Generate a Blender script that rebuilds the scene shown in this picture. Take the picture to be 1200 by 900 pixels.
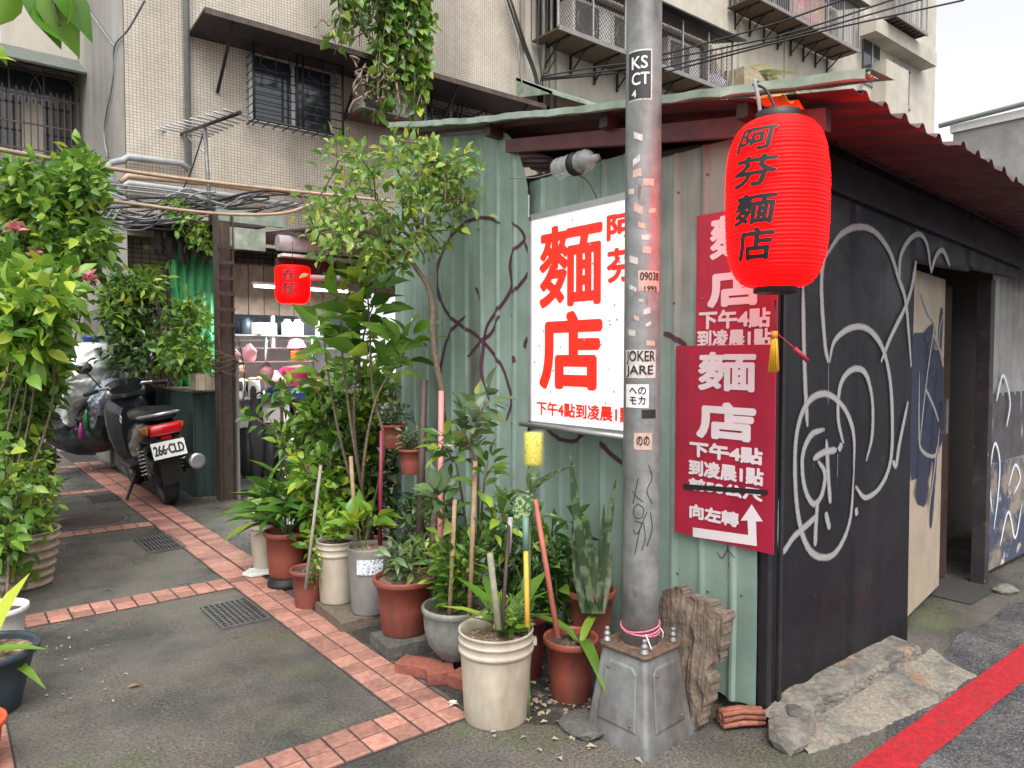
import bpy, bmesh, math, random
import numpy as np
from mathutils import Vector, Matrix, noise

for o in list(bpy.data.objects):
    bpy.data.objects.remove(o)
R = math.radians
scene = bpy.context.scene
C = scene.collection

# ------------------------------------------------------------------ camera
FPX, AZ, HORIZON, EYE = 850.0, R(51.5), 418.0, 1.5      # focal length in pixels of a 1200 px wide frame
PITCH = math.atan((450 - HORIZON) / FPX)
cam_d = bpy.data.cameras.new('camera')
cam_d.sensor_width = 36.0
cam_d.lens = FPX / 1200 * 36
cam_d.clip_start = 0.05
cam_d.clip_end = 600
cam = bpy.data.objects.new('camera', cam_d)
C.objects.link(cam)
cam.location = (0, 0, EYE)
cam.rotation_euler = (R(90) - PITCH, 0, AZ - R(90))
scene.camera = cam

# ------------------------------------------------------------------ sky and sun (bright overcast)
SUN_EL, SUN_AZ = R(58), R(238)          # direction the light comes from, azimuth from +X
w = bpy.data.worlds.new('World')
scene.world = w
w.use_nodes = True
nt = w.node_tree
nt.nodes.clear()
sky = nt.nodes.new('ShaderNodeTexSky')
sky.sky_type = 'NISHITA'
sky.sun_disc = False
sky.sun_elevation = SUN_EL
sky.sun_rotation = R(90) - SUN_AZ
sky.air_density = 1.0
sky.dust_density = 4.0
sky.ozone_density = 1.0
hs = nt.nodes.new('ShaderNodeHueSaturation')
hs.inputs['Saturation'].default_value = 0.10
bg = nt.nodes.new('ShaderNodeBackground')
bg.inputs['Strength'].default_value = 0.15
wo = nt.nodes.new('ShaderNodeOutputWorld')
nt.links.new(sky.outputs[0], hs.inputs['Color'])
nt.links.new(hs.outputs[0], bg.inputs['Color'])
nt.links.new(bg.outputs[0], wo.inputs['Surface'])

sun_d = bpy.data.lights.new('sun', 'SUN')
sun_d.energy = 1.1
sun_d.angle = R(50)
sun_d.color = (1.0, 0.975, 0.94)
sun = bpy.data.objects.new('sun', sun_d)
C.objects.link(sun)
sdir = Vector((math.cos(SUN_EL) * math.cos(SUN_AZ), math.cos(SUN_EL) * math.sin(SUN_AZ), math.sin(SUN_EL)))
sun.rotation_euler = sdir.to_track_quat('Z', 'Y').to_euler()
sun.location = (0, 0, 20)

vs = scene.view_settings
vs.view_transform = 'Standard'
vs.look = 'None'
vs.exposure = 1.05
vs.gamma = 1.0
vs.use_curve_mapping = False
scene.render.resolution_x = 1024
scene.render.resolution_y = 768

# ------------------------------------------------------------------ survey helpers: a sight line met with a known plane
_fw = Vector((math.cos(AZ) * math.cos(PITCH), math.sin(AZ) * math.cos(PITCH), -math.sin(PITCH)))
_rt = Vector((math.sin(AZ), -math.cos(AZ), 0))
_up = _rt.cross(_fw)
def sight(px, py):
    return _fw + _rt * ((px - 600) / FPX) + _up * ((450 - py) / FPX)
def at_z(px, py, z=0.0):
    d = sight(px, py); return Vector((0, 0, EYE)) + d * ((z - EYE) / d.z)
def at_x(px, py, x):
    d = sight(px, py); return Vector((0, 0, EYE)) + d * (x / d.x)
def at_y(px, py, y):
    d = sight(px, py); return Vector((0, 0, EYE)) + d * (y / d.y)
def at_d(px, py, dep):
    return Vector((0, 0, EYE)) + sight(px, py) * dep

# ------------------------------------------------------------------ mesh builder
class MB:
    def __init__(s):
        s.v = []; s.f = []; s.s = []
    def add(s, vs, fs, smooth=False):
        n = len(s.v)
        s.v += [tuple(p) for p in vs]
        for f in fs:
            s.f.append([i + n for i in f]); s.s.append(smooth)
        return s
    def box(s, c, size, rot=None):
        x, y, z = size[0] / 2, size[1] / 2, size[2] / 2
        p = [Vector((a * x, b * y, d * z)) for d in (-1, 1) for b in (-1, 1) for a in (-1, 1)]
        if rot is not None:
            if not isinstance(rot, Matrix): rot = Matrix.Rotation(rot, 3, 'Z')
            p = [rot @ q for q in p]
        p = [q + Vector(c) for q in p]
        return s.add(p, [(0, 2, 3, 1), (4, 5, 7, 6), (0, 1, 5, 4), (2, 6, 7, 3), (0, 4, 6, 2), (1, 3, 7, 5)])
    def bb(s, a, b):
        return s.box([(a[i] + b[i]) / 2 for i in range(3)], [abs(b[i] - a[i]) for i in range(3)])
    def bar(s, a, b, w, h=None, up=(0, 0, 1)):
        a, b = Vector(a), Vector(b); h = h or w
        d = b - a; L = d.length
        if L < 1e-6: return s
        d /= L; u = Vector(up)
        if abs(d.dot(u)) > .98: u = Vector((1, 0, 0))
        sx = d.cross(u).normalized(); uz = sx.cross(d)
        return s.box((a + b) / 2, (L, w, h), Matrix((d, sx, uz)).transposed())
    def tube(s, pts, r, n=8, caps=True):
        pts = [Vector(p) for p in pts]
        if not hasattr(r, '__len__'): r = [r] * len(pts)
        t0 = (pts[1] - pts[0]).normalized()
        u = Vector((0, 0, 1)) if abs(t0.z) < .9 else Vector((1, 0, 0))
        u = (u - t0 * u.dot(t0)).normalized()
        V = []; m = len(pts)
        for i, p in enumerate(pts):
            t = (pts[min(i + 1, m - 1)] - pts[max(i - 1, 0)])
            t = t.normalized() if t.length > 1e-9 else t0
            u = u - t * u.dot(t)
            u = u.normalized() if u.length > 1e-6 else t.orthogonal().normalized()
            q = t.cross(u)
            for k in range(n):
                a = 2 * math.pi * k / n
                V.append(p + (u * math.cos(a) + q * math.sin(a)) * r[i])
        F = [(i * n + k, i * n + (k + 1) % n, (i + 1) * n + (k + 1) % n, (i + 1) * n + k) for i in range(m - 1) for k in range(n)]
        s.add(V, F, True)
        if caps:
            s.add([], [])
            b = len(s.v) - len(V)
            s.f.append([b + k for k in range(n)][::-1]); s.s.append(False)
            s.f.append([b + (m - 1) * n + k for k in range(n)]); s.s.append(False)
        return s
    def lathe(s, prof, n=28, c=(0, 0, 0), wob=None):
        V = []; cx, cy, cz = c
        for r, z in prof:
            for k in range(n):
                a = 2 * math.pi * k / n
                rr = r * (1 + (wob(a, z) if wob else 0))
                V.append((cx + rr * math.cos(a), cy + rr * math.sin(a), cz + z))
        m = len(prof)
        F = [(i * n + k, i * n + (k + 1) % n, (i + 1) * n + (k + 1) % n, (i + 1) * n + k) for i in range(m - 1) for k in range(n)]
        s.add(V, F, True)
        b = len(s.v) - len(V)
        if prof[0][0] > 1e-5: s.f.append([b + k for k in range(n)][::-1]); s.s.append(False)
        if prof[-1][0] > 1e-5: s.f.append([b + (m - 1) * n + k for k in range(n)]); s.s.append(False)
        return s
    def poly(s, pts, d):                    # prism: outline pts (3-D, planar) pushed along d
        pts = [Vector(p) for p in pts]; d = Vector(d); n = len(pts)
        F = [list(range(n))[::-1], [n + i for i in range(n)]]
        F += [(i, (i + 1) % n, n + (i + 1) % n, n + i) for i in range(n)]
        return s.add(pts + [p + d for p in pts], F)
    def grid(s, P, smooth=True, close=False):      # P[i][j] rows of points
        h, wd = len(P), len(P[0])
        V = [p for row in P for p in row]
        F = [(i * wd + j, i * wd + j + 1, (i + 1) * wd + j + 1, (i + 1) * wd + j) for i in range(h - 1) for j in range(wd - 1)]
        if close:
            F += [(i * wd + wd - 1, i * wd, (i + 1) * wd, (i + 1) * wd + wd - 1) for i in range(h - 1)]
        return s.add(V, F, smooth)
    def mesh(s, name, mat):
        me = bpy.data.meshes.new(name)
        me.from_pydata(s.v, [], s.f)
        me.polygons.foreach_set('use_smooth', s.s)
        if mat: me.materials.append(mat)
        me.update()
        return me

def tag(o, label, cat, group=None):
    o['label'] = label; o['category'] = cat
    if group: o['group'] = group
    return o
def thing(name, label, cat, loc=(0, 0, 0), rz=0, group=None):
    o = bpy.data.objects.new(name, None); C.objects.link(o)
    o.empty_display_size = .1
    o.location = loc; o.rotation_euler = (0, 0, rz)
    return tag(o, label, cat, group)
def obj(name, data, parent=None, mat=None, bevel=0, solid=0, label=None, stuff=False):
    if isinstance(data, MB): data = data.mesh(name, mat)
    elif mat is not None and not data.materials: data.materials.append(mat)
    o = bpy.data.objects.new(name, data); C.objects.link(o)
    if parent is not None: o.parent = parent
    if solid:
        m = o.modifiers.new('solid', 'SOLIDIFY'); m.thickness = solid; m.offset = 0
    if bevel:
        m = o.modifiers.new('bevel', 'BEVEL'); m.width = bevel; m.segments = 2; m.limit_method = 'ANGLE'
    if label: o['label'] = label
    if stuff: o['kind'] = 'stuff'
    return o
def one(name, data, label, cat, loc=(0, 0, 0), mat=None, group=None, rz=0, **k):
    o = obj(name, data, None, mat, **k)
    o.location = loc; o.rotation_euler = (0, 0, rz)
    return tag(o, label, cat, group)
def struct(name, data, mat, parent=None):
    o = obj(name, data, parent, mat)
    if parent is None: o['kind'] = 'structure'
    return o
def copy_tree(o, parent=None):
    c = o.copy(); C.objects.link(c); c.parent = parent
    for ch in [x for x in bpy.data.objects if x.parent == o]: copy_tree(ch, c)
    return c
def spline(pts, k=6):
    pts = [Vector(p) for p in pts]; out = []
    P = [pts[0] * 2 - pts[1]] + pts + [pts[-1] * 2 - pts[-2]]
    for i in range(1, len(P) - 2):
        a, b, c, d = P[i - 1], P[i], P[i + 1], P[i + 2]
        for j in range(k):
            t = j / k
            out.append(.5 * ((2 * b) + (c - a) * t + (2 * a - 5 * b + 4 * c - d) * t * t + (3 * b - a - 3 * c + d) * t ** 3))
    out.append(pts[-1]); return out

# ------------------------------------------------------------------ materials
_M = {}
def mat(name, col, rough=.6, metal=0., var=.18, vs=9., col2=None, m2=(.5, .62), s2=2.2, streak=1., bump=0., bs=60., orand=0.,
        spec=.5, emit=None, es=0., coat=0., rvar=0., trans=0., alpha=1., s3=None, col3=None, m3=(.55, .62)):
    if name in _M: return _M[name]
    m = bpy.data.materials.new(name); m.use_nodes = True; _M[name] = m
    N = m.node_tree.nodes; L = m.node_tree.links; b = N['Principled BSDF']
    tc = N.new('ShaderNodeTexCoord'); co = tc.outputs['Object']
    oi = N.new('ShaderNodeObjectInfo')
    if orand:
        ad = N.new('ShaderNodeVectorMath'); ad.operation = 'ADD'
        sc = N.new('ShaderNodeMath'); sc.operation = 'MULTIPLY'; sc.inputs[1].default_value = 37.
        L.new(oi.outputs['Random'], sc.inputs[0]); L.new(sc.outputs[0], ad.inputs[1]); L.new(co, ad.inputs[0]); co = ad.outputs[0]
    def nz(scale, st=1., det=4.):
        n = N.new('ShaderNodeTexNoise'); n.inputs['Scale'].default_value = scale; n.inputs['Detail'].default_value = det
        n.inputs['Roughness'].default_value = .62
        if st != 1.:
            mp = N.new('ShaderNodeMapping'); mp.inputs['Scale'].default_value = (1, 1, 1 / st); L.new(co, mp.inputs[0]); L.new(mp.outputs[0], n.inputs['Vector'])
        else: L.new(co, n.inputs['Vector'])
        return n
    def rng(v, a, c, x, y):
        r = N.new('ShaderNodeMapRange'); r.inputs[1].default_value = a; r.inputs[2].default_value = c
        r.inputs[3].default_value = x; r.inputs[4].default_value = y; L.new(v, r.inputs[0]); return r.outputs[0]
    def mix(f, a, c, mode='MIX'):
        x = N.new('ShaderNodeMix'); x.data_type = 'RGBA'; x.blend_type = mode
        for sk, v in ((0, f), (6, a), (7, c)):
            if hasattr(v, 'links') or hasattr(v, 'is_output'): L.new(v, x.inputs[sk])
            elif sk == 0: x.inputs[0].default_value = v
            else: x.inputs[sk].default_value = (*v[:3], 1)
        return x.outputs[2]
    n1 = nz(vs)
    c = col
    if col2: c = mix(rng(nz(s2, streak).outputs[0], m2[0], m2[1], 0, 1), c, col2)
    if col3: c = mix(rng(nz(s3 or 14., streak).outputs[0], m3[0], m3[1], 0, 1), c, col3)
    val = rng(n1.outputs[0], .33, .67, 1 - var, 1 + var)
    if orand:
        mm = N.new('ShaderNodeMath'); mm.operation = 'MULTIPLY'; L.new(val, mm.inputs[0])
        L.new(rng(oi.outputs['Random'], 0, 1, 1 - orand, 1 + orand), mm.inputs[1]); val = mm.outputs[0]
    c = mix(1., c, val, 'MULTIPLY')
    L.new(c, b.inputs['Base Color'])
    b.inputs['Roughness'].default_value = rough
    if rvar: L.new(rng(nz(s2 * 1.7).outputs[0], .35, .65, max(.05, rough - rvar), min(1, rough + rvar)), b.inputs['Roughness'])
    b.inputs['Metallic'].default_value = metal
    b.inputs['Specular IOR Level'].default_value = spec
    b.inputs['Coat Weight'].default_value = coat
    b.inputs['Transmission Weight'].default_value = trans
    b.inputs['Alpha'].default_value = alpha
    if emit: b.inputs['Emission Color'].default_value = (*emit, 1); b.inputs['Emission Strength'].default_value = es
    if bump:
        bp = N.new('ShaderNodeBump'); bp.inputs['Strength'].default_value = bump; bp.inputs['Distance'].default_value = .01
        L.new(nz(bs).outputs[0], bp.inputs['Height']); L.new(bp.outputs[0], b.inputs['Normal'])
    return m
def leafmat(name, a, b2, rough=.30, tr=.3, mottled=None):
    if name in _M: return _M[name]
    m = bpy.data.materials.new(name); m.use_nodes = True; _M[name] = m
    N = m.node_tree.nodes; L = m.node_tree.links; b = N['Principled BSDF']
    g = N.new('ShaderNodeNewGeometry'); oi = N.new('ShaderNodeObjectInfo')
    ad = N.new('ShaderNodeMath'); ad.operation = 'ADD'; L.new(g.outputs['Random Per Island'], ad.inputs[0]); L.new(oi.outputs['Random'], ad.inputs[1])
    fr = N.new('ShaderNodeMath'); fr.operation = 'FRACT'; L.new(ad.outputs[0], fr.inputs[0])
    cr = N.new('ShaderNodeValToRGB'); L.new(fr.outputs[0], cr.inputs[0])
    e = cr.color_ramp.elements
    e[0].color = (*a, 1); e[1].color = (*b2, 1); e[0].position = .1; e[1].position = .8; x_ = cr.color_ramp.elements.new(.97); x_.color = (min(1, b2[0] * 1.7 + .05), min(1, b2[1] * 1.25 + .03), b2[2], 1)
    col = cr.outputs[0]
    if mottled:
        tc = N.new('ShaderNodeTexCoord'); nz = N.new('ShaderNodeTexNoise'); nz.inputs['Scale'].default_value = mottled[1]; L.new(tc.outputs['Object'], nz.inputs['Vector'])
        r = N.new('ShaderNodeMapRange'); r.inputs[1].default_value = .5; r.inputs[2].default_value = .6; L.new(nz.outputs[0], r.inputs[0])
        x = N.new('ShaderNodeMix'); x.data_type = 'RGBA'; L.new(r.outputs[0], x.inputs[0]); L.new(col, x.inputs[6]); x.inputs[7].default_value = (*mottled[0], 1); col = x.outputs[2]
    L.new(col, b.inputs['Base Color']); b.inputs['Roughness'].default_value = rough
    t = N.new('ShaderNodeBsdfTranslucent'); L.new(col, t.inputs[0])
    ms = N.new('ShaderNodeMixShader'); ms.inputs[0].default_value = tr
    L.new(b.outputs[0], ms.inputs[1]); L.new(t.outputs[0], ms.inputs[2]); L.new(ms.outputs[0], N['Material Output'].inputs[0])
    return m
def spraymat(name, col, thin=.35, nscale=120., grain=.5, full=1.):        # aerosol paint: coverage from the 'cov' attribute, breaks into specks at the edge
    m = bpy.data.materials.new(name); m.use_nodes = True
    N = m.node_tree.nodes; L = m.node_tree.links; b = N['Principled BSDF']
    b.inputs['Base Color'].default_value = (*col, 1); b.inputs['Roughness'].default_value = .6
    at = N.new('ShaderNodeAttribute'); at.attribute_name = 'cov'
    tc = N.new('ShaderNodeTexCoord'); nz = N.new('ShaderNodeTexNoise'); nz.inputs['Scale'].default_value = nscale; nz.inputs['Detail'].default_value = 3
    L.new(tc.outputs['Object'], nz.inputs['Vector'])
    sc = N.new('ShaderNodeMath'); sc.operation = 'MULTIPLY'; sc.inputs[1].default_value = grain; L.new(nz.outputs[0], sc.inputs[0])
    ad = N.new('ShaderNodeMath'); ad.operation = 'ADD'; L.new(at.outputs['Fac'], ad.inputs[0]); L.new(sc.outputs[0], ad.inputs[1])
    r = N.new('ShaderNodeMapRange'); r.inputs[1].default_value = .10 + grain * .5; r.inputs[2].default_value = .10 + grain * .5 + thin; r.inputs[4].default_value = full; L.new(ad.outputs[0], r.inputs[0])
    L.new(r.outputs[0], b.inputs['Alpha'])
    return m

# ------------------------------------------------------------------ lettering
def text_mesh(txt, size, bold=0., spacing=1., line=1., align='CENTER', shear=0.):
    cu = bpy.data.curves.new('lettering', 'FONT')
    cu.body = txt; cu.size = size; cu.offset = bold; cu.space_character = spacing; cu.space_line = line
    cu.align_x = align; cu.align_y = 'CENTER'; cu.fill_mode = 'FRONT'; cu.resolution_u = 4; cu.shear = shear
    o = bpy.data.objects.new('lettering', cu); C.objects.link(o)
    bpy.context.view_layer.update()
    me = bpy.data.meshes.new_from_object(o.evaluated_get(bpy.context.evaluated_depsgraph_get()))
    bpy.data.objects.remove(o)
    me.materials.clear()
    return me
def lettering(name, txt, size, fn, material, parent, bold=0., cut=0, fit=None, shear=0., jag=0., nrm=(-1, 0, 0), **k):
    """flat print: the outline is laid on a surface by fn(x, y) -> point"""
    me = text_mesh(txt, size, 0., shear=shear, **k)
    xs = np.empty(len(me.vertices) * 3); me.vertices.foreach_get('co', xs); xs = xs.reshape(-1, 3)
    lo, hi = xs.min(0), xs.max(0); c = (lo + hi) / 2
    bm = bmesh.new(); bm.from_mesh(me)
    sx = sy = 1.
    if fit: sx, sy = (fit[0] - 2 * bold) / (hi[0] - lo[0]), (fit[1] - 2 * bold) / (hi[1] - lo[1])
    for v in bm.verts:
        v.co.x = (v.co.x - c[0]) * sx; v.co.y = (v.co.y - c[1]) * sy
    if cut:
        wdt = (hi[0] - lo[0]) * sx
        n = int(wdt / cut) + 1
        for i in range(1, n):
            bmesh.ops.bisect_plane(bm, geom=bm.verts[:] + bm.edges[:] + bm.faces[:], plane_co=(-wdt / 2 + i * wdt / n, 0, 0), plane_no=(1, 0, 0))
        ht = (hi[1] - lo[1]) * sy; n = int(ht / cut) + 1
        for i in range(1, n):
            bmesh.ops.bisect_plane(bm, geom=bm.verts[:] + bm.edges[:] + bm.faces[:], plane_co=(0, -ht / 2 + i * ht / n, 0), plane_no=(0, 1, 0))
    bm.verts.ensure_lookup_table(); bm.faces.ensure_lookup_table()
    base = [(v.co.x, v.co.y) for v in bm.verts]; ix = {v: i for i, v in enumerate(bm.verts)}
    faces = [[ix[v] for v in f.verts] for f in bm.faces]; bm.free()
    V, F = [], []
    ring = [(0, 0)] + ([(math.cos(6.2832 * q / 12), math.sin(6.2832 * q / 12)) for q in range(12)] if bold else [])
    for j, (dx, dy) in enumerate(ring):                # heavier weight: the glyph pushed out all round
        n0 = len(V); kx = 1 + .35 * jag * noise.noise((j, 1, 2)); 
        V += [tuple(Vector(fn(x + dx * bold * kx, y + dy * bold)) + Vector(nrm) * (j * .00012)) for x, y in base]
        F += [[q + n0 for q in f] for f in faces]
    me2 = bpy.data.meshes.new(name); me2.from_pydata(V, [], F); bpy.data.meshes.remove(me); me = me2
    return obj(name, me, parent, material)

# ------------------------------------------------------------------ leaves
LEAF = {'ovate': [(0, .03), (.12, .14), (.36, .265), (.6, .235), (.84, .10), (1, 0)],
        'lance': [(0, .03), (.2, .13), (.45, .19), (.7, .14), (1, 0)],
        'strap': [(0, .06), (.25, .1), (.5, .105), (.75, .08), (1, 0)],
        'round': [(0, .06), (.12, .34), (.4, .42), (.72, .26), (1, 0)],
        'small': [(0, .05), (.4, .34), (1, 0)]}
def leaf_geo(shape, bend=.25, fold=.38, seed=0):
    pr = LEAF[shape]; V = []; F = []
    for x, hw in pr:
        z = -bend * x * x
        V += [(x, -hw, z + fold * hw), (x, 0, z), (x, hw, z + fold * hw)]
    for i in range(len(pr) - 1):
        a = i * 3
        F += [(a, a + 3, a + 4, a + 1), (a + 1, a + 4, a + 5, a + 2)]
    return np.array(V), F
_LM = {}
def leaf_mesh(shape, material, bend=.25):
    key = (shape, material.name, bend)
    if key not in _LM:
        V, F = leaf_geo(shape, bend)
        mb = MB(); mb.add(V.tolist(), F, True)
        _LM[key] = mb.mesh('leaf', material)
    return _LM[key]
def leaf_matrix(pos, d, size, rnd, roll=.5):
    d = Vector(d).normalized()
    u = Vector((rnd.uniform(-roll, roll), rnd.uniform(-roll, roll), 1))
    y = u.cross(d)
    if y.length < 1e-3: y = Vector((0, 1, 0))
    y.normalize(); z = d.cross(y)
    m = Matrix((d, y, z)).transposed().to_4x4() @ Matrix.Scale(size, 4)
    m.translation = pos
    return m
def leaf_parts(mats, shape, material, parent, bend=.25, name='leaf'):
    me = leaf_mesh(shape, material, bend)
    for m in mats:
        o = bpy.data.objects.new(name, me); C.objects.link(o)
        o.parent = parent; o.matrix_local = m
def leaf_mass(mats, shape, material, parent, bend=.25, name='foliage'):
    if not mats: return
    V, F = leaf_geo(shape, bend); n = len(V)
    A = np.array([[list(r) for r in m] for m in mats])
    P = np.einsum('kij,nj->kni', A[:, :3, :3], V) + A[:, None, :3, 3]
    FF = np.array(F)[None] + (np.arange(len(mats)) * n)[:, None, None]
    me = bpy.data.meshes.new(name)
    me.from_pydata(P.reshape(-1, 3).tolist(), [], FF.reshape(-1, 4).tolist())
    me.polygons.foreach_set('use_smooth', [True] * len(me.polygons))
    me.materials.append(material)
    return obj(name, me, parent, stuff=True)
def twig_leaves(path, n, size, rnd, t0=.3, up=.25, fwd=.45, jit=.3, roll=1.1, spread=.25):
    """leaves set round the outer part of a twig"""
    out = []; m = len(path) - 1
    ang = rnd.uniform(0, 6.3)
    for i in range(n):
        t = t0 + (1 - t0) * (i + rnd.random() * .6) / n
        k = min(int(t * m), m - 1); f = t * m - k
        p = path[k].lerp(path[k + 1], min(f, 1)); tg = (path[k + 1] - path[k]).normalized()
        ang += 2.4 + rnd.uniform(-.4, .4)
        a = tg.orthogonal().normalized(); b = tg.cross(a)
        d = (a * math.cos(ang) + b * math.sin(ang)) + tg * (fwd + .9 * max(0, t - .8) * 4) + Vector((0, 0, up))
        d += Vector((rnd.uniform(-jit, jit), rnd.uniform(-jit, jit), rnd.uniform(-jit, jit)))
        sz = size * rnd.uniform(.65, 1.2)
        out.append(leaf_matrix(p + d.normalized() * sz * .35 + Vector((rnd.uniform(-1, 1), rnd.uniform(-1, 1), rnd.uniform(-1, 1))) * sz * spread, d, sz, rnd, roll))
    return out
def limb(a, b, rnd, bow=.15, k=5):
    a, b = Vector(a), Vector(b); L = (b - a).length
    m = a.lerp(b, .5) + Vector((rnd.uniform(-1, 1), rnd.uniform(-1, 1), rnd.uniform(0, 1))) * bow * L
    return spline([a, m, b], k)
def plant(name, label, cat, loc, stems, leafdef, rnd, woodmat, group=None, parts=0, rz=0, parent=None, stemname='stem', massname='foliage'):
    """stems: list of (points, r0, r1, n_leaves, size, t0, up, fwd, twigs, twiglen); leafdef (shape, material, bend)"""
    t = parent or thing(name, label, cat, loc, rz, group)
    L = []
    for st in stems:
        pts, r0, r1, nl, size, t0, up, fwd, tw, tl = st
        path = spline(pts, 5) if len(pts) > 2 else limb(pts[0], pts[1], rnd, .08)
        m = MB(); m.tube(path, [r0 + (r1 - r0) * i / (len(path) - 1) for i in range(len(path))], 7)
        if tw:
            for j in range(tw):
                f = t0 + (1 - t0) * (j + .5) / tw
                p = path[min(int(f * (len(path) - 1)), len(path) - 1)]
                a = rnd.uniform(0, 6.3)
                e = p + Vector((math.cos(a), math.sin(a), rnd.uniform(-.1, .8) + up)).normalized() * tl * rnd.uniform(.6, 1.2)
                lp = limb(p, e, rnd, .12, 3)
                m.tube(lp, [r1 * .9 + .001] * (len(lp) - 1) + [r1 * .4], 5)
                L += twig_leaves(lp, max(2, nl // tw), size, rnd, .15, up, fwd)
        else:
            L += twig_leaves(path, nl, size, rnd, t0, up, fwd)
        obj(stemname, m, t, woodmat)
    if parts:
        rnd.shuffle(L)
        L.sort(key=lambda q: -q.to_scale()[0])
        leaf_parts(L[:parts], *leafdef[:2], t, leafdef[2]); L = L[parts:]
    leaf_mass(L, *leafdef[:2], t, leafdef[2], massname)
    return t
# ------------------------------------------------------------------ palette
concrete = mat('alley_concrete', (.112, .101, .086), .44, var=.55, vs=80., col2=(.05, .051, .046), m2=(.44, .64), s2=1.3, bump=.6, bs=110., rvar=.32, col3=(.085, .095, .05), s3=1.9, m3=(.55, .72))
asphalt = mat('asphalt', (.05, .05, .054), .42, var=.7, vs=110., col2=(.10, .097, .095), m2=(.45, .60), s2=3.4, bump=1., bs=95., rvar=.28, col3=(.27, .27, .28), s3=120., m3=(.60, .68))  # pale specks: aggregate, strengthened to paint in wet sparkle
redpaint = mat('red_road_paint', (.36, .012, .02), .55, var=.25, vs=50., col2=(.33, .018, .026), m2=(.55, .75), s2=4., bump=.3, bs=170., col3=(.13, .05, .05), s3=34., m3=(.62, .68))
tilem = mat('red_paving_tile', (.35, .17, .13), .6, var=.22, vs=40., col2=(.21, .105, .085), m2=(.5, .75), s2=9., orand=.28, bump=.2, bs=120., rvar=.15)
grout = mat('dark_grout', (.035, .034, .03), .9, var=.3, vs=80.)
pit_shade = mat('drain_shade', (.008, .008, .008), .9)
iron = mat('grey_iron', (.17, .17, .165), .5, .6, var=.25, vs=30., col2=(.12, .07, .045), m2=(.55, .7), s2=14.)
greensheet = mat('green_corrugated_paint', (.215, .295, .25), .45, var=.12, vs=5., col2=(.30, .385, .335), m2=(.48, .75), s2=3.5, streak=9., bump=.08, bs=6., rvar=.12, col3=(.075, .07, .05), s3=2.6, m3=(.57, .75))
greentrim = mat('pale_green_trim', (.20, .255, .20), .5, var=.25, vs=8., col2=(.36, .40, .33), m2=(.5, .7), s2=3.)
blackpaint = mat('black_wall_paint', (.008, .0085, .0115), .5, var=.3, vs=4., spec=.3, col2=(.015, .014, .016), m2=(.5, .75), s2=2., streak=3., bump=.12, bs=9., rvar=.15, col3=(.06, .058, .056), s3=55., m3=(.685, .73))
roofunder = mat('maroon_roof_underside', (.115, .05, .055), .5, var=.2, vs=6., col2=(.055, .035, .038), m2=(.5, .7), s2=2., rvar=.15)
rooftop = mat('weathered_roof_top', (.33, .36, .32), .55, var=.25, vs=6., col2=(.16, .11, .08), m2=(.52, .68), s2=3.)
maroonwood = mat('maroon_board', (.11, .03, .03), .55, var=.25, vs=12.)
creamdoor = mat('cream_door_paint', (.37, .305, .23), .55, var=.12, vs=5., col2=(.33, .22, .13), m2=(.56, .7), s2=3., streak=5., col3=(.2, .12, .07), s3=42., m3=(.66, .72))
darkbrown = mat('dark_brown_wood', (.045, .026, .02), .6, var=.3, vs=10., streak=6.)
rubblec = mat('rubble_concrete', (.165, .15, .125), .85, var=.25, vs=40., col2=(.085, .08, .07), m2=(.45, .65), s2=7., bump=.9, bs=45., col3=(.34, .21, .13), s3=4., m3=(.6, .72))
galv = mat('galvanised_steel', (.25, .255, .255), .5, .45, var=.2, vs=16., col2=(.125, .115, .105), m2=(.45, .64), s2=3.2, streak=4., rvar=.15, bump=.08, bs=40., col3=(.17, .12, .085), s3=22., m3=(.66, .72))
rust = mat('rusty_steel', (.13, .085, .06), .7, .3, var=.35, vs=40.)
barkm = mat('grey_brown_bark', (.13, .095, .065), .85, var=.35, vs=50., bump=.6, bs=70.)
dirt = mat('potting_soil', (.075, .052, .036), .95, var=.6, vs=55., col2=(.2, .15, .1), m2=(.58, .66), s2=45., bump=1., bs=60.)
rotwood = mat('rotten_wood', (.15, .115, .085), .85, var=.3, vs=24., col2=(.10, .07, .05), m2=(.48, .66), s2=5., streak=5., bump=1., bs=32.)
brickm = mat('red_brick', (.25, .075, .05), .8, var=.25, vs=30., col2=(.16, .07, .05), m2=(.5, .7), s2=14., bump=.5, bs=70.)
blockm = mat('dark_concrete_block', (.085, .08, .072), .85, var=.3, vs=50., col2=(.14, .125, .105), m2=(.5, .7), s2=8., bump=.7, bs=90.)
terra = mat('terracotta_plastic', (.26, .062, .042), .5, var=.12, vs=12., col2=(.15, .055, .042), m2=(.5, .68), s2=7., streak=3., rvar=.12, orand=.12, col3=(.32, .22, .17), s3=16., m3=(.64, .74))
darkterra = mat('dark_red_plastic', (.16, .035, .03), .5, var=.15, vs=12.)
bucketm = mat('white_bucket_plastic', (.46, .405, .325), .5, var=.1, vs=9., col2=(.30, .235, .165), m2=(.47, .70), s2=5., streak=3., col3=(.16, .12, .08), s3=38., m3=(.69, .74))
greypot = mat('grey_pot', (.165, .18, .16), .65, var=.2, vs=22., col2=(.24, .25, .22), m2=(.5, .7), s2=12., streak=2., bump=.2, bs=60.)
greybucket = mat('grey_bucket', (.21, .20, .185), .6, var=.12, vs=14., col2=(.28, .26, .23), m2=(.5, .7), s2=6., streak=3.)
darkblue = mat('dark_blue_plastic', (.03, .045, .06), .45, var=.15)
orangep = mat('orange_red_plastic', (.60, .09, .03), .45, var=.12)
tanpot = mat('tan_ribbed_pot', (.34, .27, .2), .7, var=.2, vs=20.)
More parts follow.
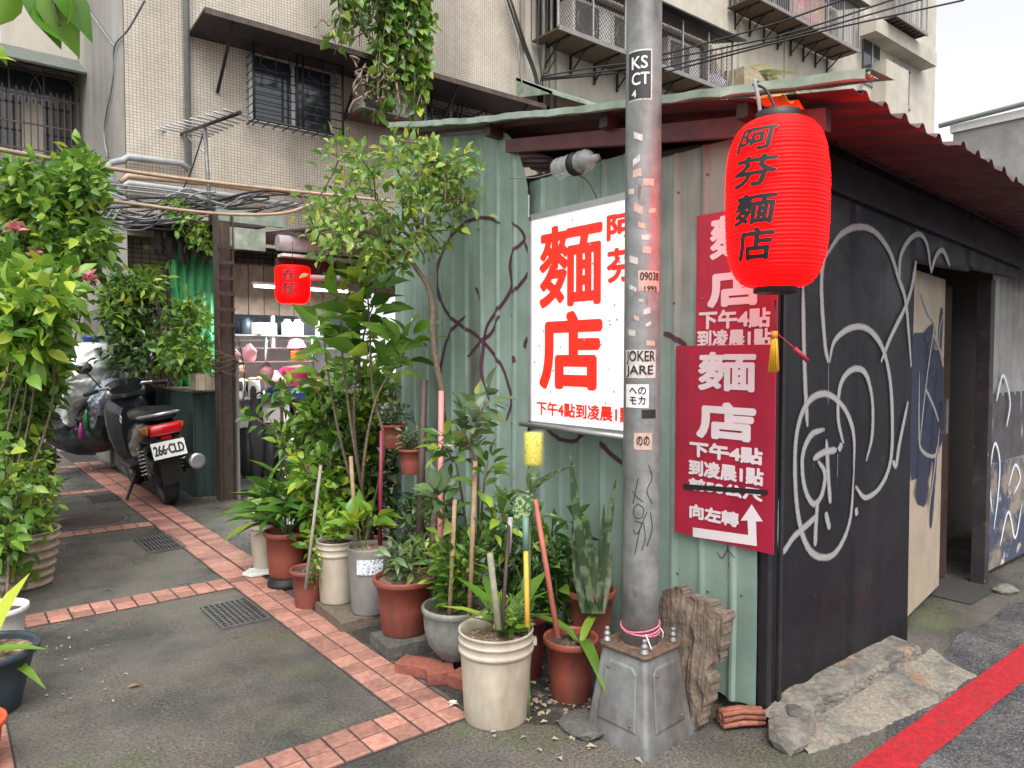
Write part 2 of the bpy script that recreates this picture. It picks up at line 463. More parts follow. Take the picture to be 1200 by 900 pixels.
blackmetal = mat('black_painted_metal', (.022, .02, .022), .5, .2, var=.3, vs=20.)
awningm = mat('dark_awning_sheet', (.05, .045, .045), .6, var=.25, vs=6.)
brownmetal = mat('brown_steel_post', (.075, .055, .045), .55, .3, var=.25, vs=14., col2=(.14, .085, .055), m2=(.55, .7), s2=5., streak=4.)
cablem = mat('black_cable', (.02, .02, .021), .6)
cabletan = mat('tan_conduit', (.38, .27, .18), .6)
cablegrey = mat('grey_cable', (.22, .22, .23), .6)
pvcgrey = mat('grey_pvc_pipe', (.27, .28, .28), .5, var=.15)
steel = mat('stainless_steel', (.45, .45, .46), .3, .9, var=.1)
glassdark = mat('dark_window_glass', (.02, .024, .03), .12, var=.1, spec=.8)
alu = mat('aluminium_frame', (.40, .40, .40), .4, .7, var=.1)
whitep = mat('white_paint', (.72, .71, .68), .5, var=.06, vs=6., col2=(.5, .47, .42), m2=(.6, .8), s2=3.)
whitepl = mat('white_plastic', (.75, .75, .73), .4, var=.05)
beigewall = mat('beige_render', (.45, .41, .345), .8, var=.10, vs=3., col2=(.36, .32, .265), m2=(.5, .72), s2=1.1, streak=7., col3=(.5, .45, .38), s3=.8, m3=(.5, .8))
def tilewall(name, col, grt, wd, ht, axis, var=.1):
    m = mat(name, col, .5, var=var, vs=2., col2=tuple(c * .6 for c in col), m2=(.46, .68), s2=.7, streak=7.)
    N = m.node_tree.nodes; L = m.node_tree.links; b = N['Principled BSDF']
    src = b.inputs['Base Color'].links[0].from_socket
    tc = N.new('ShaderNodeTexCoord'); sp = N.new('ShaderNodeSeparateXYZ'); cb = N.new('ShaderNodeCombineXYZ')
    L.new(tc.outputs['Object'], sp.inputs[0]); L.new(sp.outputs[axis], cb.inputs[0]); L.new(sp.outputs[2], cb.inputs[1])
    br = N.new('ShaderNodeTexBrick'); br.offset = 0
    br.inputs['Color1'].default_value = (1, 1, 1, 1); br.inputs['Color2'].default_value = (.86, .85, .84, 1); br.inputs['Mortar'].default_value = (*grt, 1)
    br.inputs['Scale'].default_value = 1; br.inputs['Mortar Size'].default_value = ht * .13; br.inputs['Mortar Smooth'].default_value = .3
    br.inputs['Brick Width'].default_value = wd; br.inputs['Row Height'].default_value = ht
    L.new(cb.outputs[0], br.inputs['Vector'])
    x = N.new('ShaderNodeMix'); x.data_type = 'RGBA'; x.blend_type = 'MULTIPLY'; x.inputs[0].default_value = 1
    L.new(src, x.inputs[6]); L.new(br.outputs['Color'], x.inputs[7]); L.new(x.outputs[2], b.inputs['Base Color'])
    return m
mosaic = tilewall('beige_mosaic_facade', (.54, .48, .395), (.46, .45, .43), .042, .038, 0)
mosaic_side = tilewall('grey_mosaic_side', (.42, .40, .365), (.6, .59, .57), .042, .038, 1)
mosaic_low = tilewall('tan_mosaic_low', (.34, .28, .21), (.3, .27, .23), .10, .06, 0)

G1 = leafmat('leaf_mid_green', (.055, .135, .02), (.19, .36, .05), tr=.42)
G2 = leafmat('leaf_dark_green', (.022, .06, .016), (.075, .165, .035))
G3 = leafmat('leaf_bright_green', (.09, .22, .025), (.24, .40, .05), tr=.38)
G6 = leafmat('leaf_citrus', (.11, .22, .045), (.32, .47, .12), tr=.42)
G4 = leafmat('leaf_grey_green', (.07, .13, .05), (.16, .25, .10))
G5 = leafmat('leaf_deep_gloss', (.03, .085, .018), (.10, .22, .035), rough=.25)
GV = leafmat('leaf_variegated', (.045, .12, .03), (.09, .19, .045), mottled=((.35, .42, .22), 9.))
GS = leafmat('leaf_snake', (.035, .075, .03), (.05, .09, .035), mottled=((.18, .24, .13), 14.))
PK = leafmat('petal_pink', (.55, .10, .18), (.72, .35, .38), rough=.6)
WT = leafmat('petal_white', (.75, .75, .66), (.85, .85, .75), rough=.6)
DRY = leafmat('dry_leaf', (.14, .075, .04), (.25, .16, .09), rough=.8, tr=.1)
rnd = random.Random(7)

# ------------------------------------------------------------------ ground
g = MB(); g.add([(-250, -250, 0), (250, -250, 0), (250, 250, 0), (-250, 250, 0)], [(0, 1, 2, 3)])
struct('ground', g, concrete)

edge = []                                                      # worn edge of the asphalt
for i in range(90):
    x = 2.0 + i * .15
    y = 1.50 + .10 * noise.noise((x * 1.7, 3, 0)) + .05 * noise.noise((x * 7, 1, 0))
    if x < 3.1: y = 1.36 - (3.1 - x) * .42 + .05 * noise.noise((x * 9, 4, 0))
    if 3.1 <= x < 4.1: y = 1.36 + (x - 3.1) * .1 + .05 * noise.noise((x * 9, 4, 0))
    edge.append((x, y, .004))
g = MB(); g.add(edge + [(60, 1.5, .004), (60, -40, .004), (-2, -40, .004), (-2, .2, .004), (1.0, .55, .004)], [list(range(len(edge) + 5))[::-1]])
struct('road', g, asphalt)
g = MB(); row = []
for i in range(150):
    x = 1.2 + i * .14
    row.append((x, 1.255 + .006 * noise.noise((x * 5, 0, 0)), .008)); 
P1 = row; P2 = [(p[0], 1.105 + .006 * noise.noise((p[0] * 5, 9, 0)), .008) for p in row]
g.grid([P2, P1], False); struct('road_line', g, redpaint)
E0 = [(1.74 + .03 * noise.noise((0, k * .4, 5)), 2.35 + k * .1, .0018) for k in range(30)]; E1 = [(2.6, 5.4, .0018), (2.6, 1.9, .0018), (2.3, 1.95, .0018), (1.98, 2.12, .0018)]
g = MB(); g.add(E0 + [(2.0, 5.4, .0018)] + E1, [list(range(len(E0) + 5))[::-1]]); struct('soil_strip', g, mat('contact_dark_soil', (.035, .03, .024), .75, var=.5, vs=45., col2=(.09, .08, .065), m2=(.52, .66), s2=9., bump=1., bs=50.))  # dark soil along the wall; its colour also carries contact shade under pots

# red tile bands set in the alley floor; every tile is a piece of its own
pav = MB()
def sheet(x0, y0, x1, y1, z=.002):
    pav.add([(x0, y0, z), (x1, y0, z), (x1, y1, z), (x0, y1, z)], [(0, 1, 2, 3)])
sheet(1.485, 2.425, 1.722, 14); sheet(1.722, 4.96, 1.835, 14)
sheet(-.2, 2.425, 1.485, 2.655); sheet(.2, 4.755, 1.485, 4.985)
for y in (6.98, 9.1, 11.3): sheet(.2, y, 1.485, y + .165)
sheet(.03, 2.655, .20, 4.755)
pavement = struct('pavement', pav, grout)
def tile_mesh(a, b):
    m = MB(); h = .009; e = .004
    v = [(-a / 2, -b / 2, 0), (a / 2, -b / 2, 0), (a / 2, b / 2, 0), (-a / 2, b / 2, 0)]
    t = [(p[0] - e * (1 if p[0] > 0 else -1), p[1] - e * (1 if p[1] > 0 else -1), h) for p in v]
    vv = [(p[0], p[1], h - .003) for p in v]
    m.add(v + vv + t, [(8, 9, 10, 11)] + [(i, (i + 1) % 4, 4 + (i + 1) % 4, 4 + i) for i in range(4)] + [(4 + i, 4 + (i + 1) % 4, 8 + (i + 1) % 4, 8 + i) for i in range(4)])
    return m.mesh('tile', tilem)
T11, T16, TS = tile_mesh(.1025, .1025), tile_mesh(.154, .1015), tile_mesh(.112, .153)
ntile = 0
def tile(me, x, y):
    global ntile
    o = bpy.data.objects.new('tile', me); C.objects.link(o); o.parent = pavement
    o.location = (x, y, .0015 + rnd.uniform(-.001, .0012)); o.rotation_euler = (rnd.gauss(0, .006), rnd.gauss(0, .006), rnd.gauss(0, .007)); ntile += 1
for i in range(23):
    for k in range(2): tile(T11, 1.545 + .112 * k, 2.487 + i * .11)
for i in range(62):
    for k in range(2): tile(T16, 1.572 + .172 * k, 5.02 + i * .11)
for k in range(2):
    for i in range(12): tile(T11, 1.43 - i * .112, 2.487 + k * .11)
    for i in range(10): tile(T11, 1.43 - i * .113, 4.815 + k * .11)
for y in (6.98, 9.1, 11.3):
    for i in range(9): tile(TS, 1.425 - i * .12, y + .082)
for i in range(8): tile(T16, .115, 2.72 + i * .11)

# drain grates and a manhole cover
def grate(x, y, sx, sy, nx, ny, label):
    t = thing('drain_grate', label, 'drain grate', (x, y, 0), group='drain grates along the alley')
    m = MB(); m.add([(-sx / 2, -sy / 2, .004), (sx / 2, -sy / 2, .004), (sx / 2, sy / 2, .004), (-sx / 2, sy / 2, .004)], [(0, 1, 2, 3)]); obj('pit_shade', m, t, pit_shade)  # flat black sheet, painted stand-in for the shade below the bars
    m = MB(); b = .013
    for s in (-1, 1):
        m.box((s * (sx / 2 - b / 2), 0, .008), (b, sy, .012)); m.box((0, s * (sy / 2 - b / 2), .0075), (sx - 2 * b, b, .011))
    obj('frame', m, t, iron)
    bm = MB().box((0, 0, .0085), (.009, sy - 2 * b, .007)).mesh('bar', iron)
    for i in range(nx):
        o = obj('bar', bm, t); o.location.x = -sx / 2 + b + (sx - 2 * b) * (i + 1) / (nx + 1)
    bm = MB().box((0, 0, .0065), (sx - 2 * b, .007, .006)).mesh('bar', iron)
    for i in range(ny):
        o = obj('bar', bm, t); o.location.y = -sy / 2 + b + (sy - 2 * b) * (i + 1) / (ny + 1)
grate(1.335, 4.28, .27, .44, 7, 9, 'square drain grate nearest the camera, beside the flower pots')
grate(1.38, 6.27, .27, .52, 8, 2, 'slotted drain grate in the paving between two tile bands')
grate(1.36, 8.65, .29, .5, 8, 2, 'slotted drain grate just in front of the scooter wheel')
grate(1.30, 10.6, .29, .5, 8, 2, 'farthest small drain grate beside the grey box')
m = MB(); m.lathe([(.27, .0), (.27, .006), (.255, .010), (.25, .007), (.0, .008)], 40)
mh = thing('manhole_cover', 'round rusty manhole cover in the alley floor', 'manhole', (1.08, 7.52, 0))
obj('cover', m, mh, mat('rusty_manhole', (.085, .055, .05), .5, .3, var=.3, vs=40.))
m = MB(); m.lathe([(.31, .002), (.31, .005), (.272, .006), (.272, .002)], 40); obj('ring', m, mh, iron)

# litter on the ground
DL = leaf_mesh('ovate', DRY, .25)
for px, py, s, lb in ((150, 806, .07, 'brown fallen leaf on bare floor in front of the nearest drain grate'), (130, 690, .05, 'brown fallen leaf near the tile band left of the drain grates'), (95, 610, .05, 'brown fallen leaf on the tile band near the manhole cover'), (352, 884, .06, 'brown fallen leaf on the nearest cross band of red tiles')):
    p = at_z(px, py, .006); o = bpy.data.objects.new('fallen_leaf', DL); C.objects.link(o)
    o.location = p; o.scale = (s,) * 3; o.rotation_euler = (0, 0, rnd.uniform(0, 6)); tag(o, lb, 'leaf', 'fallen leaves on the alley floor')
lit = []
for i in range(420):
    a = rnd.random()
    if a < .4: x, y = rnd.gauss(2.12, .16), rnd.gauss(2.25, .2)
    elif a < .7: x, y = rnd.gauss(.48, .10), rnd.uniform(3.5, 6.6)
    else: x, y = rnd.uniform(.4, 1.5), rnd.uniform(4.4, 9)
    lit.append(leaf_matrix(Vector((x, y, .007)), (rnd.uniform(-1, 1), rnd.uniform(-1, 1), rnd.uniform(0, .4)), rnd.uniform(.008, .02 if a < .7 else .012) * (2.2 if a < .4 else 1), rnd, .3))
lm = leaf_mass(lit, 'small', mat('leaf_litter', (.30, .24, .17), .9, var=.5, vs=3., orand=0), None, .3, 'leaf_litter')
lm['label'] = 'small dry leaf bits and petals scattered on the ground'; lm['category'] = 'litter'
# ------------------------------------------------------------------ the shed
def roofz(x, y): return 2.39 + .195 * (y - 1.17) - .065 * (x - 2.42)
shed = thing('noodle_shed', 'shed with green corrugated front, black painted side wall and sheet roof', 'shed', (2.62, 1.64, 0))
def sp(name, mb, material, parent=shed, **k):            # part given in world coordinates
    off = Vector((2.62, 1.64, 0))
    mb.v = [tuple(Vector(p) - off) for p in mb.v]
    return obj(name, mb, parent, material, **k)

def ribs(pitch, w0, w1, h):
    def f(y):
        p = (y / pitch) % 1.0 * pitch; d = abs(p - pitch / 2)
        if d < w0 / 2: return h
        if d < w1 / 2: return h * (w1 / 2 - d) / (w1 / 2 - w0 / 2)
        return 0.
    return f
rib = ribs(.155, .016, .04, .012)
def dent(y, z, k): return .006 * noise.noise((y * 2.3, z * 1.7, k)) + .003 * noise.noise((y * 6, z * 5, k))
SHEETS = [(3.06, 4.52, 2.545, 0.0, 'A'), (2.23, 3.13, 2.615, 0.02, 'B'), (1.665, 2.26, 2.60, .05, 'C')]
def front_x(y, z):
    for y0, y1, x, zz, k in SHEETS:
        if y0 <= y <= y1: return x - rib(y) - dent(y, z, ord(k))
    return 2.62
for y0, y1, x, zz, k in SHEETS:
    n = int((y1 - y0) / .012); P = []
    nz_ = 26
    for j in range(nz_ + 1):
        rowp = []
        for i in range(n + 1):
            y = y0 + (y1 - y0) * i / n
            top = roofz(2.5, y) - .03 if k == 'A' else (2.47 if k == 'B' else 2.40)
            if k == 'A': top -= .30 * max(0, (3.28 - y) / .22) ** 2
            bot = .03 + .03 * noise.noise((y * 6, 0, ord(k))) if k != 'C' else .05 + .05 * abs(noise.noise((y * 9, 0, 1)))
            z = bot + (top - bot) * j / nz_
            rowp.append((x - rib(y) - dent(y, z, ord(k)), y, z))
        P.append(rowp)
    sp('corrugated_sheet', MB().grid(P, False), greensheet, solid=.0016)
# screws
sm = MB().lathe([(.0, .0), (.006, .001), (.006, .004), (.0, .006)], 8).mesh('screw', iron)
for y in (1.75, 1.92, 2.08, 2.3, 2.55, 2.9, 3.2, 3.5, 3.9, 4.3):
    for z in (.5, 1.15, 1.72, 2.25):
        yy = y + rnd.uniform(-.02, .02); zz = z + rnd.uniform(-.03, .03)
        o = obj('screw', sm, shed); o.location = Vector((front_x(yy, zz) - .0015, yy, zz)) - Vector((2.62, 1.64, 0)); o.rotation_euler = (0, -R(90), 0)
# inner framing that the gap under the roof shows
for y in (1.72, 2.25, 3.1, 4.46): sp('frame_post', MB().box((2.70, y, 1.17), (.06, .06, 2.34)), darkbrown)
m = MB(); m.poly([(2.50, 1.35, 2.305), (2.50, 3.2, 2.63), (2.50, 3.2, 2.70), (2.50, 1.35, 2.385)], (.035, 0, 0)); sp('eave_board', m, maroonwood)
m = MB(); m.bar((2.66, 1.7, 2.36), (2.66, 4.4, 2.56), .05, .09); sp('wall_plate', m, darkbrown)
# closed back and ends so the inside stays dark
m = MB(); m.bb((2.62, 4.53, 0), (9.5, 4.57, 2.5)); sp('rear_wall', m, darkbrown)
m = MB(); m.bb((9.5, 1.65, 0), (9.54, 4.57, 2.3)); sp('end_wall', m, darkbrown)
# black side: panels with open seams
def panel(x0, x1, z0, y=1.64, th=.028, name='wall_panel', material=blackpaint):
    n = max(2, int((x1 - x0) / .06)); P = []
    for j in range(15):
        rw = []
        for i in range(n + 1):
            x = x0 + (x1 - x0) * i / n; top = roofz(x, y) - .02; z = z0 + (top - z0) * j / 14
            rw.append((x, y + .006 * noise.noise((x * 1.5, z * 1.2, 5)), z))
        P.append(rw)
    return sp(name, MB().grid(P), material, solid=th)
panel(2.66, 3.285, .0); panel(3.289, 3.915, .0, 1.643)
panel(3.92, 4.62, 1.985, 1.645); panel(4.624, 5.46, 2.0, 1.643)
panel(5.464, 9.5, 2.22, 1.66)
m = MB(); m.box((2.637, 1.65, 1.2), (.035, .05, 2.4)); sp('corner_post', m, blackmetal, bevel=.004)
m = MB(); m.box((2.69, 1.617, 1.0), (.022, .012, 2.0)); sp('corner_batten', m, blackmetal)
# cream sliding door, doorway, jambs
def door_y(x): return 1.72 + (x - 3.95) * .165              # hung ajar, the far edge swung inwards
door = sp('door', MB().poly([(3.93, door_y(3.93), .035), (5.0, door_y(5.0), .035), (5.0, door_y(5.0), 1.985), (3.93, door_y(3.93), 1.985)], (-.006, .036, 0)), creamdoor, bevel=.003)
m = MB(); hy = door_y(4.93)
for z in (1.03, 1.22): m.bb((4.91, hy - .035, z - .012), (4.935, hy - .002, z + .012))
m.bb((4.908, hy - .045, 1.02), (4.937, hy - .034, 1.235)); sp('handle', m, iron, door)
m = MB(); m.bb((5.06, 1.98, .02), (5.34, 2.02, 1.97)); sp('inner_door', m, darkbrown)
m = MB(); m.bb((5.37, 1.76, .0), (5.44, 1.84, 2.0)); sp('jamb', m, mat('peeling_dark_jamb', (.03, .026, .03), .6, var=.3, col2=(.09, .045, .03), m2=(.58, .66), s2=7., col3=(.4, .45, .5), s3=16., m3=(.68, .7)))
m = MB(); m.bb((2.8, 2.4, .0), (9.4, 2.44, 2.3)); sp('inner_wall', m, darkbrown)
m = MB(); m.add([(4.86, 1.66, .006), (5.34, 1.66, .006), (5.34, 2.4, .006), (4.86, 2.4, .006)], [(0, 1, 2, 3)]); sp('inner_floor', m, grout)

# roof: separate corrugated sheets running down the slope
rrib = ribs(.152, .02, .062, .026)
xs0 = 2.42
for i in range(9):
    x0 = xs0 + i * .80; x1 = x0 + .86; y0 = 1.17 + rnd.uniform(-.035, .035) + (.05 if i == 0 else 0); y1 = 4.30
    lift = .004 * (i % 2) + .003 * i * 0
    n = int((x1 - x0) / .011); P = []
    for j in range(17):
        y = y0 + (y1 - y0) * j / 16; rw = []
        for q in range(n + 1):
            x = x0 + (x1 - x0) * q / n
            sag = .012 * noise.noise((x * 1.3, y * 1.1, 2)) + (.018 * noise.noise((x * 9, 1, i)) if j == 0 else 0)
            rw.append((x, y, roofz(x, y) + rrib(x) + lift + sag))
        P.append(rw)
    o = sp('roof_sheet', MB().grid(P, False), roofunder, solid=.0016)
    o.data.materials.append(rooftop); o.modifiers['solid'].material_offset = 0
    if i == 0: top = o
# rafters and purlins under the eave
for y in (1.66, 2.4, 3.3): sp('purlin', MB().bar((2.45, y, roofz(2.45, y) - .035), (9.4, y, roofz(9.4, y) - .035), .05, .06), darkbrown)
m = MB(); m.poly([(2.66, 1.60, roofz(2.66, 1.6) - .22), (9.4, 1.60, roofz(9.4, 1.6) - .22), (9.4, 1.60, roofz(9.4, 1.6) - .07), (2.66, 1.60, roofz(2.66, 1.6) - .07)], (0, .028, 0)); sp('fascia_board', m, blackpaint)
# pale green folded trim along the front edge of the roof, dented and loose
P = []
for i in range(70):
    y = 1.16 + (4.34 - 1.16) * i / 69; a = .010 * noise.noise((y * 2.2, 0, 7)) + .007 * noise.noise((y * 9, 0, 7)) + .012 * math.sin(y * 1.6)
    z = roofz(2.42, y) + .012 + a; q = .006 * noise.noise((y * 12, 3, 7))
    P.append([(2.60, y, z + .035), (2.44, y, z + .034), (2.394 + q, y, z + .024), (2.390 + q, y, z - .008 + q), (2.402 + q, y, z - .012)])
sp('roof_trim', MB().grid(P, False), greentrim, solid=.0016)
P = []
for i in range(26):                                     # torn flashing at the street corner
    y = 1.155 + .10 * i / 25
    P.append([(2.40 + 0.07 * k / 9, y + .006 * noise.noise((k, i * .3, 1)), roofz(2.40 + .07 * k / 9, y) + .035 + .014 * noise.noise((k * .8, i * .25, 9))) for k in range(10)])
sp('flashing', MB().grid(P, False), greentrim, solid=.0015)

# spray paint: strips laid on the wall's own surface
def stroke(mb_pts, width, surf, cov, out, taper=.5):
    """mb_pts: 2-D points on a wall; surf(a, b) -> 3-D point on it"""
    pts = spline([Vector((p[0], p[1], 0)) for p in mb_pts], 10)
    V, F, W = out
    n0 = len(V); cols = 5
    for i, p in enumerate(pts):
        t = pts[min(i + 1, len(pts) - 1)] - pts[max(i - 1, 0)]
        t = t.normalized() if t.length else Vector((1, 0, 0))
        nrm = Vector((-t.y, t.x, 0)); f = i / (len(pts) - 1)
        ww = width * (.55 + .45 * min(1, min(f, 1 - f) * 8)) * (1 + .18 * noise.noise((p.x * 5, p.y * 5, width * 50)))
        for c in range(cols):
            k = (c / (cols - 1) - .5) * 2
            q = p + nrm * (k * ww * .5)
            V.append(tuple(surf(q.x, q.y))); W.append(cov * (1 - abs(k) ** 3) * (.75 + .25 * min(1, min(f, 1 - f) * 20)))
    for i in range(len(pts) - 1):
        for c in range(cols - 1):
            a = n0 + i * cols + c
            F.append((a, a + 1, a + cols + 1, a + cols))
def spray(name, strokes, width, surf, material, parent, off, cov=.75):
    for i, s in enumerate(strokes):
        out = ([], [], []); ww = width
        if isinstance(s, tuple): ww, s = s
        stroke(s, ww, lambda a, b: Vector(surf(a, b)) + LIFT[material.name] * (i * .00015), cov, out)
        me = bpy.data.meshes.new(name); me.from_pydata([tuple(Vector(p) - off) for p in out[0]], [], out[1])
        a = me.attributes.new('cov', 'FLOAT', 'POINT'); a.data.foreach_set('value', out[2])
        me.materials.append(material); me.update()
        obj('graffiti_stroke', me, parent)
LIFT = {'purple_spray_paint': Vector((-1, 0, 0)), 'white_spray_paint': Vector((0, -1, 0)), 'dark_blue_spray_paint': Vector((0, -1, 0)), 'fence_spray': Vector((0, -1, 0))}
OFF = Vector((2.62, 1.64, 0))
purple = spraymat('purple_spray_paint', (.085, .02, .048), .4, 120., .5, .88)
def gpx(*pp):                                          # picture points carried onto the green front
    return [(lambda v: (v.y, v.z))(at_x(px, py, 2.57)) for px, py in pp]
def surfg(y, z): return (front_x(y, z) - .0035, y, z)
spray('graffiti', [
    gpx((590, 262), (575, 256), (553, 260), (533, 278), (520, 305), (518, 335), (524, 360), (540, 378), (565, 395), (590, 425), (600, 450), (604, 470), (598, 492)),
    gpx((606, 262), (616, 272), (618, 282), (606, 295), (602, 312), (604, 335), (596, 352), (584, 368), (574, 385), (571, 410), (570, 440), (578, 470)),
    gpx((618, 283), (625, 300), (628, 310), (620, 325), (604, 345)),
    gpx((552, 371), (542, 378), (530, 395), (523, 420), (520, 445), (524, 475), (530, 500), (545, 520), (570, 530)),
    gpx((553, 418), (568, 400), (580, 390), (590, 370)),
    gpx((562, 337), (567, 347), (567, 353)),
    gpx((607, 417), (608, 425)),
    gpx((634, 504), (650, 515), (668, 517), (680, 505)), gpx((698, 518), (706, 530), (724, 545)),
    gpx((773, 390), (785, 395), (800, 405)), gpx((624, 395), (620, 402), (620, 408)),
    (.006, gpx((836, 648), (842, 655), (850, 645), (858, 655))), (.006, gpx((848, 640), (852, 665))), (.006, gpx((640, 505), (655, 497), (664, 502))),
], .030, surfg, purple, shed, OFF)
whitespray = spraymat('white_spray_paint', (.36, .35, .35), .6, 70., .45, .8)
def kpx(*pp):
    return [(lambda v: (v.x, v.z))(at_y(px, py, 1.625)) for px, py in pp]
def surfk(x, z): return (x, 1.6245 + (.006 * noise.noise((x * 1.5, z * 1.2, 5))) - .0015, z)
spray('graffiti', [
    kpx((969, 285), (963, 330), (967, 400), (971, 425)),
    kpx((968, 300), (985, 275), (1005, 266), (1025, 272), (1042, 295), (1052, 325), (1060, 350), (1064, 385), (1068, 430)),
    kpx((1053, 330), (1055, 300), (1066, 280), (1078, 275), (1086, 288), (1090, 318)),
    kpx((1090, 320), (1096, 300), (1104, 294), (1112, 312)),
    kpx((1073, 305), (1068, 335), (1060, 360), (1043, 395), (1032, 424)),
    kpx((972, 425), (978, 400), (995, 385), (1015, 385), (1032, 405), (1042, 440), (1046, 490), (1044, 540), (1032, 570), (1014, 583), (1002, 570)),
    kpx((988, 520), (982, 490), (984, 455), (992, 438), (1004, 432), (1015, 440), (1022, 470), (1022, 510), (1015, 540)),
    kpx((941, 335), (942, 400), (944, 460), (946, 500)),
    kpx((1000, 555), (1000, 510), (990, 480), (970, 462), (950, 468), (936, 495), (931, 540), (934, 600), (945, 640), (962, 653), (980, 645), (995, 610), (1000, 555)),
    kpx((966, 503), (950, 510), (940, 535), (942, 570), (952, 590), (962, 580), (966, 555), (958, 540)),
    kpx((968, 515), (970, 560), (972, 590)), kpx((952, 538), (965, 530), (980, 527)), kpx((982, 528), (986, 520)),
    kpx((912, 585), (914, 645), (930, 628), (950, 610), (954, 604)),
    kpx((957, 585), (955, 615), (954, 640)), kpx((966, 600), (971, 620)), kpx((1002, 595), (1003, 604)),
    kpx((1046, 540), (1050, 545), (1054, 520), (1064, 470)),
    (.004, kpx((971, 420), (970, 475))), (.004, kpx((981, 530), (980, 560))), (.004, kpx((1101, 293), (1102, 250), (1103, 205))),
], .040, surfk, whitespray, shed, OFF, .75)
bluespray = spraymat('dark_blue_spray_paint', (.018, .024, .055), .6, 18., .7, .93)
def dpx(*pp): return [(lambda v: (v.x, v.z))(at_y(px, py, 1.82)) for px, py in pp]
def surfd(x, z):
    x = min(max(x, 3.94), 4.99); return (x, door_y(x) - .003, z)
spray('graffiti', [(.44, dpx((1085, 385), (1088, 410), (1092, 440))), (.44, dpx((1074, 400), (1078, 470), (1080, 540))), (.5, dpx((1104, 410), (1102, 470), (1095, 540))), (.42, dpx((1090, 440), (1088, 500), (1086, 560))), (.5, dpx((1116, 430), (1114, 480), (1108, 520))), (.5, dpx((1068, 390), (1068, 470), (1066, 560))),
                   (.42, dpx((1084, 500), (1080, 560), (1076, 592))), (.12, dpx((1115, 360), (1112, 400), (1108, 460))), (.11, dpx((1106, 520), (1100, 580), (1096, 620)))], .2, surfd, bluespray, shed, OFF, .8)
def surfd2(x, z):
    x = min(max(x, 3.94), 4.99); return (x, door_y(x) - .0055, z)
spray('graffiti', [dpx((1072, 345), (1085, 365), (1098, 378), (1096, 395), (1090, 420), (1080, 470), (1072, 520)),
                   dpx((1096, 390), (1110, 410), (1118, 430)), dpx((1082, 455), (1098, 475), (1110, 495)), dpx((1070, 435), (1070, 500), (1074, 525), (1095, 535), (1106, 530), (1112, 500)),
                   dpx((1106, 525), (1100, 560), (1090, 600)), dpx((1118, 365), (1110, 385), (1108, 410))], .036, surfd2, whitespray, shed, OFF, .7)

# fence of old boards beyond the doorway
fence = thing('board_fence', 'boards and grey corrugated sheet covered in blue graffiti, right of the doorway', 'fence', (5.5, 1.80, 0))
fb = mat('fence_board_paint', (.23, .195, .15), .6, var=.2, vs=6., col2=(.045, .055, .095), m2=(.43, .52), s2=2.6, col3=(.5, .46, .4), s3=5., m3=(.6, .7))
gs = mat('grey_sheet', (.26, .26, .255), .55, .2, var=.15, vs=7., streak=5., col2=(.4, .4, .39), m2=(.5, .7), s2=3.)
obj('lower_board', MB().bb((0, 0, .04), (1.6, .03, .78)), fence, fb, bevel=.01)
obj('middle_board', MB().bb((.06, .015, .76), (1.6, .04, 1.25)), fence, mat('fence_board_dark', (.07, .065, .07), .6, var=.3, col2=(.35, .36, .38), m2=(.58, .66), s2=5., streak=4.))
P = []
fr = ribs(.12, .02, .05, .018)
for z in (1.23, 2.24): P.append([(.05 + 1.6 * q / 130, .03 - fr(.05 + 1.6 * q / 130), z) for q in range(131)])
obj('upper_sheet', MB().grid(P, False), fence, gs, solid=.0015)
wsp = spraymat('fence_spray', (.62, .66, .74), .4, 60.)
OF2 = Vector((5.5, 1.80, 0))
def fpx(*pp): return [(lambda v: (v.x, v.z))(at_y(px, py, 1.795)) for px, py in pp]
spray('graffiti', [fpx((1165, 620), (1170, 580), (1172, 540), (1166, 520), (1160, 560), (1163, 600)), fpx((1182, 570), (1190, 545), (1196, 560), (1188, 580)), fpx((1172, 640), (1182, 600), (1190, 630), (1198, 590)), fpx((1168, 470), (1176, 440), (1184, 470), (1180, 500))],
      .03, lambda x, z: (x, 1.7965, z), wsp, fence, OF2, .7)

# rubble step under the black wall
def rubble(path_fn, name, material, n=40, k=12):
    P = []
    for i in range(n + 1):
        P.append([path_fn(i / n, j / k) for j in range(k + 1)])
    return MB().grid(P)
step = thing('concrete_step', 'broken concrete step against the foot of the black wall', 'step', (3.2, 1.45, 0))
def kerb_row(x):                                         # ledge: flat top, broken near-vertical face
    n1 = noise.noise((x * 3.1, 0, 3)); n2 = noise.noise((x * 11, 2, 3)); n3 = .5 * noise.noise((x * 34, 5, 3))
    chip = max(0, noise.noise((x * 5.3, 7, 1)) - .05) * .16
    yf = 1.500 + .018 * n1 + .010 * n2 + chip; top = .092 + .008 * n1 + .004 * n2 - chip * .25
    if x < 2.76: yf -= (2.76 - x) * .5; top *= .55 + .45 * max(0, (x - 2.60) / .16)
    if x > 3.74: top *= max(.12, 1 - (x - 3.74) / .10); yf += (x - 3.74) * .3
    r = [(1.63, top + .012)]
    for k in range(1, 7): r.append((1.63 + (yf + .012 - 1.63) * k / 6, top + .012 * (1 - k / 6) + .005 * noise.noise((x * 24, k * 2.3, 2))))
    r.append((yf, top - .012 + .006 * n3))
    for k in range(1, 7): r.append((yf - .012 * k / 6 + .009 * noise.noise((x * 19, k * 1.9, 6)) + .006 * noise.noise((x * 47, k * 3, 6)), (top - .012) * (1 - k / 6) + .022 * k / 6))
    r.append((yf - .03, .004)); return [(x - 3.2, y - 1.45, z) for y, z in r]
obj('ledge', MB().grid([kerb_row(2.585 + 1.26 * i / 210) for i in range(211)], False), step, rubblec)
P = []                                                    # thin mortar apron spread in front
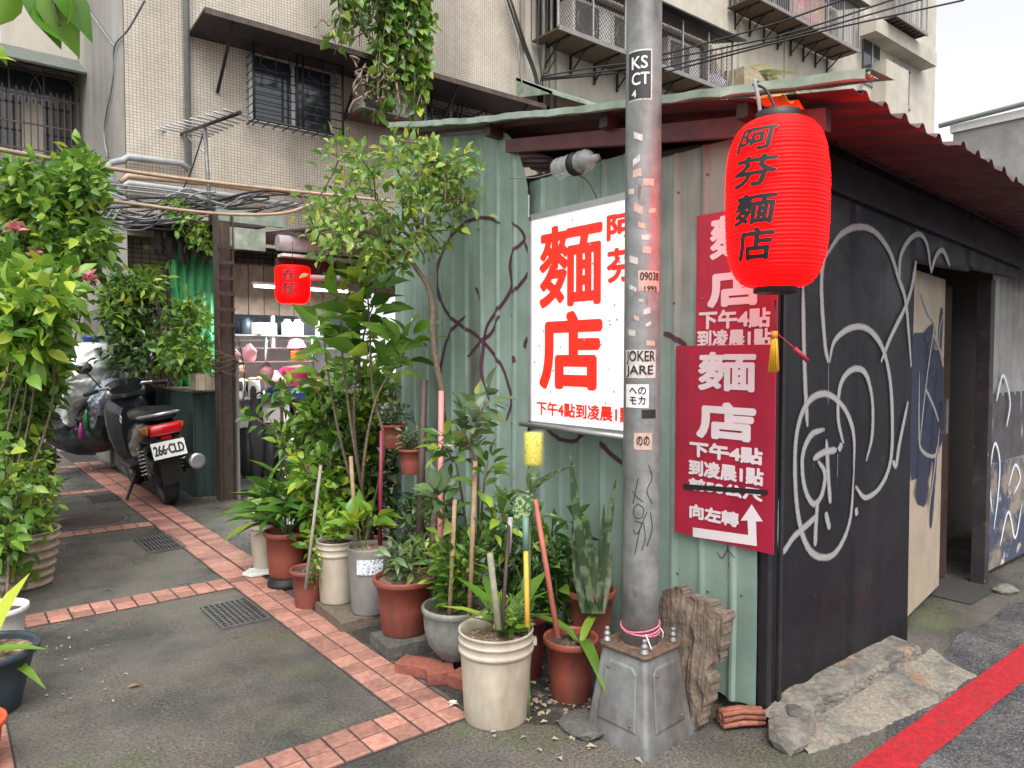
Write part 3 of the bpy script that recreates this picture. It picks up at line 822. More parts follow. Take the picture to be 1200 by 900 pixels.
for i in range(150):
    x = 2.55 + 1.33 * i / 149; u = i / 149; w_ = (.09 + .135 * math.sin(min(1, u * 1.25) * math.pi * .55)) * (1 if u < .93 else max(.25, (1 - u) / .07)); row_ = []
    yo = 1.49 - w_ - .02 * noise.noise((x * 7, 0, 2)) - .012 * noise.noise((x * 26, 0, 2))
    for k in range(25):
        f = k / 24; y = 1.50 + (yo - 1.50) * f
        row_.append((x - 3.2, y - 1.45, (.034 * (1 - f) ** .8 + .006 * noise.noise((x * 13, y * 13, 4)) + .003 * noise.noise((x * 45, y * 45, 4)) + .006) if 0 < k < 24 else (.03 if k == 0 else -.002)))
    P.append(row_)
obj('apron', MB().grid(P, False), step, mat('pale_mortar', (.225, .20, .16), .85, var=.3, vs=60., col2=(.125, .12, .105), m2=(.48, .66), s2=6., bump=.9, bs=90., col3=(.25, .15, .09), s3=5., m3=(.6, .72)))
def stone(name, label, p, s, material, seed, cat='stone', flat=.6):
    r2 = random.Random(seed); bm = bmesh.new(); bmesh.ops.create_icosphere(bm, subdivisions=2, radius=.5)
    for v in bm.verts:
        q = v.co * (1 + .35 * noise.noise(v.co * 2.2 + Vector((seed * 3.1, 0, 0))) + .1 * noise.noise(v.co * 6))
        v.co = Vector((q.x * s[0], q.y * s[1], max(q.z * s[2], -s[2] * .35)))
    me = bpy.data.meshes.new(name); bm.to_mesh(me); bm.free()
    return one(name, me, label, cat, (p[0], p[1], s[2] * .33 + (p[2] if len(p) > 2 else 0)), material, rz=r2.uniform(0, 6))
stone('stone', 'dark grey stone wedged at the left end of the concrete step', (2.68, 1.545, .02), (.10, .09, .09), blockm, 3)
stone('stone', 'pale lump of broken concrete at the corner post foot', (2.57, 1.50), (.20, .17, .10), rubblec, 5)
stone('stone', 'flat mossy stone between the bucket and the pole base', (2.02, 2.06), (.24, .20, .05), blockm, 8)
stone('stone', 'pale pebble resting beside the dark jamb of the doorway', (5.3, 1.62), (.16, .12, .06), rubblec, 11)

# rotten slab of wood leaning behind the pole
out = [(783, 690), (800, 686), (808, 696), (820, 700), (838, 706), (848, 716), (857, 717), (857, 740), (850, 772), (838, 776), (846, 790), (843, 815), (835, 840), (828, 862), (815, 860), (800, 850), (790, 800), (776, 720)]
c0 = Vector((2.44, 1.80, 0))
poly2 = [(lambda v: (v.y - c0.y, max(v.z, 0)))(at_x(px, py, 2.44)) for px, py in out]
def inside(y, z):
    c = False; n = len(poly2)
    for i in range(n):
        (y0, z0), (y1, z1) = poly2[i], poly2[i - 1]
        if (z0 > z) != (z1 > z) and y < (y1 - y0) * (z - z0) / (z1 - z0) + y0: c = not c
    return c
cs = .0065; bm = bmesh.new(); vc = {}
def sv(i, j):
    if (i, j) not in vc:
        y, z = i * cs, j * cs
        y += .004 * noise.noise((i * .9, j * .35, 1)); z += .005 * noise.noise((i * .5, j * .5, 2))
        d = .006 * noise.noise((y * 34, z * 3.2, 4)) + .005 * noise.noise((y * 90, z * 12, 5)) + .012 * noise.noise((y * 7, z * 6, 6)) - .03 * max(0, noise.noise((y * 16, z * 9, 9)) - .15)
        vc[i, j] = bm.verts.new((-.05 + .12 * (z - .4) - d, y, z))
    return vc[i, j]
for i in range(-60, 60):
    for j in range(0, 100):
        if inside((i + .5) * cs + .010 * noise.noise((i * .3, j * .2, 8)), (j + .5) * cs + .008 * noise.noise((i * .25, j * .3, 7))): bm.faces.new((sv(i, j), sv(i, j + 1), sv(i + 1, j + 1), sv(i + 1, j)))
r_ = bmesh.ops.extrude_face_region(bm, geom=bm.faces[:])
for e in r_['geom']:
    if isinstance(e, bmesh.types.BMVert): e.co.x = .01 + .12 * (e.co.z - .4)
bmesh.ops.recalc_face_normals(bm, faces=bm.faces[:])
me = bpy.data.meshes.new('wood_slab'); bm.to_mesh(me); bm.free()
one('wood_slab', me, 'rotten brown wood slab leaning on the green wall behind the pole', 'wood slab', c0, rotwood)
fire = thing('stick_bundle', 'small bundle of reddish brown sticks at the foot of the green wall', 'sticks', (2.53, 1.69, 0))
for i in range(11):
    a = R(200) + rnd.uniform(-.25, .25); m = MB()
    y = (i % 4) * .018 - .03; z = .02 + (i // 4) * .022
    m.tube([(-.09, y, z), (.0, y + rnd.uniform(-.01, .01), z + .006), (.09, y + rnd.uniform(-.01, .01), z)], .011, 7)
    o = obj('stick', m, fire, mat('stick_bark', (.22, .075, .045), .7, var=.4, vs=40., orand=.3)); o.rotation_euler = (0, 0, R(-35) + rnd.uniform(-.15, .15))

# ------------------------------------------------------------------ signs
redsign = mat('red_sign_board', (.38, .011, .040), .42, var=.12, vs=6., col2=(.25, .010, .028), m2=(.5, .72), s2=3., streak=5., rvar=.12, bump=.04, bs=7.)
signwhite = mat('sign_white_print', (.74, .66, .68), .5, var=.03)
ink = mat('black_ink', (.012, .011, .012), .6)
litwhite = mat('lit_sign_face', (.60, .63, .62), .35, var=.08, vs=5., col2=(.42, .45, .44), m2=(.55, .7), s2=4., streak=4., emit=(.93, 1., .98), es=.30)
litred = mat('lit_sign_red_print', (.50, .012, .005), .4, var=.05, emit=(1., .035, .012), es=.25)
speck = mat('sign_specks', (.30, .34, .36), .6)
# white light box on the green front (face towards -X, its left end is the far one)
X0 = 2.445; yl, yr, zb, zt = 2.915, at_x(764, 400, 2.55).y, 1.165, 2.205
box = thing('lightbox_sign', 'lit white sign box with large red characters on the green wall', 'sign', (X0, (yl + yr) / 2, zb))
ym = (yl + yr) / 2; W = yl - yr; Hh = zt - zb
face = obj('face', MB().bb((-.004, -W / 2, .0), (.10, W / 2, Hh)), box, litwhite)
m = MB()
for s in (-1, 1): m.bb((-.012, s * W / 2 - .012, -.02), (.105, s * W / 2 + .012, Hh + .02))
m.bb((-.012, -W / 2, -.035), (.108, W / 2, -.001)); m.bb((-.012, -W / 2, Hh + .001), (.108, W / 2, Hh + .03))
obj('frame', m, box, alu)
obj('drip_rail', MB().tube([(-.02, W / 2 + .06, -.02), (-.02, -W / 2 - .03, -.03)], .014, 8), box, alu)
m = MB(); m.bar((.1, W / 2 - .1, Hh + .02), (.22, W / 2 - .1, Hh + .1), .02); m.bar((.1, -W / 2 + .1, Hh + .02), (.22, -W / 2 + .1, Hh + .1), .02); obj('bracket', m, box, iron)
def on_box(px, py):
    v = at_x(px, py, X0 - .006); return v.y - ym, v.z - zb
def boxtext(txt, px0, py0, px1, py1, bold, material=litred, name='lettering'):
    a = on_box(px0, (py0 + py1) / 2)[0]; b_ = on_box(px1, (py0 + py1) / 2)[0]; zt_ = on_box((px0 + px1) / 2, py0)[1]; zb_ = on_box((px0 + px1) / 2, py1)[1]
    cx, cz = (a + b_) / 2, (zt_ + zb_) / 2; sl_ = abs(((py0 + py1) / 2 - HORIZON) / ((px0 + px1) / 2 + 80)) * (px1 - px0) / (py1 - py0)
    lettering(name, txt, .3, lambda x, y: (-.0062, cx - x, cz + y), material, box, bold, fit=(abs(a - b_), abs(zt_ - zb_) * (1 - .55 * sl_)))
boxtext('麵', 632, 258, 706, 362, .0105)
boxtext('店', 632, 364, 706, 458, .0155)
boxtext('阿', 711, 247, 748, 282, .006); boxtext('芬', 711, 288, 748, 332, .006)
boxtext('下午4點到凌晨1點', 629, 471, 742, 494, .0022)
sk = []
for i in range(70):
    y = rnd.uniform(-W / 2 + .02, W / 2 - .02); z = rnd.uniform(.02, Hh - .02); s = rnd.choice((.003, .004, .006)) 
    n = 7; sk.append([(-.0072, y + s * math.cos(6.283 * k / n) * rnd.uniform(.7, 1.3), z + s * math.sin(6.283 * k / n) * rnd.uniform(.7, 1.4)) for k in range(n)])
m = MB()
for q in sk: m.add(q, [list(range(len(q)))])
obj('dirt_specks', m, box, speck, stuff=True)

def red_sign(label, x, y0, y1, z0, z1, px_lines, tilt=0., arrow=False):
    cy = (y0 + y1) / 2
    t = thing('red_sign', label, 'sign', (x, cy, z0), group='red noodle shop signs')
    hw = abs(y1 - y0) / 2; h = z1 - z0
    obj('board', MB().bb((0, -hw, 0), (.006, hw, h)), t, redsign)
    def loc(px, py):
        v = at_x(px, py, x - .002); return v.y - cy, v.z - z0
    for txt, a, b_, c_, d_, bold, mt in px_lines:
        ya = loc(a, (b_ + d_) / 2)[0]; yb = loc(c_, (b_ + d_) / 2)[0]; za = loc((a + c_) / 2, b_)[1]; zb_ = loc((a + c_) / 2, d_)[1]
        cx, cz = (ya + yb) / 2, (za + zb_) / 2
        lettering('lettering', txt, .2, (lambda cx, cz: lambda X, Y: (-.002, cx - X, cz + Y))(cx, cz), mt, t, bold, fit=(abs(ya - yb), abs(za - zb_) * (1 - .55 * abs(((b_ + d_) / 2 - HORIZON) / ((a + c_) / 2 + 80)) * (c_ - a) / (d_ - b_))))
    return t, loc
us, _ = red_sign('upper red sign with white characters, partly hidden behind the big lantern', 2.583, 1.968, 1.582, 1.52, 2.105, [
    ('麵', 832, 248, 890, 304, .0065, signwhite), ('店', 829, 312, 893, 361, .0095, signwhite), ('下午4點', 819, 361, 903, 386, .0035, signwhite), ('到凌晨1點', 817, 385, 904, 408, .003, signwhite)])
ls, loc = red_sign('lower red sign with white characters and a bent arrow pointing up', 2.572, 2.065, 1.578, .718, 1.548, [
    ('麵', 818, 412, 886, 459, .0065, signwhite), ('店', 816, 470, 886, 518, .0095, signwhite), ('下午4點', 808, 518, 894, 543, .004, signwhite), ('到凌晨1點', 807, 540, 895, 567, .0035, signwhite),
    ('前50公尺', 807, 562, 894, 585, .0038, signwhite), ('向左轉', 808, 592, 866, 616, .0035, signwhite)])
def lq(pts, x=-.0025): return [(x, *loc(px, py)) for px, py in pts]
m = MB(); m.add(lq([(801, 567), (900, 574), (900, 580), (801, 573)], -.0042), [(0, 1, 2, 3)]); obj('strike_bar', m, ls, ink)
m = MB(); m.add(lq([(812, 618), (877, 627), (876, 610), (868, 610), (881, 591), (894, 611), (886, 611), (887, 640), (812, 629)]), [[0, 1, 2, 3, 4, 5, 6, 7, 8]]); obj('arrow', m, ls, signwhite)

# ------------------------------------------------------------------ lanterns
def lantern_profile(r, h, n=46, sq=3.4, amp=.006):
    out = []
    for i in range(n * 4 + 1):
        t = i / (n * 4); u = abs(2 * t - 1)
        e_ = sq if t < .5 or sq < 5 else 24
        rr = r * (.42 + .58 * (1 - u ** e_) ** (1 / 2.2)) if u < 1 else r * .42
        out.append((rr + amp * abs(math.sin(math.pi * (t * n + .35 * noise.noise((t * 19, r, 0))))) * (1 + .5 * noise.noise((t * 31, 4, r))) - amp, -h / 2 + h * t))
    return out
def lit_paper(name, es, rows):
    m = bpy.data.materials.new(name); m.use_nodes = True; N = m.node_tree.nodes; L = m.node_tree.links; b = N['Principled BSDF']
    tc = N.new('ShaderNodeTexCoord'); sp_ = N.new('ShaderNodeSeparateXYZ'); L.new(tc.outputs['Object'], sp_.inputs[0])
    a = N.new('ShaderNodeMath'); a.operation = 'MULTIPLY'; a.inputs[1].default_value = rows * math.pi; L.new(sp_.outputs[2], a.inputs[0])
    s = N.new('ShaderNodeMath'); s.operation = 'SINE'; L.new(a.outputs[0], s.inputs[0])
    ab = N.new('ShaderNodeMath'); ab.operation = 'ABSOLUTE'; L.new(s.outputs[0], ab.inputs[0])
    nz = N.new('ShaderNodeTexNoise'); nz.inputs['Scale'].default_value = 7.; L.new(tc.outputs['Object'], nz.inputs['Vector'])
    r = N.new('ShaderNodeMapRange'); r.inputs[1].default_value = 0; r.inputs[2].default_value = .35; r.inputs[3].default_value = .5; r.inputs[4].default_value = 1.0; L.new(ab.outputs[0], r.inputs[0])
    mu = N.new('ShaderNodeMath'); mu.operation = 'MULTIPLY'; L.new(r.outputs[0], mu.inputs[0])
    r2 = N.new('ShaderNodeMapRange'); r2.inputs[1].default_value = .3; r2.inputs[2].default_value = .7; r2.inputs[3].default_value = .8 * es; r2.inputs[4].default_value = 1.15 * es; L.new(nz.outputs[0], r2.inputs[0]); L.new(r2.outputs[0], mu.inputs[1])
    b.inputs['Base Color'].default_value = (.35, .002, .002, 1); b.inputs['Specular IOR Level'].default_value = .15; b.inputs['Roughness'].default_value = .5
    b.inputs['Emission Color'].default_value = (1, .0008, .001, 1); L.new(mu.outputs[0], b.inputs['Emission Strength'])
    return m
goldm = mat('yellow_tassel', (.75, .38, .02), .6, var=.2)
def lantern(name, label, loc, r, h, es, chars, rows, amp, ccol, a0, csize, tz, tassel=True, zc=0., caps=True, sq=3.4, cb=.0042):
    t = thing(name, label, 'lantern', loc)
    prof = lantern_profile(r, h, rows, amp=amp, sq=sq)
    paper = obj('paper_shade', MB().lathe(prof, 72, wob=lambda a, z: .010 * noise.noise((math.cos(a) * 2.2, math.sin(a) * 2.2, z * 9)) + .004 * noise.noise((math.cos(a) * 9, math.sin(a) * 9, z * 30))), t, lit_paper(name + '_paper', es, rows / h))
    if caps:
        for s in (-1, 1):
            obj('cap', MB().lathe([(r * .40, s * h / 2 - .02), (r * .43, s * h / 2 - .018), (r * .43, s * h / 2 + .03), (r * .40, s * h / 2 + .032)], 32), t, ccol)
    zs = [p[1] for p in prof]; rs = [p[0] for p in prof]
    def sf(x, y, cz):
        z = cz + y; rr = float(np.interp(z, zs, rs)); rr = float(np.interp(z, zs[2::4], [rs[i] for i in range(2, len(rs), 4)])) + .0065
        a = a0 + x / r
        return (rr * math.cos(a), rr * math.sin(a), z)
    for ch, (cz, wz, hz) in zip(chars, tz):
        lettering('lettering', ch, .1, (lambda cz: lambda x, y: sf(x, y, cz))(cz), ink, t, cb, cut=.012, fit=(wz, hz), shear=.12, jag=1., nrm=(math.cos(a0), math.sin(a0), 0))
    return t
lp = Vector((2.315, 1.425, 2.03))
toc = math.atan2(-lp.y, -lp.x)
big = lantern('red_paper_lantern', 'big lit red paper lantern with black characters under the roof corner', lp, .173, .575, 2.8, '阿芬麵店', 44, .005, blackmetal, toc - R(24) , .1,
              [(.195, .155, .085), (.085, .155, .105), (-.04, .155, .105), (-.155, .14, .11)])
m = MB(); m.tube(spline([(0, 0, .30), (.0, .02, .36), (.01, .06, .42), (.015, .11, .45)], 5), .005, 6); obj('hanger', m, big, blackmetal)
m = MB(); m.tube(spline([(-.055, .03, .29), (-.06, .04, .37), (-.05, .06, .43), (.0, .08, .45)], 5), .007, 8); obj('cord', m, big, cablegrey)
m = MB(); m.tube([(0, 0, -.33), (-.01, -.005, -.46)], .003, 6); obj('tassel_cord', m, big, maroonwood)
ta = MB()
for i in range(44):
    a = rnd.uniform(0, 6.28); q = rnd.uniform(.2, 1)
    ta.tube([(-.01, -.005, -.45), (-.01 + .010 * math.cos(a) * q, -.005 + .010 * math.sin(a) * q, -.47), (-.012 + .020 * math.cos(a) * q, -.005 + .020 * math.sin(a) * q, -.585 + .01 * rnd.random())], .0021, 4)
obj('tassel', ta, big, goldm)
m = MB(); m.tube([(-.01, -.005, -.44), (-.01, -.005, -.465)], .011, 10); obj('tassel_knot', m, big, mat('orange_knot', (.7, .2, .02), .6))
m = MB(); m.tube([(.035, -.055, -.50), (.07, -.085, -.545)], .008, 8); m.tube(spline([(-.01, -.005, -.44), (.01, -.03, -.47), (.035, -.055, -.50)], 4), .002, 5); obj('charm', m, big, redpaint)
P = []
for i in range(12): P.append([(2.40 + .16 * (i / 11 - .5), 1.42 + .035 * k, 2.405 + .012 * math.sin(i) + .006 * k) for k in range(4)])
one('orange_cloth', MB().grid(P), 'strip of orange cloth tucked above the big lantern', 'cloth', (0, 0, 0), mat('orange_cloth', (.75, .20, .02), .8), solid=.002)

sl = at_x(343, 334, 2.75)
small = lantern('small_red_lantern', 'small lit red lantern hanging in front of the food stall', sl, .168, .37, 1.5, '春麵', 30, .003, blackmetal, math.atan2(-sl.y, -sl.x) - R(14), .1,
                [(.085, .13, .115), (-.045, .13, .115)], sq=5.5, caps=False, cb=.0024)
m = MB(); m.tube([(0, 0, .21), (0, 0, .42)], .004, 6); obj('hanger', m, small, cablem)
# clear plastic bottle hung on a wire beside the lightbox
cl = mat('clear_plastic', (.55, .6, .58), .12, alpha=.4, var=.2, vs=20.)
b0 = at_x(672, 193, 2.47)
bt = thing('plastic_bottle', 'clear plastic bottle tied on a wire above the lightbox sign', 'bottle', b0)
prof = [(.0, 0), (.05, .002)] + [(.052 + .003 * math.sin(i * 1.9), .01 + i * .012) for i in range(18)] + [(.045, .235), (.02, .262), (.016, .29), (.0, .29)]
o = obj('shell', MB().lathe(prof, 20), bt, cl); o.rotation_euler = (R(90), 0, 0); o.location = (0, .12, 0)
o = obj('label_wrap', MB().lathe([(.0565, .12), (.0565, .16)], 20), bt, ink); o.rotation_euler = (R(90), 0, 0); o.location = (0, .12, 0)
obj('wire', MB().tube(spline([(0, .5, .03), (0, .3, -.005), (0, .12, -.01)], 5), .003, 6), bt, cablegrey)
obj('cable', MB().tube(spline([(0, -.02, -.05), (-.0, -.10, -.10), (0, -.18, -.22)], 5), .003, 6), bt, cablem)
# ------------------------------------------------------------------ street pole
pc = at_z(750, 752, .365); pc.z = 0
pole = thing('utility_pole', 'grey steel street pole with stickers on a tapered square base', 'pole', pc, R(4))
P = []
def sq(hw, z, n=6, rc=.02):
    out = []
    for k, (sx, sy) in enumerate(((1, 1), (-1, 1), (-1, -1), (1, -1))):
        for q in range(n):
            a = math.pi / 2 * (k + q / (n - 1)); out.append((sx * (hw - rc) + rc * math.cos(a), sy * (hw - rc) + rc * math.sin(a), z))
    return out
prof = [(.158, -.02), (.158, .02), (.150, .05), (.112, .335), (.108, .35), (.10, .352)]
m = MB(); m.grid([sq(a, z) for a, z in prof], True, True); obj('pedestal', m, pole, galv)
m = MB()
for k in range(4):                                      # recessed cover plates
    rot = Matrix.Rotation(k * math.pi / 2, 3, 'Z')
    def fp(u, z, o=.002):
        hw = .150 + (.112 - .150) * (z - .05) / .285
        return rot @ Vector((hw + o, u * hw, z))
    a = [fp(-.66, .075), fp(.66, .075), fp(.66, .29), fp(.5, .315), fp(-.5, .315), fp(-.66, .29)]
    b = [fp(-.6, .085, .006), fp(.6, .085, .006), fp(.6, .285, .006), fp(.46, .305, .006), fp(-.46, .305, .006), fp(-.6, .285, .006)]
    mm = MB(); mm.add(a + b, [(6, 7, 8, 9, 10, 11)] + [(i, (i + 1) % 6, 6 + (i + 1) % 6, 6 + i) for i in range(6)]); obj('cover_plate', mm, pole, galv)
    for u, z in ((-.48, .285), (.48, .1)):
        o = obj('screw', sm, pole); o.matrix_local = Matrix.Translation(fp(u, z, .006)) @ (rot @ Matrix.Rotation(R(90), 3, 'Y')).to_4x4()
m = MB(); m.grid([sq(a, z, 6, .03) for a, z in ((.118, .352), (.122, .354), (.122, .366), (.118, .368))] , True, True)
m.v += []; b0_ = len(m.v) - 24; m.f.append([b0_ + i for i in range(24)]); m.s.append(False); obj('base_plate', m, pole, rust)
for sx in (-1, 1):
    for sy in (-1, 1):
        bo = MB(); x, y = sx * .092, sy * .092
        bo.lathe([(.016, .368), (.016, .376), (.012, .377), (.012, .39)], 12, (x, y, 0)); bo.lathe([(.014, .39), (.014, .402), (.0095, .403), (.0095, .415), (.011, .417), (.008, .425), (.0, .426)], 6, (x, y, 0))
        obj('bolt', bo, pole, galv)
r0, r1, HP = .0725, .060, 6.5
pr = lambda z: r0 + (r1 - r0) * (z - .36) / HP
m = MB(); m.lathe([(pr(.366 + .25 * i), .366 + .25 * i) for i in range(27)], 48); obj('shaft', m, pole, galv)
m = MB(); m.lathe([(r0 + .02, .366), (r0 + .001, .372)], 32); obj('weld_ring', m, pole, rust)
for q in range(3):
    m = MB(); m.tube([((r0 + .004) * math.cos(a), (r0 + .004) * math.sin(a), .425 + .006 * q + .012 * math.sin(a * 1 + q)) for a in [6.283 * k / 40 for k in range(41)]], .0035, 6, False); obj('pink_rope', m, pole, mat('pink_rope', (.55, .16, .22), .8, var=.3, vs=60.))
m = MB(); m.tube(spline([(-.05, -.065, .425), (-.05, -.08, .40), (-.045, -.09, .372)], 4), .003, 5); m.tube(spline([(.06, -.045, .425), (.075, -.055, .40), (.08, -.05, .372)], 4), .003, 5); obj('rope_end', m, pole, whitepl)
tocam = math.atan2(-pc.y, -pc.x) - R(4)
DP = (pc.x * _fw.x + pc.y * _fw.y)
def pole_uv(px, py):                     # angle and height on the shaft of a picture point
    d = sight(px, py); o = Vector((0, 0, EYE)) - Vector((pc.x, pc.y, 0)); z = EYE + d.z * DP
    rr = pr(z); A = d.x ** 2 + d.y ** 2; B = 2 * (o.x * d.x + o.y * d.y); Cc = o.x ** 2 + o.y ** 2 - rr * rr
    disc = max(0, B * B - 4 * A * Cc); t = (-B - math.sqrt(disc)) / (2 * A); p = o + d * t
    return math.atan2(p.y, p.x) - R(4), p.z
def pole_patch(name, px0, py0, px1, py1, material, o=.0012, rot=0., jag=0.):
    a0, z0 = pole_uv(px0, py0); a1, z1 = pole_uv(px1, py1); P = []
    if a1 - a0 > math.pi: a1 -= 2 * math.pi
    if a0 - a1 > math.pi: a0 -= 2 * math.pi
    for j in range(5):
        P.append([((pr(z0) + o) * math.cos(a0 + (a1 - a0) * i / 10), (pr(z0) + o) * math.sin(a0 + (a1 - a0) * i / 10), z0 + (z1 - z0) * j / 4 + rot * (i / 10 - .5) + jag * noise.noise((i * .7, j, px0))) for i in range(11)])
    return obj(name, MB().grid(P), pole, material)
def pole_text(txt, px0, py0, px1, py1, material, bold, o=.0024, h=None):
    a0, z0 = pole_uv(px0, py0); a1, z1 = pole_uv(px1, py1); 
    if a1 - a0 > math.pi: a1 -= 2 * math.pi
    if a0 - a1 > math.pi: a0 -= 2 * math.pi
    ac, zc, rr = (a0 + a1) / 2, (z0 + z1) / 2, pr(z0)
    lettering('lettering', txt, .05, lambda x, y: ((rr + o) * math.cos(ac + x / rr), (rr + o) * math.sin(ac + x / rr), zc + y), material, pole, bold, cut=.006, fit=(abs(a1 - a0) * rr, abs(z1 - z0)), nrm=(math.cos(ac), math.sin(ac), 0))
sticker = mat('pale_sticker', (.55, .50, .45), .6, var=.2, vs=60., col2=(.3, .27, .24), m2=(.55, .7), s2=40.)
pinkst = mat('pink_sticker', (.50, .33, .27), .6, var=.2, vs=60.)
blackst = mat('black_sticker', (.02, .02, .022), .5)
pole_patch('sticker', 737.5, 62, 764, 117, sticker, .0010); pole_patch('sticker', 737.5, 64, 762.5, 115, blackst, .0016)
pole_text('KS', 741, 68, 759, 80, whitep, .001); pole_text('CT', 741, 87, 761, 99, whitep, .001); pole_text('4', 741, 107, 746, 114, whitep, .0006)
pole_patch('number_plate', 748, 317, 772, 342, pinkst, .0012); pole_text('09038', 750, 319, 771, 329, ink, .0004); pole_text('1995', 755, 335, 769, 341, ink, .0003)
pole_patch('sticker', 734, 410, 768, 443, sticker, .0010, .0, .002); pole_text('JOKER', 735, 411, 767, 427, ink, .0006); pole_text('JARE', 735, 428, 765, 442, ink, .0006)
pole_patch('sticker', 734, 450, 760, 478, whitep, .0010); pole_text('への\nモカ', 738, 453, 757, 474, ink, .0005)
pole_patch('sticker', 743, 507, 764, 527, pinkst, .0010); pole_text('のの', 746, 511, 761, 522, ink, .0006)
for px, py, s, kk in ((748, 160, 5, 0), (746, 188, 4, 0), (747, 203, 5, 1), (760, 213, 6, 1), (740, 225, 3, 0), (748, 245, 5, 1), (764, 247, 4, 1), (752, 265, 4, 1), (757, 278, 5, 0), (758, 292, 5, 1), (743, 304, 5, 0), (742, 338, 4, 0), (741, 390, 4, 0), (762, 402, 5, 1), (752, 352, 3, 0), (758, 365, 4, 0), (746, 372, 3, 1), (760, 380, 3, 0)):
    pole_patch('torn_sticker', px - s, py - s * rnd.uniform(.5, 1), px + s, py + s * rnd.uniform(.5, 1), (sticker, pinkst)[kk], .0009 + .0001 * s, rnd.uniform(-.02, .02), .004)
pole_patch('clamp_band', 752, 480, 768, 490, ink, .0014)
sc_ = [((748, 560), (744, 580), (742, 590)), ((741, 575), (746, 582), (754, 588)), ((748, 590), (754, 596), (752, 606), (744, 606), (743, 596), (748, 590)), ((744, 610), (752, 614), (746, 626), (742, 620)), ((754, 612), (756, 630), (752, 645)), ((744, 650), (750, 620), (758, 600)), ((760, 545), (764, 560), (758, 575), (764, 590)), ((762, 600), (764, 620), (758, 640))]
for s_ in sc_:
    pts = []
    for p in spline([Vector((a, b, 0)) for a, b in s_], 5):
        a, z = pole_uv(p.x, p.y); pts.append(((pr(z) + .0015) * math.cos(a), (pr(z) + .0015) * math.sin(a), z))
    obj('pen_mark', MB().tube(pts, .0014, 5), pole, ink)

# ------------------------------------------------------------------ pots
def pot(name, label, loc, rt, rb, h, material, kind='rim', soil=.86, n=36, soilmat=dirt, cat='pot', group='pots along the shed', seed=0):
    t = thing(name, label, cat, loc, rnd.uniform(0, 6), group)
    if kind == 'rim':
        p = [(rb * .96, 0), (rb, .006), (rt * .93, h * .88), (rt * 1.0, h * .885), (rt * 1.035, h * .90), (rt * 1.045, h * .95), (rt * 1.03, h * .99), (rt, h), (rt * .94, h * .99), (rt * .91, h * .9), (rt * .88, h * (soil - .05))]
    elif kind == 'bucket':
        p = [(rb * .97, 0), (rb, .008), (rt * .965, h * .70), (rt * .97, h * .76), (rt * 1.03, h * .77), (rt * 1.035, h * .80), (rt * .985, h * .815), (rt * .99, h * .875), (rt * 1.03, h * .885), (rt * 1.03, h * .90), (rt * .99, h * .91), (rt * .995, h * .965), (rt * 1.03, h * .975), (rt * 1.03, h), (rt * .985, h), (rt * .96, h * .9), (rt * .95, h * (soil - .06))]
    elif kind == 'bowl':
        p = [(rb * .9, 0), (rb, .012), (rt * .86, h * .28), (rt * .97, h * .55), (rt, h * .86), (rt * 1.05, h * .9), (rt * 1.06, h * .97), (rt * 1.03, h), (rt * .97, h), (rt * .94, h * .9), (rt * .9, h * (soil - .06))]
    elif kind == 'plain':
        p = [(rb * .97, 0), (rb, .008), (rt * .98, h * .9), (rt, h * .97), (rt * .99, h), (rt * .94, h), (rt * .93, h * .9), (rt * .9, h * (soil - .06))]
    elif kind == 'ribbed':
        p = [(rb, 0)] + [(rb + (rt - rb) * i / 40 + .012 * math.sin(i * .95), h * i / 40) for i in range(1, 41)] + [(rt * .92, h), (rt * .9, h * .8)]
    rot = random.Random(seed)
    q = []                                             # round the corners a little
    for i in range(len(p) - 1):
        q.append(p[i]); q.append(((p[i][0] + p[i + 1][0]) / 2, (p[i][1] + p[i + 1][1]) / 2))
    q.append(p[-1])
    m = MB(); m.lathe(q, n, wob=lambda a, z: .008 * noise.noise((math.cos(a) * 1.3, math.sin(a) * 1.3, seed + z * 2)))
    m.f.pop(); m.s.pop()                                # open inside
    obj('pot_wall', m, t, material)
    rs = rt * .9; P = [[(0, 0, h * soil)] * 25]
    for j in range(1, 9):
        P.append([(rs * j / 8 * math.cos(6.2832 * k / 24), rs * j / 8 * math.sin(6.2832 * k / 24), h * soil + .012 * noise.noise((j * .9 * math.cos(k * .26), j * .9 * math.sin(k * .26), seed)) * (1 if j < 8 else .3) + .012 * (1 - j / 8)) for k in range(25)])
    obj('soil', MB().grid(P), t, soilmat)
    return t
def hang(name, label, **k): pass
mulch = mat('dry_mulch', (.20, .135, .085), .95, var=.7, vs=60., col2=(.42, .36, .28), m2=(.56, .62), s2=38., bump=1., bs=50.)
bA = Vector((1.80, 2.37, 0)); A = pot('plastic_bucket', 'white plastic bucket planter nearest the camera, beside the pole', bA, .152, .132, .375, bucketm, 'bucket', .88, 48, mulch, 'bucket', seed=1)
m = MB(); m.box((.16, 0, .315), (.02, .035, .03)); obj('handle_lug', m, A, bucketm, bevel=.004)
bB = Vector((1.93, 2.86, .062)); pot('stone_pot', 'round grey green bowl pot standing on red bricks', bB, .155, .085, .25, greypot, 'bowl', .86, seed=2)
bC = Vector((1.89, 3.28, .07)); pot('terracotta_pot', 'large orange terracotta pot standing on a dark concrete block', bC, .155, .115, .29, terra, 'rim', .9, soilmat=mulch, seed=3)
bD = Vector((1.90, 3.68, .065)); D = pot('grey_bucket', 'tall grey bucket with a paper label, full of dry leaves', bD, .125, .105, .37, greybucket, 'plain', .93, soilmat=mulch, cat='bucket', seed=4)
bE = Vector((1.83, 3.96, .065)); pot('plastic_bucket', 'dirty cream bucket planter beside the tall grey bucket', bE, .115, .10, .36, bucketm, 'bucket', .93, 40, cat='bucket', seed=5)
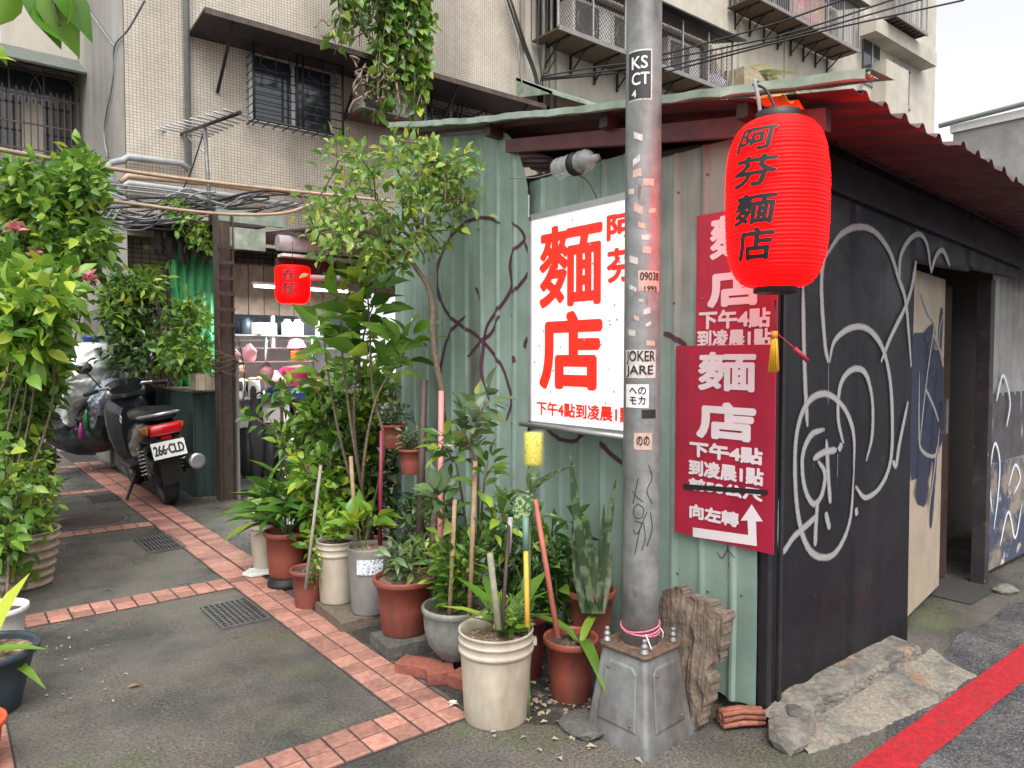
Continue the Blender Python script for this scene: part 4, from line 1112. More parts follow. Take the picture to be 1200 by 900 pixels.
bF = Vector((1.73, 4.13, 0)); pot('terracotta_pot', 'small brown red pot with bare soil and a propped stick', bF, .11, .082, .235, mat('brown_red_plastic', (.21, .06, .045), .55, var=.15), 'rim', .88, seed=6)
bG = Vector((1.80, 4.66, .055)); pot('terracotta_pot', 'dark terracotta pot on a black round stand behind the small pot', bG, .145, .115, .30, mat('dark_terracotta', (.24, .06, .04), .55, var=.15), 'rim', .9, seed=7)
bH = Vector((1.79, 5.02, .03)); pot('plastic_bucket', 'farthest white bucket planter in the row, by the white slab', bH, .11, .09, .36, bucketm, 'bucket', .93, 40, cat='bucket', seed=8)
bI = Vector((2.16, 2.30, 0)); pot('terracotta_pot', 'terracotta pot with drooping leaf between bucket and pole base', bI, .118, .085, .275, terra, 'rim', .88, seed=9)
bJ = Vector((2.42, 2.44, .10)); pot('terracotta_pot', 'red pot holding the snake plant against the green wall', bJ, .115, .085, .30, terra, 'rim', .88, seed=10)
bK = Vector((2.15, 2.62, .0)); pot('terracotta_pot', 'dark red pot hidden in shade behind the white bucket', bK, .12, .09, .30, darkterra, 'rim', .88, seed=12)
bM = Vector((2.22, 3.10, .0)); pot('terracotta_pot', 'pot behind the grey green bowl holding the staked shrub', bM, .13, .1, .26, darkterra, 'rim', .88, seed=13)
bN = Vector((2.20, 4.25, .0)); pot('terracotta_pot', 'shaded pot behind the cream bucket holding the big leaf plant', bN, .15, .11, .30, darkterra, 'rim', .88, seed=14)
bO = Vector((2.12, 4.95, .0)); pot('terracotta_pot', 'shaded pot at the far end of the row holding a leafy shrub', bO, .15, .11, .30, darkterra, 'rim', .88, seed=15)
m = MB(); P = []
rr_ = .1245
for j in range(2): P.append([(rr_ * math.cos(a), rr_ * math.sin(a), .235 + .085 * j) for a in [R(-35) + R(70) * i / 10 for i in range(11)]])
lab = obj('paper_label', MB().grid(P), D, mat('paper_label', (.62, .64, .66), .6, var=.3, vs=90., col2=(.12, .16, .25), m2=(.56, .6), s2=70.)); lab.rotation_euler = (0, 0, math.atan2(-bD.y, -bD.x) - D.rotation_euler.z)
# what the pots stand on
def blk(name, label, c, size, material, rz=0., cat='block', grp=None):
    m = MB(); m.box((0, 0, 0), size)
    bm = bmesh.new(); me0 = m.mesh(name, material); bm.from_mesh(me0); bmesh.ops.subdivide_edges(bm, edges=bm.edges[:], cuts=4, use_grid_fill=True)
    for v in bm.verts: v.co += Vector((noise.noise(v.co * 18 + Vector((c[0], c[1], 0)) * 5), noise.noise(v.co * 18 + Vector((5, c[1], 0)) * 5), noise.noise(v.co * 18 + Vector((c[0], 7, 0)) * 5))) * .0045
    bm.to_mesh(me0); bm.free()
    return one(name, me0, label, cat, c, None, grp, rz, bevel=.004)
blk('concrete_block', 'dark concrete block under the large terracotta pot', (1.86, 3.24, .034), (.27, .24, .066), blockm, R(-6), grp='blocks under the pots')
blk('concrete_block', 'brown concrete block under the cream and grey buckets', (1.84, 3.80, .032), (.28, .42, .062), mat('brown_block', (.13, .10, .075), .85, var=.3, vs=50., bump=.7, bs=90.), R(-4), grp='blocks under the pots')
blk('brick', 'red brick in front of the grey green bowl pot, by the block', (1.76, 2.92, .031), (.11, .20, .058), brickm, R(30), 'brick', 'bricks under the bowl pot')
blk('brick', 'chipped hexagonal brick under the front of the bowl pot', (1.80, 2.80, .031), (.12, .13, .056), brickm, R(65), 'brick', 'bricks under the bowl pot')
blk('brick', 'red brick against the side of the nearest white bucket', (1.90, 2.70, .031), (.20, .10, .058), brickm, R(12), 'brick', 'bricks under the bowl pot')
one('pot_stand', MB().lathe([(.10, 0), (.11, .01), (.11, .035), (.095, .05), (.095, .054), (.0, .054)], 28), 'black round stand under the dark terracotta pot', 'stand', (1.76, 4.60, 0), ink)
one('pot_stand', MB().lathe([(.11, 0), (.115, .01), (.112, .028), (.0, .028)], 28), 'black saucer under the farthest white bucket', 'stand', (1.80, 5.02, 0), ink)
m = MB(); m.poly([(0, 0, 0), (.14, -.02, 0), (.17, .10, 0), (.05, .16, 0), (-.03, .08, 0)], (0, 0, .022)); one('white_slab', m, 'flat white slab lying on the tiles by the farthest bucket', 'slab', (1.63, 4.88, .012), whitep, bevel=.006)
leaf_parts([], 'ovate', WT, None)
fl = thing('fallen_flower', 'white fallen flower on the tiles in front of the bricks', 'flower', at_z(531, 826, .012))
leaf_parts([leaf_matrix(Vector((0, 0, .004)), (math.cos(a), math.sin(a), .3 + .4 * (i % 2)), .024, rnd, .1) for i, a in enumerate([k * .9 for k in range(10)])], 'round', WT, fl, name='petal')

# hanging pots on the end of the green wall
def hpot(label, px, py, dep, r):
    p = at_d(px, py, dep); p.z -= r * .8
    t = pot('hanging_pot', label, p, r, r * .78, r * 1.75, terra, 'rim', .85, group='hanging pots at the end of the green wall', seed=px)
    m = MB()
    for a in (0, 2.1, 4.2): m.tube([(r * math.cos(a), r * math.sin(a), r * 1.7), (0, 0, r * 4.4)], .002, 5)
    obj('hanger_wire', m, t, cablem)
    st = [([(0, 0, r * 1.5), (rnd.uniform(-.1, .1), rnd.uniform(-.1, .1), r * 1.5 + rnd.uniform(.05, .16))], .002, .001, 12, .05, .2, .2, .4, 0, 0) for _ in range(12)]
    plant('trailing_plant', label.replace('terracotta hanging pot', 'thin leafy plant growing in the hanging pot'), 'plant', p, st, ('lance', G4, .3), rnd, barkm, group='plants in the hanging pots')
hpot('terracotta hanging pot farther along the green wall edge', 461, 512, 4.55, .085)
hpot('terracotta hanging pot nearer the dark wooden stake', 483, 541, 4.3, .085)

# ------------------------------------------------------------------ stakes, poles and tools in the pots
stakew = mat('bamboo_stake', (.33, .22, .13), .75, var=.25, vs=25., orand=.15)
pinkp = mat('pink_pvc', (.60, .21, .20), .5, var=.1)
def stick(name, label, a, b, dep, r, material, cat='stick', dep2=None):
    p = at_d(*a, dep); q = at_d(*b, dep2 or dep)
    if p.z < 0: p.z = 0
    m = MB(); m.tube([Vector(), (q - p) * .5, q - p], [r, r * .98, r * .95], 10)
    return one(name, m, label, cat, p, material)
stick('pink_pipe', 'pink plastic pipe standing upright against the green wall', (515, 742), (517, 458), 3.85, .015, pinkp, 'pipe')
stick('wooden_stake', 'dark wooden stake behind the hanging pots', (489, 720), (497, 445), 4.0, .022, darkbrown, 'stake')
stick('wooden_stake', 'tan bamboo stake tied to the gardenia shrub', (550, 735), (557, 540), 3.35, .012, stakew, 'stake')
stick('wooden_stake', 'short pale stake left of the tan bamboo stake', (527, 720), (533, 585), 3.4, .011, stakew, 'stake')
stick('wooden_stake', 'slim leaning stake propped in the small brown red pot', (358, 690), (376, 545), 4.1, .010, mat('grey_stake', (.28, .25, .21), .8), 'stake', 4.2)
stick('wooden_stake', 'pale stake among the leaves behind the cream bucket', (418, 640), (411, 535), 4.2, .012, stakew, 'stake')
stick('maroon_stake', 'maroon painted stake below the upper hanging pot', (445, 640), (447, 505), 4.2, .012, mat('maroon_paint', (.22, .02, .05), .5), 'stake')
stick('cut_stem', 'cut grey green stem standing in the nearest white bucket', (584, 738), (574, 648), 2.66, .013, mat('cut_stem_bark', (.19, .185, .12), .8, var=.3, vs=30.), 'stem', 2.75)
th1 = stick('tool_handle', 'dark tool handle with grey grip behind the bucket', (588, 738), (597, 610), 2.70, .008, darkbrown, 'tool', 2.9)
th2 = stick('tool_handle', 'yellow broom handle with green grip in the bucket', (618, 735), (616, 640), 2.70, .010, mat('yellow_handle', (.62, .36, .05), .5), 'tool', 2.78)
obj('grip', MB().tube([at_d(616, 645, 2.775) - th2.location, at_d(616, 606, 2.8) - th2.location], .0125, 10), th2, mat('green_grip', (.10, .19, .15), .5))
obj('grip', MB().tube([at_d(596, 648, 2.87) - th1.location, at_d(598, 606, 2.9) - th1.location], .0105, 10), th1, mat('grey_grip', (.3, .3, .31), .5))
stick('red_stake', 'brown red pipe leaning up to the yellow insect trap', (654, 748), (627, 585), 2.86, .011, mat('brown_red_pipe', (.36, .10, .07), .6), 'pipe', 2.95)
tp = at_d(625, 562, 2.95)
trap = thing('insect_trap', 'yellow insect trap in a clear plastic bottle on the leaning pipe', 'insect trap', tp)
obj('clear_shell', MB().lathe([(.012, -.01), (.012, .015), (.04, .05), (.045, .07), (.045, .17), (.04, .195), (.0, .20)], 24), trap, mat('clear_green_plastic', (.45, .6, .3), .12, alpha=.28, var=.05))
obj('yellow_card', MB().lathe([(.033, .06), (.036, .07), (.036, .185), (.03, .19), (.0, .19)], 20), trap, mat('yellow_sticky_card', (.80, .58, .01), .6, var=.3, vs=70., col2=(.25, .22, .02), m2=(.57, .62), s2=75.))
obj('stem_cap', MB().lathe([(.014, -.03), (.014, .0), (.02, .01), (.0, .012)], 14), trap, mat('green_cap', (.12, .22, .08), .5))

# ------------------------------------------------------------------ plants of the row
def V3(*a): return Vector(a)
def bush(n, spread, h, r0, nl, size, up=.25, fwd=.4, t0=.25, tw=0, tl=.1, lean=(0, 0), seed=0):
    q = random.Random(seed); out = []
    for i in range(n):
        a = 6.283 * i / n + q.uniform(-.4, .4); s = spread * q.uniform(.2, 1); hh = h * q.uniform(.65, 1.05)
        out.append(([(.02 * math.cos(a), .02 * math.sin(a), -.02), (s * .45 * math.cos(a) + lean[0] * .4, s * .45 * math.sin(a) + lean[1] * .4, hh * .5), (s * math.cos(a) + lean[0], s * math.sin(a) + lean[1], hh)], r0, r0 * .4, nl, size, t0, up, fwd, tw, tl))
    return out
greenstem = mat('green_stem', (.10, .15, .05), .6)
plant('leafy_herb', 'dense leafy green plant growing in the grey green bowl pot', 'plant', bB + V3(0, 0, .21), bush(16, .19, .42, .005, 26, .072, seed=1, t0=.1), ('lance', G1, .3), rnd, greenstem, 'potted plants along the shed', 120)
plant('low_herb', 'grey green low plant growing in the large terracotta pot', 'plant', bC + V3(0, 0, .26), bush(9, .15, .20, .003, 14, .075, seed=2, t0=.15, up=.1), ('lance', G4, .4), rnd, greenstem, 'potted plants along the shed')
plant('broad_leaf_plant', 'young plant with broad shiny leaves in the tall grey bucket', 'plant', bD + V3(-.03, .04, .34), bush(5, .12, .22, .004, 7, .13, seed=3, t0=.5, up=.3), ('ovate', G3, .3), rnd, greenstem, 'potted plants along the shed', 35)
plant('weed', 'bright weeds growing in the cream bucket', 'plant', bE + V3(0, 0, .33), bush(8, .13, .18, .003, 14, .06, seed=4, t0=.2), ('lance', G3, .3), rnd, greenstem, 'potted plants along the shed')
st = [([(.11, -.02, .32), (.14, -.03, .27), (.13 + rnd.uniform(-.02, .02), -.04 + rnd.uniform(-.05, .05), .12 + rnd.uniform(-.04, .05))], .002, .001, 10, .035, .2, .1, .3, 0, 0) for _ in range(5)]
plant('trailing_weed', 'thin weed trailing down the side of the cream bucket', 'plant', bE, [(([Vector(p) @ Matrix.Rotation(R(160), 3, 'Z') for p in s[0]]), *s[1:]) for s in st], ('small', G3, .3), rnd, greenstem, 'potted plants along the shed')
plant('drooping_strap_plant', 'dark strap leaved plant drooping from the dark terracotta pot', 'plant', bG + V3(0, 0, .27), bush(6, .12, .24, .005, 16, .24, seed=5, t0=.05, up=.25, fwd=.6), ('strap', G5, .55), rnd, greenstem, 'potted plants along the shed', 96)
plant('grassy_plant', 'bright fine leaved plant in the farthest white bucket', 'plant', bH + V3(0, 0, .33), bush(12, .16, .22, .003, 18, .06, seed=6, t0=.1), ('lance', G3, .3), rnd, greenstem, 'potted plants along the shed')
# bird's nest type rosette arching over the alley
bp = at_d(330, 610, 5.6)
ros = thing('strap_leaf_rosette', 'bright rosette plant with long strap leaves arching over the alley', 'plant', bp, group='potted plants along the shed')
L = []
for i in range(15):
    a = i * 2.4 + .3; L.append(leaf_matrix(V3(0, 0, 0), (math.cos(a), math.sin(a), .75 + .5 * rnd.random()), rnd.uniform(.38, .55), rnd, .1))
leaf_parts(L, 'strap', G3, ros, .75)
obj('stem', MB().tube([(0, 0, -bp.z), (0, 0, -.1), (0, 0, .05)], [.03, .025, .03], 8), ros, barkm)
# shrub wall between the row and the stall
plant('leafy_shrub', 'dense mid green shrub behind the far pots, in front of the stall', 'shrub', bO + V3(0, 0, .26), bush(14, .34, 1.05, .008, 90, .095, seed=7, t0=.15, tw=8, tl=.16), ('ovate', G1, .3), rnd, barkm, 'shrubs behind the pots', 280)
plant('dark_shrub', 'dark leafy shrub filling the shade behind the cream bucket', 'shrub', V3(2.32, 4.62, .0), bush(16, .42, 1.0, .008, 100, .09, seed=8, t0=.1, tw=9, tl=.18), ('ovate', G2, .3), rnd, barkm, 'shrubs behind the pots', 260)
plant('leafy_shrub', 'light green shrub leaning over the small brown red pot', 'shrub', V3(1.98, 4.45, .0), bush(10, .22, .95, .006, 70, .085, seed=9, t0=.3, tw=7, tl=.13), ('ovate', G3, .3), rnd, barkm, 'shrubs behind the pots', 200)
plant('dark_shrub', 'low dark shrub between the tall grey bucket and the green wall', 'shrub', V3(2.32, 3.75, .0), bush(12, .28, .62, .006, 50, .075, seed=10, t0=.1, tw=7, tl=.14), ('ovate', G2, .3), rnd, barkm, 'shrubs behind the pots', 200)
# tall plant with big leaves
def img_path(pp, dep): return [at_d(px, py, d) for (px, py), d in zip(pp, dep if hasattr(dep, '__len__') else [dep] * len(pp))]
bl = thing('big_leaf_plant', 'tall plant with very large bright leaves in front of the stall', 'plant', bN + V3(0, 0, .26))
def big_stem(pp, dep, nl, size, seed):
    q = random.Random(seed); w0 = [p - (bN + V3(0, 0, .26)) for p in img_path(pp, dep)]; w0[0] = V3(q.uniform(-.05, .05), q.uniform(-.05, .05), 0)
    path = spline(w0, 6); obj('stem', MB().tube(path, [.011 - .007 * i / (len(path) - 1) for i in range(len(path))], 8), bl, barkm)
    Ls = twig_leaves(path, nl, size, q, .55, .15, .35, .2)
    leaf_parts(Ls[::2], 'ovate', G1, bl, .45); leaf_parts(Ls[1::2], 'ovate', G3, bl, .4)
big_stem([(440, 640), (450, 530), (437, 460), (433, 380), (430, 330)], 4.35, 34, .19, 1)
big_stem([(430, 640), (418, 540), (405, 450), (400, 380), (412, 330)], 4.45, 30, .18, 2)
big_stem([(430, 640), (425, 560), (440, 470), (470, 420), (478, 400)], 4.3, 22, .18, 3)
big_stem([(425, 640), (400, 520), (385, 440), (378, 380)], 4.55, 26, .16, 4)
big_stem([(430, 640), (415, 500), (425, 400), (440, 350)], 4.5, 26, .17, 6)
fp_ = at_d(340, 385, 4.7)
plant('leafy_shrub', 'slender leafy shrub standing between the stall lantern and the green wall', 'shrub', V3(2.3, 4.75, .0), bush(9, .34, 1.55, .008, 130, .095, seed=61, t0=.45, tw=11, tl=.2), ('ovate', G1, .3), rnd, barkm, 'shrubs behind the pots', 220)
# citrus tree
cb = at_d(500, 712, 4.0); cb.z = 0
tree = thing('citrus_tree', 'small citrus tree with bent grey trunk spreading over the pots', 'tree', cb)
def tp_(pp, d): return [p - cb for p in img_path(pp, d)]
trunk = spline([V3(0, 0, 0)] + tp_([(508, 620), (516, 520), (518, 465), (512, 430), (507, 390), (507, 360), (501, 335), (486, 312), (479, 298)], [4.02, 4.0, 4.0, 4.0, 4.0, 4.02, 4.05, 4.08, 4.1]), 5)
obj('trunk', MB().tube(trunk, [.019 - .006 * i / (len(trunk) - 1) for i in range(len(trunk))], 9), tree, barkm)
t2 = spline(tp_([(502, 720), (500, 600), (512, 500), (523, 430), (530, 380), (522, 340)], [4.0, 4.02, 4.0, 3.98, 3.98, 4.0]), 5)
lims = [[(479, 298), (455, 290), (440, 280), (424, 268), (405, 262)], [(479, 298), (484, 280), (490, 268), (500, 250), (522, 236), (540, 232)], [(455, 290), (470, 270), (472, 240), (468, 210), (466, 185)], [(440, 280), (425, 250), (410, 215), (398, 185)], [(490, 268), (478, 230), (495, 200), (520, 190)], [(424, 268), (395, 270), (370, 275)], [(484, 280), (462, 262), (440, 232), (430, 210)]]
L = []; q = random.Random(5); nodes = []
for lm_ in lims:
    d0 = [4.1 + q.uniform(-.25, .25) * i / len(lm_) for i in range(len(lm_))]
    path = spline(tp_(lm_, d0), 4); obj('branch', MB().tube(path, [.011 - .007 * i / (len(path) - 1) for i in range(len(path))], 7), tree, barkm); nodes += path[4:]
tw = MB()
for i in range(120):
    while True:
        px, py = q.uniform(345, 575), q.uniform(150, 330)
        if ((px - 455) / 108) ** 2 + ((py - 240) / 78) ** 2 < 1 and not (px > 520 and py > 285) and not (px < 400 and 185 < py < 215): break
    if i < 6: px, py = [(397, 158), (464, 162), (551, 178), (352, 228), (372, 320), (560, 205)][i]
    e = at_d(px, py, 4.1 + q.uniform(-.38, .38)) - cb
    s = min(nodes, key=lambda p: (p - e).length)
    lp_ = limb(s, e, q, .14, 4); tw.tube(lp_, [.004] * (len(lp_) - 1) + [.0015], 5)
    L += twig_leaves(lp_, 14, .060, q, .3, .2, .4, .5, 1.3, .9)
obj('twigs', tw, tree, barkm, stuff=True)
q.shuffle(L); leaf_parts(L[:290], 'ovate', G6, tree, .3); leaf_mass(L[290:700], 'ovate', G3, tree, .3, 'crown'); leaf_mass(L[700:], 'ovate', G6, tree, .3, 'crown')
# gardenia with white flower
gb = bM + V3(0, 0, .23)
gd = thing('gardenia_shrub', 'tall thin shrub with one white flower, staked in front of the green wall', 'shrub', gb)
for k, pp in enumerate([[(548, 640), (555, 560), (552, 520), (565, 480), (575, 468)], [(540, 640), (538, 560), (528, 535), (520, 520)], [(552, 640), (560, 560), (545, 510), (550, 490)], [(545, 640), (566, 580), (572, 540)], [(538, 650), (520, 600), (512, 580)], [(560, 650), (580, 620), (590, 600)]]):
    w0 = [p - gb for p in img_path(pp, [3.5, 3.42, 3.4, 3.38, 3.38][:len(pp)])]; w0[0] = V3(0, 0, -.02); path = spline(w0, 5)
    obj('stem', MB().tube(path, [.007 - .004 * i / (len(path) - 1) for i in range(len(path))], 7), gd, barkm)
    leaf_parts(twig_leaves(path, 24, .105, random.Random(k + 20), .45, .15, .35), 'lance' if k % 2 else 'ovate', G1 if k % 2 else G4, gd, .3)
fw_ = at_d(526, 526, 3.36) - gb
leaf_parts([leaf_matrix(fw_, (math.cos(a), math.sin(a) , .4 + .5 * (i % 2)), .035, rnd, .1) for i, a in enumerate([k * .8 for k in range(12)])], 'round', WT, gd, name='petal')
plant('leafy_shrub', 'dark bushy plant between the tan stake and the insect trap', 'shrub', V3(2.36, 2.95, .0), bush(12, .22, .72, .005, 30, .095, seed=31, t0=.2, tw=5, tl=.12), ('lance', G5, .3), rnd, barkm, 'shrubs behind the pots', 180)
plant('feathery_plant', 'fine dark feathery plant behind the nearest bucket', 'plant', V3(2.2, 2.60, .27), bush(14, .17, .34, .003, 40, .045, seed=32, t0=.1), ('lance', G2, .3), rnd, greenstem, 'potted plants along the shed')
plant('weed', 'grassy weeds arching from the nearest white bucket', 'plant', bA + V3(.05, -.02, .32), bush(7, .17, .16, .003, 14, .06, seed=33, t0=.2), ('lance', G1, .3), rnd, greenstem, 'potted plants along the shed')
gr = thing('grass_tuft', 'tuft of long yellow green grass blades in the nearest bucket', 'grass tuft', bA + V3(.06, .02, .32), group='potted plants along the shed')
leaf_parts([leaf_matrix(V3(0, 0, 0), (math.cos(a) * .6, math.sin(a) * .6, 1.1), rnd.uniform(.2, .34), rnd, .2) for a in [k * 1.3 for k in range(9)]], 'strap', G3, gr, .7, 'blade')
# variegated leaf plant near the trap
vb = at_d(620, 700, 2.98)
vp = thing('variegated_plant', 'plant with a few large mottled pale leaves beside the insect trap', 'plant', V3(vb.x, vb.y, .0), group='potted plants along the shed')
pp = [V3(0, 0, 0), V3(.0, .0, .5), at_d(622, 580, 2.98) - V3(vb.x, vb.y, 0)]
obj('stem', MB().tube(spline(pp, 5), .006, 7), vp, greenstem)
top_ = pp[-1]
cr_ = -_rt
leaf_parts([leaf_matrix(top_, _rt * .55 + V3(0, 0, .65), .22, rnd, .2), leaf_matrix(top_ + V3(0, 0, .0), -_rt * .35 + V3(0, 0, .1), .15, rnd, .2), leaf_matrix(top_ + V3(0, 0, .02), -_fw * .3 - _rt * .3 + V3(0, 0, -.6), .17, rnd, .2), leaf_matrix(top_, -_rt * .1 + V3(0, 0, 1), .16, rnd, .2), leaf_matrix(top_ - V3(0, 0, .1), _rt * .8 + V3(0, 0, .2), .15, rnd, .2), leaf_matrix(top_ - V3(0, 0, .15), -_rt * .6 + V3(0, 0, .2), .14, rnd, .2)], 'ovate', GV, vp, .3)
# snake plant
sn = thing('snake_plant', 'snake plant with tall banded sword leaves against the green wall', 'plant', bJ + V3(0, 0, .25))
snm = GS
for i, (px0, px1, py1, wdt) in enumerate(((695, 668, 528, .045), (700, 722, 560, .04), (690, 688, 600, .05), (704, 708, 588, .03), (684, 672, 620, .04), (706, 716, 640, .045), (697, 700, 650, .05), (690, 660, 660, .03))):
    a = at_d(px0, 715, 3.3) - (bJ + V3(0, 0, .25)); a.z = -.02; b = at_d(px1, py1, 3.3 + .03 * i) - (bJ + V3(0, 0, .25))
    mid = a.lerp(b, .5) + V3(rnd.uniform(-.02, .02), rnd.uniform(-.02, .02), 0); pth = spline([a, mid, b], 8); P = []
    tw_ = rnd.uniform(-.6, .6)
    for k, p in enumerate(pth):
        f = k / (len(pth) - 1); hw = wdt * .5 * (math.sin(min(1, f * 1.4 + .35) * math.pi / 2)) * (1 - f ** 5); dd = (_rt * math.cos(tw_ * f) + _fw * math.sin(tw_ * f))
        P.append([p - dd * hw, p - _fw * -.012 * (1 - f), p + dd * hw])
    o = obj('leaf', MB().grid(P), sn, None); o.data.materials.append(snm)
# zz plant
plant('fern_leaf_plant', 'dark glossy fern leaved plant left of the snake plant', 'plant', V3(2.36, 2.58, .1), bush(7, .16, .62, .006, 26, .085, seed=34, t0=.3, up=.05, fwd=.5), ('ovate', G5, .25), rnd, greenstem, 'potted plants along the shed', 180)
dl = at_z(690, 740, .27)
dr = thing('drooping_leaf', 'single green leaf drooping over the rim of the terracotta pot by the pole', 'leaf', bI + V3(.02, -.03, .25))
leaf_parts([leaf_matrix(V3(0, 0, 0), (-.3, -.6, .55), .26, rnd, .1), leaf_matrix(V3(.02, 0, 0), (.5, .2, .8), .2, rnd, .1), leaf_matrix(V3(0, .02, 0), (-.2, .5, .9), .22, rnd, .1)], 'strap', G1, dr, 1.1)

# ------------------------------------------------------------------ left side of the alley
lp1 = V3(.42, 5.70, 0); pot('ribbed_pot', 'tan ribbed pot under the hedge on the left of the alley', lp1, .22, .16, .36, tanpot, 'ribbed', .9, group='pots on the left', seed=21)
lp2 = V3(.13, 3.76, 0); pot('dark_blue_pot', 'dark blue bowl pot at the left edge of the picture', lp2, .20, .13, .27, darkblue, 'rim', .88, soilmat=mulch, group='pots on the left', seed=22)
lp3 = V3(.045, 3.22, .0); pot('orange_pot', 'orange red pot at the bottom left corner', lp3, .13, .10, .19, orangep, 'rim', .8, soilmat=mulch, group='pots on the left', seed=23)
lp4 = V3(.22, 4.45, 0); pot('white_pot', 'whitish pot behind the dark blue bowl pot', lp4, .13, .1, .24, whitep, 'rim', .85, group='pots on the left', seed=24)
st_ = thing('strap_leaf_plant', 'long strap leaves leaning out of the dark blue bowl pot', 'plant', lp2 + V3(0, 0, .22))
leaf_parts([leaf_matrix(V3(rnd.uniform(-.03, .03), rnd.uniform(-.03, .03), 0), d, s, rnd, .15) for d, s in (((.3, -.35, .5), .24), ((.1, .2, .9), .34), ((-.3, .3, .9), .4), ((-.5, -.2, .8), .4), ((.35, -.5, .2), .24), ((0, .5, .8), .3))], 'strap', G3, st_, .8)
def hedge(name, label, base, regions, dep, nt, nl, size, shape, mt, parts, seed, grp='shrubs on the left of the alley', r0=.01):
    q = random.Random(seed); t = thing(name, label, 'shrub', base, group=grp)
    L = []; tw = MB()
    main = []
    for i in range(7):
        px, py, rx, ry = regions[i % len(regions)]
        e = at_d(px + q.uniform(-.6, .6) * rx, py + q.uniform(-.5, .5) * ry, dep + q.uniform(.15, .5)) - base
        p = limb(V3(q.uniform(-.1, .1), q.uniform(-.1, .1), 0), e, q, .15, 5); main += p[3:]
        obj('stem', MB().tube(p, [r0 * (1 - .6 * k / (len(p) - 1)) for k in range(len(p))], 7), t, barkm)
    for i in range(nt):
        px, py, rx, ry = regions[i % len(regions)]
        a = q.uniform(0, 6.283); s = math.sqrt(q.random())
        e = at_d(px + rx * s * math.cos(a), py + ry * s * math.sin(a), dep + q.uniform(-.35, .55)) - base
        if e.z + base.z < .06: e.z = .06 - base.z
        s0 = min(main, key=lambda p: (p - e).length); p = limb(s0, e, q, .15, 3)
        tw.tube(p, [.004] * (len(p) - 1) + [.0015], 4); L += twig_leaves(p, nl, size, q, .25, -.05, .35, .5, 1.4, .8)
    obj('twigs', tw, t, barkm, stuff=True)
    q.shuffle(L); leaf_parts(L[:parts], shape, mt, t, .3); leaf_mass(L[parts:], shape, mt, t, .3)
    return t
hA = hedge('flowering_climber', 'climbing shrub with pink flowers high on the left', V3(.35, 7.0, 0), [(40, 240, 55, 55), (80, 290, 35, 45), (20, 300, 45, 60), (95, 205, 18, 18), (30, 215, 40, 30), (100, 285, 25, 12)], 5.6, 240, 15, .105, 'ovate', G1, 290, 41)
for px, py in ((18, 268), (80, 324), (105, 327), (33, 345), (40, 300), (90, 322)):
    c = at_d(px, py, 5.3) - hA.location
    leaf_parts([leaf_matrix(c + V3(rnd.uniform(-.03, .03), rnd.uniform(-.03, .03), rnd.uniform(-.03, .03)), (rnd.uniform(-1, 1), rnd.uniform(-1, 1), rnd.uniform(-.3, 1)), .07, rnd) for _ in range(12)], 'round', PK, hA, name='petal')
hedge('bright_shrub', 'shrub with large bright green leaves at the left edge', V3(.15, 5.2, 0), [(35, 345, 40, 35), (15, 390, 25, 40), (55, 360, 25, 25)], 4.6, 110, 13, .125, 'ovate', G3, 250, 42)
hedge('glossy_shrub', 'glossy dark leaved shrub in the middle of the left hedge', V3(.4, 6.3, 0), [(25, 430, 28, 50), (8, 500, 26, 50), (50, 425, 12, 40), (10, 440, 20, 60)], 5.2, 270, 14, .095, 'ovate', G1, 290, 43)
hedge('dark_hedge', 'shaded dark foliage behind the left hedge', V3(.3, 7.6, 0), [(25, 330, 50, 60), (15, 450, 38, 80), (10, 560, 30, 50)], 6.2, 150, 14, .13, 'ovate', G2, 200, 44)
hedge('fine_shrub', 'fine light green shrub growing over the tan ribbed pot', lp1 + V3(0, 0, .3), [(35, 560, 28, 40), (28, 610, 30, 45), (48, 590, 15, 45)], 4.95, 110, 14, .065, 'lance', G3, 250, 45)
hedge('low_dark_shrub', 'low dark shrub at the left edge above the white pot', V3(.2, 4.9, .0), [(8, 560, 22, 80), (5, 640, 16, 40)], 4.5, 60, 12, .09, 'ovate', G1, 200, 46)
# leaves hanging into the top left corner from above
ob = at_d(40, -60, 3.2)
ov = thing('overhanging_branch', 'bright leaves hanging into the top left corner', 'branch', ob)
obj('twig', MB().tube(spline([V3(-.5, .3, .5), V3(-.2, .1, .2), V3(0, 0, 0), at_d(70, 30, 3.2) - ob], 5), .006, 6), ov, barkm)
leaf_parts([leaf_matrix(at_d(px, py, 3.2) - ob, _rt * a + V3(0, 0, b), s, rnd, .6) for px, py, a, b, s in ((35, -20, .4, -.8, .26), (52, -18, .5, -1, .29), (60, -25, .7, -.8, .27), (25, -10, -.6, -.6, .2), (45, 5, .3, -1, .22), (-10, 50, .5, -.5, .1), (-8, 70, .6, .2, .09), (75, -30, .5, -1, .22))], 'ovate', G3, ov, .4)
